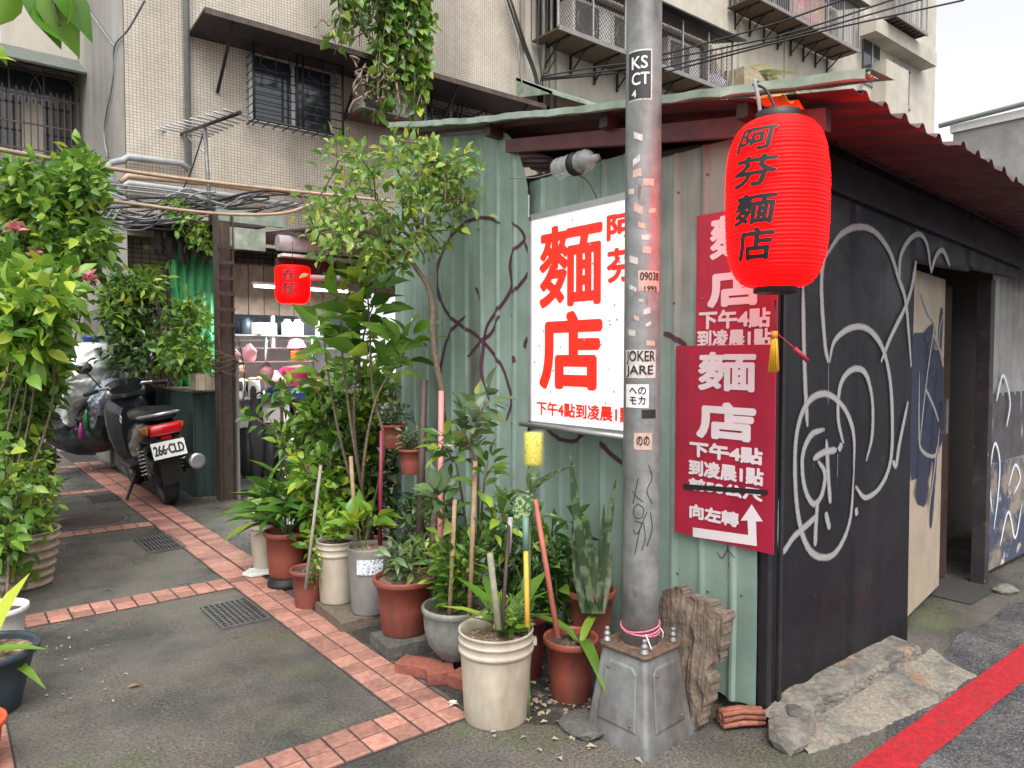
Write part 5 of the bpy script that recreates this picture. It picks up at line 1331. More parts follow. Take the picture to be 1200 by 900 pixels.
# ------------------------------------------------------------------ apartment building behind
FY, FX = 10.0, 1.90
bld = thing('apartment_building', 'long beige apartment block with caged windows rising behind the shed', 'building', (FX, FY, 0))
def bp_(name, mb, material, parent=bld, **k):
    off = Vector((FX, FY, 0)); mb.v = [tuple(Vector(p) - off) for p in mb.v]; return obj(name, mb, parent, material, **k)
XS = at_y(616, 60, FY).x
bp_('tiled_wall', MB().bb((FX, FY, 3.0), (XS, 16, 17)), mosaic)
bp_('lower_wall', MB().bb((FX + .02, FY + .25, 0), (XS, 15.9, 2.998)), mosaic_low)
XE = at_y(1091, 130, FY).x
X3 = at_y(1008, 60, FY).x
bp_('rendered_wall', MB().bb((XS + .002, FY + .03, 0), (X3, 15.8, 17)), beigewall)
bp_('end_wall', MB().bb((X3 + .002, FY - .10, 0), (XE, 15.9, 17)), mat('pale_render', (.47, .43, .37), .8, var=.1, vs=2., col2=(.36, .32, .27), m2=(.5, .75), s2=.8, streak=6.))
m = MB(); m.add([(FX - .006, FY + .01, 2.2), (FX - .006, 13.4, 2.2), (FX - .006, 13.4, 17), (FX - .006, FY + .01, 17)], [(0, 1, 2, 3)]); bp_('side_wall', m, mosaic_side)
m = MB(); m.add([(FX - .004, FY + .3, 0), (FX - .004, 13.4, 0), (FX - .004, 13.4, 2.199), (FX - .004, FY + .3, 2.199)], [(0, 1, 2, 3)]); bp_('lower_side_wall', m, mat('dark_grey_render', (.17, .16, .145), .85, var=.25, vs=5.))
# joints and pilaster lines on the rendered part
for px in (640, 652, 848, 858, 866, 920):
    x = at_y(px, 40, FY).x; bp_('wall_strip', MB().bb((x, FY - .01, 3), (x + .12, FY + .035, 17)), beigewall)
def quadY(pp, y): return [at_y(px, py, y) for px, py in pp]
# awning over the second floor windows: sloping sheet with front flap
def awning(a_px, b_px, y0, y1, drop, name='awning', material=awningm):
    a = at_y(*a_px, y1); b = at_y(*b_px, y1); z = (a.z + b.z) / 2
    m = MB(); m.add([(a.x, y0, z + drop), (b.x, y0, z + drop), (b.x, y1, z), (a.x, y1, z)], [(0, 1, 2, 3)])
    o = bp_(name, m, material, solid=.03); 
    mm = MB(); mm.bar((a.x, y1, z - .03), (b.x, y1, z - .03), .025, .07); bp_('awning_edge', mm, brownmetal)
    return a.x, b.x, z
ax0, ax1, az = awning((240, 8), (640, 124), FY, FY - .75, -.06)
for px in (262, 412, 520, 600):
    x = at_y(px, 60, FY - .3).x; mm = MB(); mm.bar((x, FY - .70, az - .06), (x, FY - .02, az - .72), .035, .035); bp_('awning_strut', mm, blackmetal)
# caged windows
def caged(px0, py0, px1, py1, out=.28, nh=6, label=None, arches=2):
    a = at_y(px0, py0, FY - out); b = at_y(px1, py1, FY - out); x0, x1 = a.x, b.x; z1, z0 = a.z, b.z
    zc0 = at_y((px0 + px1) / 2, py1 - 8, FY - out).z
    win = bp_('window', MB().bb((x0 + .04, FY - .012, z0 + .10), (x1 - .04, FY + .05, z1 - .05)), glassdark, label=label)
    m = MB()
    for x in (x0 + .04, (x0 + x1) / 2, x1 - .04): m.bb((x - .025, FY - .03, z0 + .09), (x + .025, FY - .013, z1 - .04))
    m.bb((x0, FY - .03, z0 + .05), (x1, FY - .0125, z0 + .09)); bp_('frame', m, alu, win)
    r = .011; y = FY - out
    def br(p, q, rr=r): bp_('bar', MB().tube([p, q], rr, 6), blackmetal, win)
    for x in (x0, x1, (x0 + x1) / 2 - .04, (x0 + x1) / 2 + .04): br((x, y, z0), (x, y, z1), .016)
    for z in (z0, z1): br((x0, y, z), (x1, y, z), .016); br((x0, y, z), (x0, FY, z)); br((x1, y, z), (x1, FY, z))
    xm = (x0 + x1) / 2; zr = z0 + (z1 - z0) * .66
    for s0, s1 in ((x0, xm - .04), (xm + .04, x1)):
        for i in range(nh):
            z = z0 + .10 + (zr - z0 - .08) * i / (nh - 1); br((s0, y, z), (s1, y, z), .008)
        c = (s0 + s1) / 2; w_ = (s1 - s0) * .36; hh = z1 - zr - .03
        arc = [(c + w_ * math.cos(t), y, zr + .06 + (hh - .05) * math.sin(t)) for t in [math.pi * k / 12 for k in range(13)]]
        bp_('bar', MB().tube(arc, .008, 6), blackmetal, win)
        for dx in (-w_, 0, w_): br((c, y, zr), (c + dx, y, zr + .08 if dx else z1), .007)
    for z in [z0 + (z1 - z0) * k / 9 for k in range(1, 9)]: br((x0, y, z), (x0, FY, z), .006)
    for i in range(9): x = x0 + (x1 - x0) * (i + .5) / 9; br((x, y, z0), (x, FY, z0), .008)
caged(297, 50, 402, 160, label='caged second floor window with arched bars')
caged(506, 112, 570, 160, label='caged second floor window above the shed roof')
# small air conditioner behind the ivy
def aircon(name, label, c, size, parentless=True, grp='air conditioners on the facade'):
    t = thing(name, label, 'air conditioner', c, group=grp); w_, d_, h_ = size
    obj('casing', MB().bb((0, -d_, 0), (w_, 0, h_)), t, mat('aircon_casing', (.62, .60, .55), .5, var=.1), bevel=.015)
    obj('fan_grille', MB().bb((w_ * .06, -d_ - .012, h_ * .1), (w_ * .64, -d_ - .001, h_ * .9)), t, mat('aircon_grille', (.11, .105, .10), .6, var=.3, vs=60.))
    fan = MB(); fan.tube([(w_ * .35 + h_ * .33 * math.cos(a), -d_ - .016, h_ * .5 + h_ * .33 * math.sin(a)) for a in [6.283 * k / 24 for k in range(25)]], .008, 5, False); obj('fan_ring', fan, t, alu)
    m = MB(); m.bb((w_ * .72, -d_ - .006, h_ * .12), (w_ * .93, -d_ - .001, h_ * .88)); obj('side_panel', m, t, whitep)
    return t
p = at_y(425, 128, FY - .35); aircon('air_conditioner', 'small dark air conditioner half hidden by hanging ivy', (p.x, FY - .01, p.z), (.75, .34, .5))
m = MB(); m.bb((p.x - .1, FY - .5, p.z - .08), (p.x + 1.0, FY - .02, p.z - .03)); bp_('aircon_shelf', m, rust)
# long cage with air conditioners
def cage(label, px0, py0, px1, py1, hgt, out, nbar, diag=False, units=()):
    a = at_y(px0, py0, FY - out); b = at_y(px1, py1, FY - out); x0, x1, z0 = a.x, b.x, (a.z + b.z) / 2; z1 = z0 + hgt; y = FY - out
    t = thing('window_cage', label, 'window cage', (x0, FY, z0), group='steel cages on the facade')
    def q(name, mb, material, **k): mb.v = [tuple(Vector(p_) - Vector((x0, FY, z0))) for p_ in mb.v]; return obj(name, mb, t, material, **k)
    q('platform', MB().bb((x0, y, z0 - .03), (x1, FY - .01, z0)), rust)
    m = MB(); m.add([(x0 - .1, FY, z1 + .28), (x1 + .25, FY, z1 + .28), (x1 + .25, y - .18, z1 + .04), (x0 - .1, y - .18, z1 + .04)], [(0, 1, 2, 3)]); q('canopy', m, awningm, solid=.03)
    for zz in (z0 + .02, z1): q('rail', MB().bar((x0, y, zz), (x1, y, zz), .03), brownmetal)
    q('rail', MB().bar((x0, y - .03, z0 - .02), (x1, y - .03, z0 - .02), .03, .08), mat('grey_rail', (.2, .19, .18), .6))
    n = 6
    for i in range(n + 1): x = x0 + (x1 - x0) * i / n; q('post', MB().bar((x, y, z0), (x, y, z1), .03), alu)
    for i in range(n + 2):
        x = x0 + (x1 - x0) * (i + .5) / (n + 2); m = MB(); m.bar((x, FY - .02, z0 - .04), (x, y + .05, z0 - .045), .035); m.bar((x, FY - .02, z0 - .04), (x, FY - .02, z0 - .42), .035); m.bar((x, FY - .02, z0 - .36), (x, FY - out * .6, z0 - .05), .025); q('bracket', m, blackmetal)
    bm = MB()
    L_ = x1 - x0
    for i in range(nbar):
        x = x0 + L_ * i / nbar
        if diag:
            e = min(x + hgt, x1); bm.bar((x, y, z0), (e, y, z0 + (e - x)), .007); s = max(x - hgt, x0); bm.bar((x, y, z0), (s, y, z0 + (x - s)), .007)
        else: bm.bar((x, y, z0), (x, y, z1), .012)
    for i in range(5): bm.bar((x0, FY - out * i / 5, z0), (x0, FY - out * i / 5, z1), .012); bm.bar((x1, FY - out * i / 5, z0), (x1, FY - out * i / 5, z1), .012)
    q('mesh_bars', bm, brownmetal if diag else alu, stuff=True)
    q('shade_pane', MB().bb((x0 + .1, FY - .03, z0 + .05), (x1 - .1, FY - .012, z1 + .1)), glassdark)  # dark pane added at the back, stands for shade under the canopy
    for u, lb in units:
        ux = at_y(u, 50, FY - .25).x; aircon('air_conditioner', lb, (ux, FY - .12, z0 + .02), (1.0, .38, .75))
    return x0, x1, z0, z1
cx0, cx1, cz0, cz1 = cage('long steel cage holding air conditioners left and right of the pole', 654, 32, 858, 108, 1.05, .7, 62, True, ((660, 'beige air conditioner at the left end of the long cage'), (706, 'beige air conditioner just left of the street pole in the long cage'), (772, 'beige air conditioner just right of the street pole in the long cage')))
# bundled plastic sheets in the cage
stone('plastic_bundle', 'bundle wrapped in pale plastic inside the long cage', (at_y(838, 92, FY - .4).x, FY - .4, cz0), (.75, .4, .5), mat('pale_plastic_sheet', (.45, .44, .48), .3, var=.3, vs=8.), 31, 'bundle')
gx0, gx1, gz0, gz1 = cage('upper steel cage with a flowered curtain, right of the pole', 884, -8, 1006, 62, 1.1, .7, 60, False)
fx = at_y(928, 20, FY - .6).x
fcurt = mat('flowered_curtain', (.55, .38, .28), .7, var=.3, vs=6., col2=(.62, .2, .3), m2=(.5, .58), s2=3., col3=(.75, .5, .08), s3=5., m3=(.58, .64))
P = [[(fx + 1.5 * i / 30, FY - .55 + .03 * math.sin(i), gz0 + .05 + 1.0 * j / 4) for i in range(31)] for j in range(5)]
one('flowered_curtain', MB().grid(P), 'curtain printed with pink and yellow flowers inside the upper cage', 'curtain', (0, 0, 0), fcurt, solid=.01)
P = [[(fx - 2.2 + 1.3 * i / 30, FY - .5, gz0 + .05 + 1.0 * j / 4) for i in range(31)] for j in range(5)]
# recessed windows in the end wall
for a_, b_, lb in (((1012, 45), (1030, 95), 'recessed window with pale curtain'), ((1048, 75), (1065, 118), 'dark recessed window')):
    A0 = at_y(*a_, FY - .10); B0 = at_y(*b_, FY - .10); zt_, zb_ = A0.z, B0.z - .2
    wn = bp_('window', MB().bb((A0.x, FY - .115, zb_), (B0.x, FY - .06, zt_)), glassdark, label=lb)
    m = MB(); m.bb((A0.x - .08, FY - .14, zb_ - .08), (B0.x + .08, FY - .1155, zb_)); m.bb((A0.x - .08, FY - .14, zt_), (B0.x + .08, FY - .1155, zt_ + .08)); m.bb(((A0.x + B0.x) / 2 - .03, FY - .135, zb_), ((A0.x + B0.x) / 2 + .03, FY - .116, zt_)); bp_('frame', m, alu, wn)
A0 = at_y(1008, 40, FY - .12); B0 = at_y(1080, 82, FY - .12); bp_('ledge', MB().bb((A0.x, FY - .55, A0.z - .05), (B0.x, FY - .10, A0.z + .35)), beigewall)
kx0, kx1, kz0, kz1 = cage('small steel cage high on the end of the building', 1050, 20, 1086, 38, 1.6, .8, 18, False)
A0 = at_y(1030, 80, FY - .3); bp_('balcony_box', MB().bb((A0.x, FY - .5, A0.z - 1.6), (A0.x + 1.4, FY - .1, A0.z + .2)), beigewall)
# planter tray over the shed roof
A0 = at_y(872, 104, FY - .5)
pl_ = thing('roof_planter', 'tray of pale reeds on the wall just above the shed roof', 'planter', (A0.x, FY - .5, A0.z))
obj('tray', MB().bb((0, 0, 0), (2.0, .4, .5)), pl_, mat('slatted_tray', (.33, .27, .18), .7, var=.3))
leaf_parts([leaf_matrix(V3(rnd.uniform(.1, 1.9), .2, .45), (rnd.uniform(.2, 1), rnd.uniform(-.6, .2), rnd.uniform(.1, .6)), rnd.uniform(.5, .9), rnd, .2) for _ in range(34)], 'strap', leafmat('pale_reed', (.25, .3, .12), (.42, .42, .2)), pl_, .5, 'reed')
m = MB(); m.bar((A0.x - .6, FY - .45, A0.z - .8), (A0.x - .6, FY - .45, A0.z + .25), .06); m.bar((A0.x - .6, FY - .45, A0.z - .1), (A0.x + 1.6, FY - .45, A0.z - .1), .06); bp_('roof_rail', m, beigewall)
# green hooded dormer just above the shed roof
A0 = at_y(645, 122, FY - .9); B0 = at_y(735, 118, FY - .9); zt_ = at_y(690, 97, FY - .9).z
hood = bp_('hood', MB().poly([(A0.x, FY - .9, zt_ - .38), (B0.x + .6, FY - .9, zt_ - .38), (B0.x + .6, FY, zt_ + .1), (A0.x, FY, zt_ + .1)], (0, 0, .05)), greentrim)
m = MB(); m.poly([(A0.x, FY - .9, zt_ - .38), (A0.x, FY, zt_ - .2), (A0.x, FY, zt_ + .15), (A0.x, FY - .9, zt_ - .33)], (.04, 0, 0)); bp_('hood_side', m, greentrim)
bp_('hood_window', MB().bb((A0.x + .5, FY - .03, zt_ - 1.5), (B0.x + .5, FY - .005, zt_ - .2)), glassdark)
# pipes on the wall
def pipe(pts, r, material, name='pipe', n=8, k=1):
    bp_(name, MB().tube(spline(pts, k) if k > 1 else pts, r, n), material)
x = at_y(219, 60, FY - .07).x; zb_ = at_y(222, 198, FY - .07).z; pipe([(x, FY - .07, 17), (x, FY - .07, zb_)], .04, pvcgrey, 'downpipe')
for px in (612, 637, 646):
    x = at_y(px, 60, FY - .06).x; pipe([(x, FY - .06, 17), (x, FY - .06, 4.2)], .03, beigewall, 'downpipe')
def wallpts(pp, y): return [at_y(px, py, y) for px, py in pp]
pipe(wallpts([(222, 199), (212, 191), (150, 184), (145, 188), (128, 191), (128, 210), (137, 218)], FY - .09), .045, pvcgrey, 'drain_pipe')
pipe(wallpts([(375, 232), (240, 214), (150, 206), (142, 214)], FY - .12), .04, cabletan, 'drain_pipe')
pipe(wallpts([(375, 245), (260, 228), (150, 215), (143, 221)], FY - .2), .04, pvcgrey, 'drain_pipe')
# cracks and hanging wires on the facade
for pp in ([(170, 0), (150, 35), (134, 55), (132, 95), (122, 150), (126, 185)], [(95, 0), (120, 35), (134, 55)]):
    pts = [at_x(px, py, FX - .03) for px, py in pp] if True else None
    bp_('wall_cable', MB().tube(spline(pts, 4), .012, 6), cablegrey)
for k, pp in enumerate(([(593, -5), (612, 50), (627, 90), (633, 130)], [(597, -5), (615, 50), (629, 90), (634, 130)], [(642, -5), (640, 60), (636, 95), (635, 130)], [(632, -5), (630, 50), (636, 100), (634, 132)], [(650, 70), (642, 84), (634, 92), (632, 132)], [(590, -5), (606, 50), (612, 100), (617, 120)])):
    bp_('wall_cable', MB().tube(spline(wallpts(pp, FY - .15 - .01 * k), 5), .022 if k < 2 else .014, 6), cablem if k != 5 else cablegrey)
# second building at the end of the alley
b2 = thing('rear_building', 'grey building with a barred window at the far left end of the alley', 'building', (1.9, 13.4, 0))
xw = at_y(18, 0, 13.4).x
obj('wall', MB().bb((-6, 0, 0), (-.01, 3, at_y(0, 50, 13.4).z)), b2, mat('grey_render', (.26, .25, .235), .85, var=.15, vs=3., col2=(.18, .17, .155), m2=(.5, .7), s2=1., streak=5.))
obj('upper_wall', MB().bb((xw - 1.9, .05, at_y(0, 50, 13.4).z), (-.012, 3, 17)), b2, beigewall)
A0 = at_y(0, 62, 12.7); B0 = at_y(95, 74, 12.7)
m = MB(); m.add([(-3, -.75, A0.z - .05), (.0, -.75, A0.z - .05), (.0, 0, A0.z + .35), (-3, 0, A0.z + .35)], [(0, 1, 2, 3)]); obj('awning', m, b2, mat('grey_green_awning', (.10, .115, .10), .6, var=.2), solid=.03)
w0 = at_y(0, 75, 13.38); w1 = at_y(93, 188, 13.38)
wn = obj('window', MB().bb((w0.x - 1.9 - 1, -.03, w1.z), (w1.x - 1.9 - .05, -.005, w0.z)), b2, glassdark)
obj('back_panel', MB().bb((w0.x - 1.9 + .25, -.05, w1.z), (w0.x - 1.9 + .52, -.031, w0.z - .5)), wn, beigewall)
xs_ = [w0.x - 1.9 + (w1.x - w0.x - .05) * k / 11 for k in range(-4, 12)]
for i, x in enumerate(xs_): obj('bar', MB().bar((x, -.28, w1.z), (x, -.28, w0.z - (.35 if i % 5 else 0)), .03 if i % 5 == 1 else .018), wn, brownmetal)
for z in (w1.z, w1.z + .38, w1.z + .8, w1.z + 1.15, w0.z): obj('bar', MB().bar((xs_[0], -.28, z), (xs_[-1], -.28, z), .022), wn, brownmetal)
for c in (xs_[6], xs_[11] + .05):
    obj('bar', MB().tube([(c + .32 * math.cos(t), -.28, w0.z - .42 + .38 * math.sin(t)) for t in [math.pi * k / 12 for k in range(13)]], .009, 6), wn, brownmetal)
# grey building far beyond the shed on the right
A0 = at_x(1117, 156, 38); 
b3 = thing('far_building', 'plain grey concrete building far behind the shed roof', 'building', (38, A0.y, 0))
obj('wall', MB().bb((0, -14, 0), (12, 0, A0.z)), b3, mat('far_grey_concrete', (.25, .245, .235), .85, var=.2, vs=1.2, col2=(.17, .165, .16), m2=(.45, .7), s2=.35, streak=3.))
obj('parapet', MB().bb((-.12, -14.1, A0.z + .001), (12.1, .1, A0.z + .35)), b3, whitep)
obj('roof_pipe', MB().tube([(-.3, .5, A0.z + .4), (-.3, -14, A0.z + .9)], .12, 8), b3, pvcgrey)

# ------------------------------------------------------------------ ivy
iv0 = at_y(450, -40, FY - .8)
ivy = thing('hanging_ivy', 'thick ivy hanging down the facade beside the caged window', 'climbing plant', iv0)
q = random.Random(77); LA, LB = [], []; tw = MB()
for i in range(70):
    px = q.uniform(445, 505) if i < 50 else q.uniform(395, 450)
    bot = (20 + 125 * q.random() ** .7 if px > 440 else q.uniform(10, 70)); 
    if px > 495: bot = q.uniform(70, 95)
    pts = [at_y(px + q.uniform(-6, 6), y_, FY - .75 - q.uniform(0, .3)) - iv0 for y_ in [-35 + (bot + 35) * k / 4 for k in range(5)]]
    path = spline(pts, 3); tw.tube(path, .008, 4)
    (LB if px > 488 else LA).extend(twig_leaves(path, 26 if px > 440 else 9, .13, q, .0, -.5, .1, .5, 1.6, .5))
for i in range(26):
    px, py = q.uniform(415, 470), q.uniform(70, 100); pts = [at_y(px, py, FY - .8) - iv0]
    for k in range(4): px += q.uniform(-10, 8); py += q.uniform(-6, 16); pts.append(at_y(px, py, FY - .8 - q.uniform(0, .3)) - iv0)
    tw.tube(spline(pts, 4), .014, 5)
for i in range(8):
    px, py = q.uniform(400, 470), q.uniform(0, 30); pts = [at_y(px, py, FY - .8) - iv0]
    for k in range(4): px -= q.uniform(5, 14); py += q.uniform(-8, 14); pts.append(at_y(px, py, FY - .8) - iv0)
    tw.tube(spline(pts, 4), .011, 5)
obj('vines', tw, ivy, mat('dry_vine', (.22, .17, .12), .9, var=.3), stuff=True)
q.shuffle(LA); leaf_parts(LA[:200], 'round', G2, ivy, .3); leaf_mass(LA[200:], 'round', G1, ivy, .3); leaf_mass(LB, 'round', G3, ivy, .3)

# ------------------------------------------------------------------ cables
def cable(label, pp, dep, r, material, sag=0., cat='cable', grp='cables over the alley', name='overhead_cable'):
    pts = [at_d(px, py, d) for (px, py), d in zip(pp, dep)]
    return one(name, MB().tube([p - pts[0] for p in spline(pts, 8)], r, 6), label, cat, pts[0], material, grp)
cable('tan cable crossing the alley in front of the building, upper one', [(-20, 172), (120, 196), (260, 215), (480, 238)], [5.2, 6.2, 7.0, 8.2], .018, cabletan)
cable('tan cable crossing the alley just above the post top', [(-20, 212), (120, 234), (250, 250), (330, 250), (372, 236)], [5.2, 6.2, 7.0, 7.4, 7.6], .016, cabletan)
for k, pp in enumerate(([(770, 66), (900, 30), (1010, -8)], [(768, 72), (920, 40), (1060, -5)], [(768, 82), (930, 42), (1095, -5)], [(768, 88), (950, 40), (1130, 0)])):
    cable(('topmost', 'second', 'third', 'lowest')[k] + ' of the four black cables crossing before the beige wall right of the pole', pp, [8.2, 7.5, 7.0], .010, cablem, grp='black cables right of the pole')
for k, pp in enumerate(([(634, 90), (690, 80), (740, 74)], [(634, 92), (690, 86), (740, 79)], [(634, 94), (700, 88), (740, 84)])):
    cable(('upper', 'middle', 'lower')[k] + ' of three black cables left of the pole under the long cage', pp, [12.5, 12.0, 11.5], .016, cablem, grp='black cables left of the pole')
bun = thing('cable_tangle', 'tangle of black and grey cables under the pipes at the building corner', 'cables', at_y(150, 235, 9.2))
q = random.Random(9)
for i in range(26):
    a0_ = V3(*at_d(q.uniform(85, 150), q.uniform(215, 262), q.uniform(7.6, 8.4))); b0_ = V3(*at_d(q.uniform(230, 372), q.uniform(222, 245), q.uniform(7.6, 8.6)))
    md = a0_.lerp(b0_, q.uniform(.3, .6)) + V3(0, 0, q.uniform(-.22, .05)); md2 = a0_.lerp(b0_, .75) + V3(0, 0, q.uniform(-.15, .08))
    obj('cable', MB().tube([p - bun.location for p in spline([a0_, md, md2, b0_], 7)], q.choice((.008, .010, .014)), 5), bun, cablem if q.random() < .6 else cablegrey)
for i in range(6):
    a0_ = at_d(q.uniform(110, 150), 240, 7.8); b0_ = at_d(q.uniform(75, 110), q.uniform(260, 300), 7.5); obj('cable', MB().tube([p - bun.location for p in spline([a0_, a0_.lerp(b0_, .5) + V3(0, 0, -.1), b0_], 6)], .012, 5), bun, cablegrey)
# television aerial
PXB = 2.37; post_b = at_z(266, 586); post_t = at_x(260, 252, post_b.x)
ae_b = at_x(247, 262, post_b.x + .05)
ae = thing('television_aerial', 'old television aerial on a thin mast above the steel post', 'aerial', ae_b)
mt_ = at_x(240, 150, post_b.x + .05) - ae_b
obj('mast', MB().tube([(0, 0, 0), mt_], .022, 8), ae, iron)
b0_, b1_ = at_x(209, 158, post_b.x + .2) - ae_b, at_x(281, 132, post_b.x - .1) - ae_b
obj('boom', MB().tube([b0_, b1_], .022, 6), ae, blackmetal)
for i in range(11):
    c = b0_.lerp(b1_, .03 + .94 * i / 10); hl = .42 - .022 * i
    e = V3(.82, .5, .1) * hl; obj('element', MB().tube([c - e, c + e], .010, 5), ae, alu)
obj('brace', MB().tube([mt_ * .72, mt_ * .95 + (b0_ - mt_) * .6], .012, 5), ae, alu)
obj('lead', MB().tube(spline([mt_, mt_ + V3(-.1, .3, -.5), mt_ + V3(-.2, .9, -.9)], 5), .008, 5), ae, cablem)
# ------------------------------------------------------------------ steel post and food stall
pb = V3(post_b.x, post_b.y, 0); PH = at_x(258, 252, pb.x).z
post = thing('steel_post', 'brown steel post wrapped with wires at the corner of the food stall', 'post', pb)
m = MB()
for s in (-1, 1): m.box((s * .075, 0, PH / 2), (.012, .16, PH))
m.box((0, 0, PH / 2), (.138, .012, PH)); obj('column', m, post, brownmetal)
obj('side_strip', MB().box((.105, -.05, .75), (.03, .03, 1.5)), post, alu)
for i in range(6): obj('batten', MB().box((0, -.085, PH - .35 - i * .16), (.165, .015, .035)), post, darkbrown)
for i in range(8):
    z = 1.32 + .03 * i; pts = [((.13 + .02 * math.sin(i + k)) * math.cos(6.283 * k / 16), (.13 + .02 * math.sin(i * 2 + k)) * math.sin(6.283 * k / 16), z + .03 * math.sin(k * .8 + i)) for k in range(17)]
    obj('wire', MB().tube(spline(pts, 2), .004, 5, False), post, rust)
obj('wire', MB().tube(spline([(.11, -.1, 1.7), (.16, -.12, 1.3), (.13, -.1, .9), (.17, -.1, 1.15)], 6), .005, 5), post, cablem)
# ledge and roofs of the ground floor
led = thing('stall_roof', 'low sheet roof with dark eaves over the food stall', 'roof', (2.0, 8.0, 2.6))
def lr(name, mb, material, **k): mb.v = [tuple(Vector(p) - Vector((2.0, 8.0, 2.6))) for p in mb.v]; return obj(name, mb, led, material, **k)
m = MB(); m.add([(FX - .02, 10.2, 3.12), (3.0, 10.2, 3.12), (3.0, 8.3, 3.0), (FX - .02, 8.9, 3.02)], [(0, 1, 2, 3)]); lr('ledge', m, awningm, solid=.05)
a = at_x(225, 262, 2.35); lr('green_trim', MB().bb((2.3, 7.75, 2.90), (3.0, 7.80, 3.02)), greentrim)
lr('white_trim', MB().bb((2.42, 7.70, 2.62), (2.78, 7.745, 2.84)), greentrim)
m = MB(); m.add([(2.95, 5.2, 2.62), (8.5, 5.2, 2.5), (8.5, 9.9, 3.0), (2.95, 9.9, 3.05)], [(0, 1, 2, 3)]); lr('roof_sheet', m, roofunder, solid=.02)
lr('eave_roll', MB().tube([(2.85, 7.55, 2.70), (6.5, 7.35, 2.72)], .085, 12), mat('pale_mauve_sheet', (.42, .36, .38), .45, var=.12))
lr('eave_roll', MB().bb((2.85, 7.40, 2.545), (6.5, 7.55, 2.575)), whitep)
lr('eave_beam', MB().bb((2.85, 7.56, 2.34), (6.5, 7.62, 2.54)), maroonwood)
lr('awning_tube', MB().tube([(2.7, 6.9, 2.27), (4.9, 6.0, 2.29)], .03, 10), mat('mauve_tube', (.3, .25, .28), .5))
lr('dark_beam', MB().bb((2.5, 8.0, 2.70), (2.7, 9.8, 2.86)), darkbrown)
# back wall of planks, upper shelf
bw = thing('stall_back_wall', 'white stall wall with wooden planks above', 'wall', (2.6, 9.6, 0))
for i in range(22): obj('plank', MB().bb((.02 + i * .205, 0, 2.02), (.215 + i * .205, .025 + .006 * (i % 3), 2.7)), bw, mat('stall_plank', (.21, .15, .11), .7, var=.25, vs=8., orand=.2))
obj('white_wall', MB().bb((0, .06, 0), (4.6, .10, 2.02)), bw, whitep)
usf = thing('wall_shelf', 'steel shelf with white uprights high on the stall wall', 'shelf', (2.65, 9.2, 0))
for x in (.2, .75, 1.35): obj('upright', MB().bar((x, 0, 1.62), (x, 0, 2.02), .06, .03), usf, whitepl)
for z in (1.62, 1.78): obj('board', MB().bb((0, -.05, z - .02), (2.6, .35, z)), usf, steel if z < 1.7 else alu)
obj('dark_recess', MB().bb((0, .36, 1.78), (2.6, .38, 2.05)), usf, glassdark)
for i, (x, mt) in enumerate(((.45, darkblue), (.98, whitepl), (1.12, whitepl))):
    one('jug', MB().lathe([(.07, 0), (.075, .02), (.075, .16), (.04, .19), (.04, .21), (.0, .21)], 14), ('dark blue jug on the high stall shelf', 'white jug on the high stall shelf beside the upright', 'white jug at the end of the pair on the high stall shelf')[i], 'jug', (2.65 + x, 9.3, 1.78), mt, 'jugs on the stall shelf')
# counter
ct = thing('stall_counter', 'stainless counter of the food stall behind the steel post', 'counter', (2.62, 8.25, 0))
obj('front_panel', MB().bb((0, 0, .0), (.50, .03, .98)), ct, whitep)
obj('counter_top', MB().bb((-.02, -.05, .98), (2.4, .75, 1.015)), ct, steel)
obj('lower_shelf', MB().bb((.5, .1, .42), (2.4, .7, .44)), ct, steel)
for x in (.52, 2.36):
    for y in (.0, .68): obj('leg', MB().bar((x, y, 0), (x, y, .98), .035), ct, steel)
for x in (.38, .95):
    obj('shelf_pole', MB().tube([(x, .1, 1.015), (x, .1, 1.72)], .016, 8), ct, steel)
obj('shelf_board', MB().bb((-.05, .05, 1.43), (1.0, .3, 1.445)), ct, mat('pink_shelf', (.55, .35, .33), .6))
for i, x in enumerate((.12, .25)): obj('knob', MB().lathe([(.022, 0), (.022, .02), (.0, .025)], 10, (x, -.03, .90)), ct, mat('brass_knob', (.5, .35, .12), .4, .6))
# things on and around the counter
bagp = mat('pink_plastic_bag', (.75, .38, .42), .35, var=.15, vs=15.)
def bag(label, p, s, seed):
    q = random.Random(seed); m = MB(); P = []
    for j in range(9):
        f = j / 8; r = s * (.55 + .5 * math.sin(f * 2.6)) * (1 - .75 * max(0, f - .6) / .4)
        P.append([(r * (1 + .3 * noise.noise((math.cos(k * .52) * 2, math.sin(k * .52) * 2, f * 3 + seed))) * math.cos(k * .5236), r * .7 * (1 + .3 * noise.noise((math.cos(k * .52) * 2, math.sin(k * .52) * 2, f * 3 + seed))) * math.sin(k * .5236), s * 2.4 * f) for k in range(12)])
    m.grid(P, True, True); one('plastic_bag', m, label, 'bag', p, bagp, 'plastic bags at the stall')
bag('small red pink bag on the stall shelf next to the post', V3(2.68, 8.45, 1.447), .06, 1); bag('tall pale pink bag on the stall shelf', V3(2.84, 8.43, 1.447), .085, 2)
bag('pink bag hanging beside the shelf pole', V3(3.02, 8.38, 1.22), .09, 3); bag('mauve bag on the counter behind the basket', V3(3.25, 8.75, 1.02), .13, 4)
bk = thing('blue_basket', 'blue plastic basket on the stall counter', 'basket', (3.10, 8.34, 1.016))
bl_ = mat('blue_plastic', (.02, .09, .42), .45)
for s in (0, 1): obj('long_side', MB().bb((0, s * .26, 0), (.40, s * .26 + .012, .125)), bk, bl_); obj('short_side', MB().bb((s * .388, .013, 0), (s * .388 + .012, .259, .125)), bk, bl_)
for k in range(5): obj('slot', MB().bb((.04 + k * .07, -.003, .05), (.085 + k * .07, -.0005, .075)), bk, whitepl)
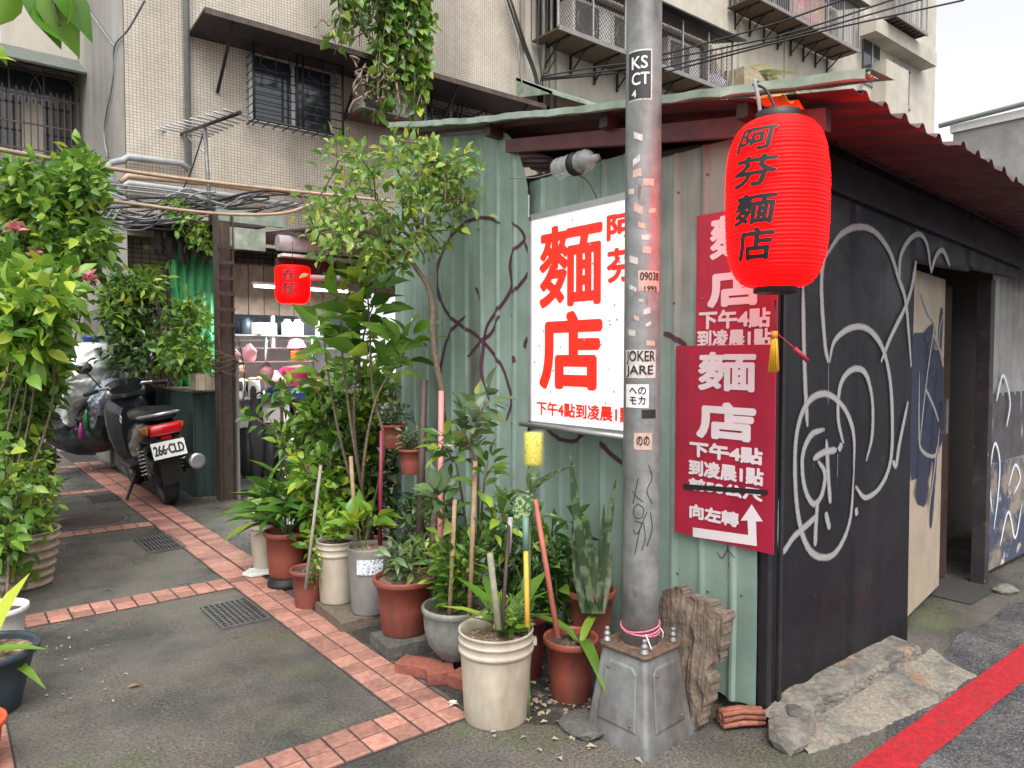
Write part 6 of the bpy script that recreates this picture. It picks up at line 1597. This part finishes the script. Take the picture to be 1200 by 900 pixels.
obj('bottom', MB().bb((.013, .013, .002), (.387, .259, .01)), bk, bl_)
for i, (x, y, r, h) in enumerate(((2.98, 8.36, .04, .10), (3.06, 8.55, .05, .12), (2.9, 8.5, .035, .14), (2.72, 8.4, .03, .09))):
    one('condiment_jar', MB().lathe([(r * .9, 0), (r, .01), (r, h * .75), (r * .6, h * .85), (r * .6, h), (0, h)], 14), ('steel jar beside the blue basket', 'dark jar behind the blue basket', 'tall dark jar near the shelf pole', 'small jar near the post')[i], 'jar', (x, y, 1.016), (steel, darkbrown, darkbrown, whitepl)[i], 'jars on the counter')
for i, (lb, cn, x, y, z, sz, col) in enumerate((('yellow paper bag on the counter right of the basket', 'bag', 3.62, 8.4, 1.016, (.14, .1, .2), (.7, .5, .06)), ('blue plastic box on the counter beside the yellow bag', 'box', 3.8, 8.42, 1.016, (.2, .14, .12), (.04, .14, .42)), ('red tin on the stall counter behind the pink bag', 'tin', 3.4, 8.72, 1.016, (.1, .1, .14), (.5, .04, .03)), ('white carton on the high stall shelf', 'carton', 3.3, 9.25, 1.782, (.3, .16, .15), (.6, .58, .52)), ('orange box on the stall shelf board', 'box', 3.42, 8.42, 1.447, (.14, .12, .12), (.65, .22, .04)), ('stack of white bowls on the counter', 'bowls', 3.0, 8.75, 1.016, (.14, .14, .2), (.68, .67, .64)))):
    one(('paper_bag', 'plastic_box', 'tin', 'carton', 'goods_box', 'bowl_stack')[i], MB().lathe([(sz[0] * .4, 0), (sz[0] * .5, .01), (sz[0] * .52, sz[2] * .6), (sz[0] * .45, sz[2]), (sz[0] * .4, sz[2] * .95)], 12) if i in (2, 5) else MB().bb((-sz[0] / 2, -sz[1] / 2, 0), (sz[0] / 2, sz[1] / 2, sz[2])), lb, cn, (x, y, z), mat('goods_%d' % i, col, .5, var=.2, vs=14.), rz=rnd.uniform(-.4, .4), bevel=.006)
# umbrellas hung on the counter front
um = thing('black_umbrella', 'folded black umbrellas hanging on the counter front', 'umbrella', (2.80, 8.12, .05))
for k, (dx, h0, h1) in enumerate(((0, .02, .98), (.13, .0, .70), (-.11, .1, .66))):
    P = []
    for j in range(8):
        f = j / 7; r = .03 + .075 * math.sin(min(1, f * 1.2) * math.pi * .85)
        P.append([(dx + r * (1 + .25 * math.sin(a * 4 + k)) * math.cos(a), r * (1 + .25 * math.sin(a * 4 + k)) * math.sin(a), h0 + (h1 - h0) * f) for a in [6.283 * i / 16 for i in range(16)]])
    obj('canopy', MB().grid(P, True, True), um, cablem)
obj('handle', MB().tube(spline([(0, 0, .95), (0, 0, 1.02), (.05, 0, 1.05), (.09, 0, 1.0)], 5), .012, 8), um, blackmetal)
gc = thing('gas_cylinder', 'dull steel gas cylinder under the counter', 'gas cylinder', (3.2, 8.05, .25))
obj('tank', MB().lathe([(.11, 0), (.13, .03), (.135, .2), (.12, .28), (.05, .33), (.05, .36), (.0, .36)], 20), gc, alu); obj('collar', MB().lathe([(.07, .33), (.07, .42), (.06, .42), (.06, .33)], 16), gc, alu)
one('crate', MB().bb((-.2, -.15, 0), (.2, .15, .25)), 'dark crate under the gas cylinder', 'crate', (3.2, 8.05, 0), darkbrown, bevel=.01)
ch = thing('red_chair', 'red metal folding chair by the stall counter', 'chair', (3.45, 7.85, 0), R(30))
rc = mat('red_chair_paint', (.45, .04, .02), .4)
obj('seat', MB().lathe([(.16, .44), (.18, .45), (.18, .47), (.16, .475), (.0, .475)], 20), ch, mat('orange_seat', (.55, .10, .04), .5))
obj('backrest', MB().tube([(.18 * math.cos(t), .17, .48 + .42 * math.sin(t)) for t in [math.pi * k / 14 for k in range(15)]], .014, 8), ch, rc)
obj('back_pad', MB().bb((-.13, .16, .66), (.13, .178, .82)), ch, mat('orange_seat', (1, 1, 1)), bevel=.01)
for sx in (-1, 1):
    for sy in (-1, 1): obj('leg', MB().tube([(sx * .15, sy * .14, .45), (sx * .19, sy * .18, 0)], .012, 7), ch, rc)
# lit window / menu panel at the back right and tube lamps
lb_ = mat('lit_menu_panel', (.8, .82, .85), .4, var=.15, vs=40., emit=(.93, .97, 1.), es=.5, col2=(.35, .45, .6), m2=(.6, .66), s2=28.)
mp = thing('lit_menu_panel', 'bright lit white panel seen between the leaves and the green wall', 'sign', (4.1, 8.6, 1.35))
A0 = at_y(418, 352, 8.6); B0 = at_y(484, 432, 8.6)
mp.location = (A0.x, 8.6, B0.z - .05)
obj('panel_face', MB().bb((0, 0, 0), (B0.x - A0.x + .3, .04, A0.z - B0.z + .15)), mp, lb_)
for f in (.0, .52, 1.): obj('mullion', MB().bar(((B0.x - A0.x + .3) * f, -.02, 0), ((B0.x - A0.x + .3) * f, -.02, A0.z - B0.z + .15), .05), mp, darkbrown)
obj('tube_lamp', MB().tube([(.5, -.1, -.03), (B0.x - A0.x + .2, -.1, -.03)], .02, 8), mp, mat('lit_tube', (.9, .9, .9), .4, emit=(.95, 1, 1), es=6.))
obj('sill', MB().bb((0, -.06, -.12), (B0.x - A0.x + .3, -.005, -.05)), mp, darkbrown)
ld = bpy.data.lights.new('stall_tube', 'AREA'); ld.energy = 40; ld.shape = 'RECTANGLE'; ld.size = 1.2; ld.size_y = .06; ld.color = (.95, 1, 1)
lo = bpy.data.objects.new('stall_tube', ld); C.objects.link(lo); lo.location = (3.6, 8.7, 2.30)
tl = thing('tube_light', 'fluorescent tube under the stall roof', 'lamp', (3.6, 8.7, 2.32)); obj('tube', MB().tube([(-.6, 0, .02), (.6, 0, .02)], .014, 8), tl, _M['lit_tube']); obj('holder', MB().bb((-.62, -.03, .04), (.62, .03, .07)), tl, whitepl)
sw = thing('stall_side_wall', 'dark wall closing the stall behind the green shed', 'wall', (6.4, 5.0, 0)); obj('wall_body', MB().bb((0, 0, 0), (.06, 4.9, 2.55)), sw, darkbrown)

# ------------------------------------------------------------------ people in the stall
skin = mat('skin', (.50, .30, .21), .5, var=.06)
hairm = mat('black_hair', (.015, .012, .011), .45)
def person(label, loc, rz, joints, edges, radii, shirt, bands, head, hat=None, lean=0.):
    """one skinned body; bands: (predicate, material)"""
    t = thing('person', label, 'person', loc, rz)
    me = bpy.data.meshes.new('body'); me.from_pydata(joints, edges, [])
    o = obj('body', me, t, shirt)
    sk_ = o.modifiers.new('skin', 'SKIN'); sk_.use_smooth_shade = True
    for i, r in enumerate(radii): me.skin_vertices[0].data[i].radius = (r, r * .85) if not hasattr(r, '__len__') else r
    me.skin_vertices[0].data[0].use_root = True
    s_ = o.modifiers.new('sub', 'SUBSURF'); s_.levels = 2; s_.render_levels = 2
    bpy.context.view_layer.update()
    dg = bpy.context.evaluated_depsgraph_get(); me2 = bpy.data.meshes.new_from_object(o.evaluated_get(dg))
    me2.materials.clear(); me2.materials.append(shirt)
    for mt, _ in bands: me2.materials.append(mt)
    for p in me2.polygons:
        p.use_smooth = True
        for k, (mt, pred) in enumerate(bands):
            if pred(p.center): p.material_index = k + 1
    o.modifiers.clear(); o.data = me2
    hx, hy, hz, yaw = head
    bm = bmesh.new(); bmesh.ops.create_uvsphere(bm, u_segments=24, v_segments=18, radius=1)
    for v in bm.verts:
        c = v.co.copy(); x, y, z = c.x * .076, c.y * .095, c.z * .118
        if z < 0: x *= 1 + z * 2.2; y = y * (1 + z * 1.2) - .012 * (-z / .118)
        if c.y < -.75 and -.25 < c.z < .12: y -= .016 * max(0, 1 - abs(c.x) * 4.5)          # nose
        if c.y < -.5 and .08 < c.z < .3 and .15 < abs(c.x) < .55: y += .008                     # eye sockets
        if c.y < -.6 and -.52 < c.z < -.42 and abs(c.x) < .3: y += .005                        # mouth line
        if abs(c.x) > .93 and -.2 < c.z < .25: x *= 1.12                                         # ears
        v.co = (x, y, z)
    mh_ = bpy.data.meshes.new('head'); bm.to_mesh(mh_); bm.free()
    mh_.polygons.foreach_set('use_smooth', [True] * len(mh_.polygons))
    h = obj('head', mh_, t, skin); h.location = (hx, hy, hz); h.rotation_euler = (lean, 0, yaw)
    for s in (-1, 1):
        e = obj('eye', MB().lathe([(0, -.008), (.009, 0), (0, .008)], 10), h, hairm); e.location = (s * .030, -.082, .016)
    obj('mouth', MB().bb((-.022, -.083, -.060), (.022, -.075, -.054)), h, mat('lips', (.35, .12, .1), .5))
    bm = bmesh.new(); bmesh.ops.create_uvsphere(bm, u_segments=20, v_segments=16, radius=1)
    bmesh.ops.delete(bm, geom=[v for v in bm.verts if v.co.z < -.25 or (v.co.y < -.45 and v.co.z < .52)], context='VERTS')
    for v in bm.verts: v.co = (v.co.x * .086, v.co.y * .105 + .006, v.co.z * .128 + .004)
    mh2 = bpy.data.meshes.new('hair'); bm.to_mesh(mh2); bm.free(); mh2.polygons.foreach_set('use_smooth', [True] * len(mh2.polygons))
    obj('hair', mh2, h, hairm, solid=.012)
    if hat:
        obj('cap', MB().lathe([(.13, .055), (.115, .065), (.10, .10), (.085, .135), (.05, .158), (.0, .163)], 22), h, hat)
    return t
J = [(0, 0, .95), (0, 0, 1.12), (0, -.02, 1.32), (0, -.03, 1.43), (.18, -.02, 1.36), (.25, -.05, 1.12), (.16, -.28, 1.05), (.14, -.36, 1.05), (-.18, -.02, 1.36), (-.25, -.05, 1.12), (-.14, -.28, 1.05), (-.12, -.36, 1.05), (.09, 0, .5), (.1, .02, .06), (.1, -.1, .04), (-.09, 0, .5), (-.1, .02, .06), (-.1, -.1, .04)]
E_ = [(0, 1), (1, 2), (2, 3), (2, 4), (4, 5), (5, 6), (6, 7), (2, 8), (8, 9), (9, 10), (10, 11), (0, 12), (12, 13), (13, 14), (0, 15), (15, 16), (16, 17)]
Rr = [(.15, .11), (.14, .10), (.15, .10), .052, .062, .046, .035, .028, .062, .046, .035, .028, .07, .045, .04, .07, .045, .04]
def fingers(t, base, dirs, mtl=skin):
    for k, (o_, d) in enumerate(dirs):
        o_ = Vector(base) + Vector(o_); d = Vector(d); L_ = (.07, .078, .073, .06, .055)[k]
        obj('finger', MB().tube([o_, o_ + d * L_ * .5, o_ + d * L_ * .8 + V3(0, 0, -.012), o_ + d * L_ + V3(0, 0, -.022)], [.0095, .009, .008, .006], 7), t, mtl)
fd = [((.03 - .02 * k, -.03, 0), (.12 - .08 * k, -1, 0)) for k in range(4)] + [((.04, .0, 0), (.75, -.6, 0))]
h1 = at_y(274, 432, 9.25)
off1 = h1.z - 1.56
p1 = person('person in black and white striped top standing behind the counter by the post', V3(h1.x, 9.25, 0), R(20), [(x, y, z * (1 + off1 / 1.56)) for x, y, z in J], E_, Rr, mat('black_shirt', (.02, .02, .025), .8), [(skin, lambda c: c.y < -.18 or c.z > 1.40 + off1), (mat('dark_trousers', (.03, .03, .04), .8), lambda c: c.z < .9), (mat('white_stripe', (.6, .6, .6), .8), lambda c: abs(abs(c.x) - .07) < .02 and c.z > 1)], (0, -.06, 1.56 + off1, R(25)), lean=R(12))
for s in (-1, 1): fingers(p1, (s * .13, -.38, 1.05 * (1 + off1 / 1.56)), [((o_[0] * s, o_[1], o_[2]), (d[0] * s, d[1], d[2])) for o_, d in fd])
h2 = at_y(349, 412, 8.95); off2 = h2.z - 1.60
J2 = [(x, y, z * (1 + off2 / 1.6)) for x, y, z in J]; sc2 = 1 + off2 / 1.6
J2[8] = (-.18, -.02, 1.36 * sc2); J2[9] = (-.30, -.15, 1.20 * sc2); J2[10] = (-.36, -.36, 1.25 * sc2); J2[11] = (-.40, -.43, 1.27 * sc2)
p2 = person('person in pink cap and magenta top reaching over the counter', V3(h2.x, 8.95, 0), R(-35), J2, E_, Rr, mat('magenta_shirt', (.42, .015, .09), .8), [(skin, lambda c: c.y < -.2 or c.z > 1.40 * sc2), (mat('grey_trousers', (.08, .08, .09), .8), lambda c: c.z < .9)], (0, -.05, 1.60 * sc2, R(-10)), mat('pink_cap', (.72, .16, .2), .8, var=.3, vs=30.), R(10))
fingers(p2, (-.41, -.45, 1.27 * sc2), [((o_[0], o_[1], o_[2]), (d[0] - .4, d[1], d[2])) for o_, d in fd]); fingers(p2, (.13, -.38, 1.05 * sc2), fd)

# ------------------------------------------------------------------ planter wall, curtain and plants behind the scooter
pw = thing('planter_box', 'dark green sheet planter box behind the scooter', 'planter', (2.15, 8.1, 0))
dg_ = mat('dark_green_sheet', (.022, .045, .04), .6, var=.25, vs=6., streak=4.)
for i in range(5): obj('panel', MB().bb((i * .085, .0, .0), (i * .085 + .082, .02, 1.12)), pw, dg_)
for i in range(8): obj('panel', MB().bb((-.02, .02 + i * .235, 0), (-.001, .25 + i * .235, 1.12)), pw, dg_)
obj('top_rail', MB().bb((-.04, -.02, 1.121), (.45, 1.95, 1.15)), pw, rotwood); obj('soil', MB().bb((0, .03, 1.0), (.43, 1.9, 1.12)), pw, dirt)
wt = thing('wooden_trough', 'pale slatted trough on the planter box next to the post', 'trough', (2.33, 8.0, 1.152))
for i in range(6): obj('slat', MB().bb((-.2 + i * .07, -.11, 0), (-.135 + i * .07, -.10, .17)), wt, mat('trough_slat', (.34, .28, .2), .8, var=.2, orand=.1)); 
obj('back_board', MB().bb((-.2, .12, 0), (.22, .13, .17)), wt, _M['trough_slat']); obj('end_board', MB().bb((-.22, -.11, 0), (-.205, .13, .17)), wt, _M['trough_slat'])
def bank(name, label, base, regs, dep, nt, nl, size, shape, mt, parts, seed): return hedge(name, label, base, regs, dep, nt, nl, size, shape, mt, parts, seed, 'plants on the planter box', .009)
bank('planter_shrub', 'mixed dark green shrub growing on the planter box', V3(2.25, 9.3, 1.13), [(155, 370, 35, 40), (150, 410, 35, 25), (140, 345, 25, 25)], 8.4, 120, 12, .115, 'ovate', G2, 150, 51)
bank('planter_shrub', 'brighter leafy shrub on the planter box in front of the green curtain', V3(2.3, 8.5, 1.15), [(222, 385, 26, 40), (215, 420, 28, 18)], 7.7, 110, 12, .095, 'ovate', G1, 150, 52)
bank('flowering_shrub', 'tall light leaved plant at the top of the planter near the flowers', V3(2.1, 9.2, 1.13), [(150, 335, 40, 12), (135, 360, 30, 20), (180, 330, 14, 8)], 8.2, 50, 10, .12, 'lance', G3, 120, 53)
hb = at_d(208, 248, 8.0); hedge('ledge_plant', 'small plant trailing from the low roof edge above the green curtain', hb, [(212, 245, 18, 8), (225, 270, 16, 14), (236, 282, 8, 8)], 8.0, 34, 9, .085, 'ovate', G3, 80, 54, 'plants on the roof edge', .005)
P = []
for j in range(14):
    P.append([at_y(197 + 53 * i / 40, 285, 9.3).lerp(at_y(208 + 45 * i / 40, 455, 9.0), j / 13) + V3(0, .022 * math.sin(i * .8 + .15 * j) + .03 * noise.noise((i * .2, j * .2, 3)), 0) for i in range(41)])
cz_ = P[-1][0].copy(); P = [[p_ - cz_ for p_ in r_] for r_ in P]
one('green_curtain', MB().grid(P), 'green plastic curtain hanging behind the planter shrubs', 'curtain', cz_, mat('green_plastic_sheet', (.045, .33, .12), .4, var=.2, vs=4.), solid=.006)
m = MB(); m.bar((FX + .05, 9.4, 2.78), (2.9, 9.2, 2.8), .05, .06); one('curtain_rail', m, 'rail carrying the green curtain', 'rail', (0, 0, 0), brownmetal)
# dark rag hanging at the gap, shading strips under the ledge
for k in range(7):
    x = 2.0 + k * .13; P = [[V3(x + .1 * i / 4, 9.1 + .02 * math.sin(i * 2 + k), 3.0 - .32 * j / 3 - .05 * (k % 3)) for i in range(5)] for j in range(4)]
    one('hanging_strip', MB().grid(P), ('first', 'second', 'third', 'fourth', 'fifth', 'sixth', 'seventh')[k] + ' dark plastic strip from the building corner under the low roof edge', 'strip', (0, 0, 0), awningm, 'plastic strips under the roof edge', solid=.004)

# ------------------------------------------------------------------ clutter left of the scooter
cb_ = V3(1.70, 11.2, 0)
one('grey_box', MB().bb((-.22, -.2, 0), (.22, .2, .62)), 'plain grey brown box on the ground left of the scooter', 'box', at_z(143, 546) + V3(.12, .2, 0), mat('grey_brown_box', (.12, .105, .09), .7, var=.15), rz=R(-12), bevel=.02)
bb_ = at_z(108, 533) + V3(.05, .2, 0)
one('blue_bin', MB().lathe([(.24, 0), (.25, .02), (.29, .62), (.31, .63), (.31, .66), (.27, .66), (.25, .3)], 24), 'dark blue plastic bin in front of the covered pile', 'bin', bb_, mat('navy_plastic', (.012, .03, .11), .45, var=.15))
# cloth-like covers: displaced shells over the pile
def cover(name, label, base, pts_px, dep, material, seed, cat='cover', thick=.35, fr=7.):
    c = sum((at_d(px, py, dep) for px, py in pts_px), V3(0, 0, 0)) / len(pts_px)
    ring = [at_d(px, py, dep) for px, py in pts_px]; ring = spline(ring + [ring[0]], 5)[:-1]; P = []
    ring = [ring[k // 2].lerp(ring[(k // 2 + 1) % len(ring)], (k % 2) / 2) for k in range(len(ring) * 2)]
    for j in range(24):
        f = j / 23; row = []
        for p_ in ring:
            q_ = c.lerp(p_, math.sin(f * math.pi / 2)); q_ = q_ - _fw * thick * math.cos(f * math.pi / 2)
            fold = abs(math.sin((p_ - c).x * 7 + (p_ - c).z * fr * .6 + 2 * noise.noise(q_ * 2.5) + seed)) * .06 + .07 * noise.noise(q_ * 4 + V3(seed, 0, 0)) + .05 * abs(noise.noise(q_ * 11)) + .02 * noise.noise(q_ * 26)
            row.append(q_ - _fw * fold - base)
        P.append(row)
    for j in range(3): P.append([p_ + _fw * thick * (j + 1) * .5 + (c - base - p_) * .02 * j for p_ in P[23]])
    return one(name, MB().grid(P, True, True), label, cat, base, material)
sheetm = mat('clear_sheet_plastic', (.55, .57, .55), .25, var=.2, vs=9., spec=.8)
cv = at_z(105, 535); cv.z = 0
cover('plastic_cover', 'crumpled clear plastic sheet covering the pile beside the scooter', cv, [(66, 470), (70, 420), (90, 404), (120, 402), (138, 412), (134, 440), (118, 462), (96, 478), (90, 500), (78, 490)], 9.0, sheetm, 3, fr=16.)
cover('dark_sheet', 'dark sheets and bags under the plastic cover', cv, [(62, 520), (66, 470), (95, 450), (130, 450), (140, 480), (138, 520), (100, 532)], 9.3, mat('dark_bag', (.02, .022, .025), .35, var=.3), 6)
cover('blue_grey_bag', 'blue grey plastic bag hanging in front of the pile', cv, [(112, 470), (122, 446), (136, 446), (134, 470), (126, 486), (112, 484)], 8.8, mat('blue_grey_plastic', (.22, .26, .30), .3, var=.25), 9, 'bag', .15)
gbp = at_d(101, 475, 8.6); one('green_bottle', MB().lathe([(.0, 0), (.032, .01), (.034, .14), (.02, .2), (.014, .25), (0, .25)], 16), 'dark green bottle hanging by the covered pile', 'bottle', gbp - V3(0, 0, .3), mat('bottle_green', (.01, .08, .02), .2))
one('purple_bottle', MB().lathe([(.0, 0), (.03, .01), (.03, .12), (.02, .16), (.012, .2), (0, .2)], 14), 'purple bottle below the plastic cover', 'bottle', at_d(95, 505, 8.8) - V3(0, 0, .1), mat('purple_plastic', (.2, .02, .14), .35))
one('blue_cap_jar', MB().lathe([(.0, 0), (.09, .0), (.09, .12), (.1, .12), (.1, .16), (0, .16)], 16), 'jar with blue lid on top of the covered pile', 'jar', at_d(107, 404, 9.0) - V3(0, 0, .05), mat('blue_lid', (.02, .04, .2), .4))
m = MB(); m.bar((0, 0, .02), (.55, .12, .03), .06, .02); one('plank_offcut', m, 'pale board lying on the ground before the grey box', 'board', at_z(106, 551), mat('pale_board', (.32, .3, .27), .7))

# ------------------------------------------------------------------ scooter
S0 = at_z(208, 596); S0.z = 0
sc = thing('motor_scooter', 'black scooter parked in the alley seen from behind', 'scooter', S0 + V3(.0, .30, 0), R(9))
sc.rotation_euler = (0, R(-9), R(0)); sc.scale = (1.17,) * 3
sblack = mat('scooter_black', (.012, .013, .016), .18, var=.1, coat=.6)
sgrey = mat('scooter_grey', (.02, .02, .022), .4, var=.15)
ssil = mat('scooter_silver', (.52, .52, .53), .3, .7, var=.08)
rub = mat('tyre_rubber', (.016, .016, .016), .75, var=.2, vs=40.)
def wheel(y, r, wd):
    m = MB(); P = []
    for k in range(37):
        a = 6.283 * k / 36; P.append([(wd * .5 * x, y + (r - .05 + .05 * zz) * math.cos(a), r + (r - .05 + .05 * zz) * math.sin(a)) for x, zz in ((-.7, -.1), (-1, .3), (-.85, .75), (-.4, .97), (0, 1), (.4, .97), (.85, .75), (1, .3), (.7, -.1))])
    t = obj('wheel', m.grid(P), sc, rub)
    rim = MB(); P = []
    for k in range(37):
        a = 6.283 * k / 36; P.append([(wd * .35 * x, y + q_ * math.cos(a), r + q_ * math.sin(a)) for x, q_ in ((-1, r - .055), (-.8, r - .075), (.8, r - .075), (1, r - .055))])
    obj('rim', rim.grid(P), t, sgrey)
    for k in range(5): a = 6.283 * k / 5; obj('spoke', MB().bar((0, y, r), (0, y + (r - .07) * math.cos(a), r + (r - .07) * math.sin(a)), .03, .035), t, sgrey)
wheel(0, .24, .125); wheel(1.28, .24, .11)
def loft(name, secs, material, parent=sc, n=20, sqr=2.6):
    P = []
    for cx, cy, cz, hw, hh in secs:
        P.append([(cx + hw * (abs(math.cos(a)) ** (2 / sqr)) * (1 if math.cos(a) >= 0 else -1), cy, cz + hh * (abs(math.sin(a)) ** (2 / sqr)) * (1 if math.sin(a) >= 0 else -1)) for a in [6.283 * k / n for k in range(n)]])
    m = MB(); m.grid(P, True, True)
    m.f.append(list(range(n))); m.s.append(False); m.f.append([(len(P) - 1) * n + k for k in range(n)][::-1]); m.s.append(False)
    return obj(name, m, parent, material)
loft('body', [(0, -.34, .70, .06, .05), (0, -.30, .69, .13, .075), (0, -.15, .66, .165, .12), (0, .1, .60, .175, .17), (0, .35, .55, .17, .17), (0, .5, .48, .15, .14), (0, .56, .42, .12, .1)], sblack)
loft('engine_cover', [(0, -.05, .34, .09, .07), (0, .1, .36, .12, .10), (0, .45, .36, .11, .09)], sgrey)
loft('seat', [(0, -.34, .80, .08, .025), (0, -.28, .81, .13, .045), (0, -.05, .815, .155, .055), (0, .2, .80, .155, .055), (0, .42, .79, .12, .05), (0, .5, .77, .08, .03)], mat('seat_vinyl', (.014, .014, .016), .35, var=.15))
obj('grab_rail', MB().tube(spline([(-.14, -.1, .80), (-.13, -.33, .82), (0, -.40, .83), (.13, -.33, .82), (.14, -.1, .80)], 6), .014, 8), sc, ssil)
tlm = mat('tail_light_red', (.45, .005, .01), .12, var=.1, coat=.5, emit=(.8, .0, .02), es=.08); amb = mat('amber_lens', (.45, .17, .03), .15, coat=.4)
P = [[(x, -.335 - .05 * math.cos(x * 7) + .02 * abs(zz), .70 + zz * .042) for x in [-.12 + .24 * i / 14 for i in range(15)]] for zz in (-1, -.5, 0, .5, 1)]
obj('tail_light', MB().grid(P), sc, tlm, solid=.02)
for s in (-1, 1):
    P = [[(s * (.122 + .05 * i / 5), -.315 + .07 * i / 5 + .008 * abs(zz), .70 + zz * .038 * (1 - .1 * i)) for i in range(6)] for zz in (-1, -.5, 0, .5, 1)]
    obj('indicator', MB().grid(P), sc, amb, solid=.02)
obj('reflector', MB().bb((-.04, -.345, .615), (.04, -.335, .64)), sc, tlm)
loft('tail_bracket', [(0, -.34, .60, .05, .04), (0, -.28, .63, .09, .05)], sgrey)
R_ = Matrix.Rotation(R(-18), 3, 'X')
pl0 = V3(0, -.365, .53)
plm = mat('number_plate_white', (.72, .72, .70), .4, var=.05)
pl = obj('number_plate', MB().box(pl0, (.26, .006, .14), R_), sc, plm, bevel=.002)
def plf(x, y): return pl0 + R_ @ V3(x, -.0045, y)
lettering('lettering', '266·CLD', .1, plf, ink, pl, .0035, fit=(.235, .085), nrm=(0, -1, 0))
m = MB(); m.poly([plf(-.08, .0) + V3(0, .03, -.05), plf(.08, 0) + V3(0, .03, -.05), V3(.075, -.27, .22), V3(-.075, -.27, .22)], (0, .008, 0)); obj('mud_flap', m, sc, rub)
obj('muffler', MB().tube([(.19, .30, .30), (.20, .0, .33), (.21, -.30, .37)], [.045, .062, .065], 14), sc, sgrey)
obj('muffler_ring', MB().lathe([(.04, -.01), (.066, -.01), (.068, .012), (.04, .012)], 18), sc, ssil).matrix_local = Matrix.Translation((.21, -.31, .371)) @ Matrix.Rotation(R(90), 4, 'X')
for s in (-1, 1):
    sp_ = MB(); pts = [(s * .155 + .032 * math.cos(k * .8), -.08 + .032 * math.sin(k * .8) - .0005 * k, .30 + .0042 * k) for k in range(60)]; sp_.tube(pts, .007, 5); obj('shock_spring', sp_, sc, ssil)
    obj('shock_rod', MB().tube([(s * .155, -.06, .26), (s * .155, -.10, .6)], .014, 8), sc, sgrey)
obj('footboard', MB().bb((-.16, .55, .27), (.16, .98, .32)), sc, sgrey, bevel=.02)
loft('leg_shield', [(0, .95, .55, .10, .28), (0, 1.0, .60, .19, .34), (0, 1.06, .66, .21, .33), (0, 1.14, .72, .17, .26), (0, 1.24, .76, .08, .14)], sblack)
obj('dash', MB().box((0, .98, .96), (.34, .12, .09), Matrix.Rotation(R(-35), 3, 'X')), sc, ssil, bevel=.03)
loft('headlamp_cowl', [(0, .90, .99, .14, .04), (0, .98, 1.02, .17, .06), (0, 1.1, 1.02, .13, .06), (0, 1.16, 1.0, .06, .03)], sblack)
obj('steering_column', MB().tube([(0, 1.0, .95), (0, 1.22, .42)], .035, 10), sc, sgrey)
for s in (-1, 1): obj('fork', MB().tube([(s * .08, 1.2, .5), (s * .08, 1.28, .24)], .02, 8), sc, ssil)
loft('front_mudguard', [(0, 1.05, .42, .05, .02), (0, 1.2, .51, .07, .03), (0, 1.4, .49, .06, .03), (0, 1.5, .40, .04, .02)], sblack)
obj('handlebar', MB().tube(spline([(-.35, .86, 1.0), (-.2, .93, 1.02), (0, .97, 1.02), (.2, .93, 1.02), (.35, .86, 1.0)], 5), .014, 8), sc, ssil)
for s in (-1, 1):
    obj('grip', MB().tube([(s * .36, .85, .998), (s * .24, .91, 1.012)], .02, 10), sc, rub)
    obj('brake_lever', MB().tube([(s * .22, .96, 1.01), (s * .36, .91, 1.0)], .007, 6), sc, ssil)
    obj('mirror_stem', MB().tube(spline([(s * .2, .94, 1.03), (s * .26, .95, 1.14), (s * .30, .94, 1.2)], 4), .007, 6), sc, blackmetal)
    o = obj('mirror', MB().lathe([(.0, -.014), (.045, -.012), (.055, 0), (.05, .006), (.0, .006)], 18), sc, sblack); o.matrix_local = Matrix.Translation((s * .31, .93, 1.24)) @ Matrix.Rotation(R(80), 4, 'X') @ Matrix.Diagonal((1.35, 1, 1, 1))
obj('kick_stand', MB().tube([(-.14, .42, .26), (-.28, .38, .02), (-.30, .33, .012)], .014, 7), sc, blackmetal)
obj('key_ring', MB().tube([(-.175, .43 + .035 * math.cos(a), .76 + .035 * math.sin(a)) for a in [6.283 * k / 20 for k in range(21)]], .006, 6), sc, ssil)
cover('black_bag', 'black bag lying over the scooter footboard', S0 + V3(0, 1.0, 0), [(140, 455), (160, 448), (172, 462), (166, 490), (150, 500), (134, 490), (132, 470)], 8.5, mat('black_bag_vinyl', (.014, .014, .017), .3, var=.3), 12, 'bag', .2)
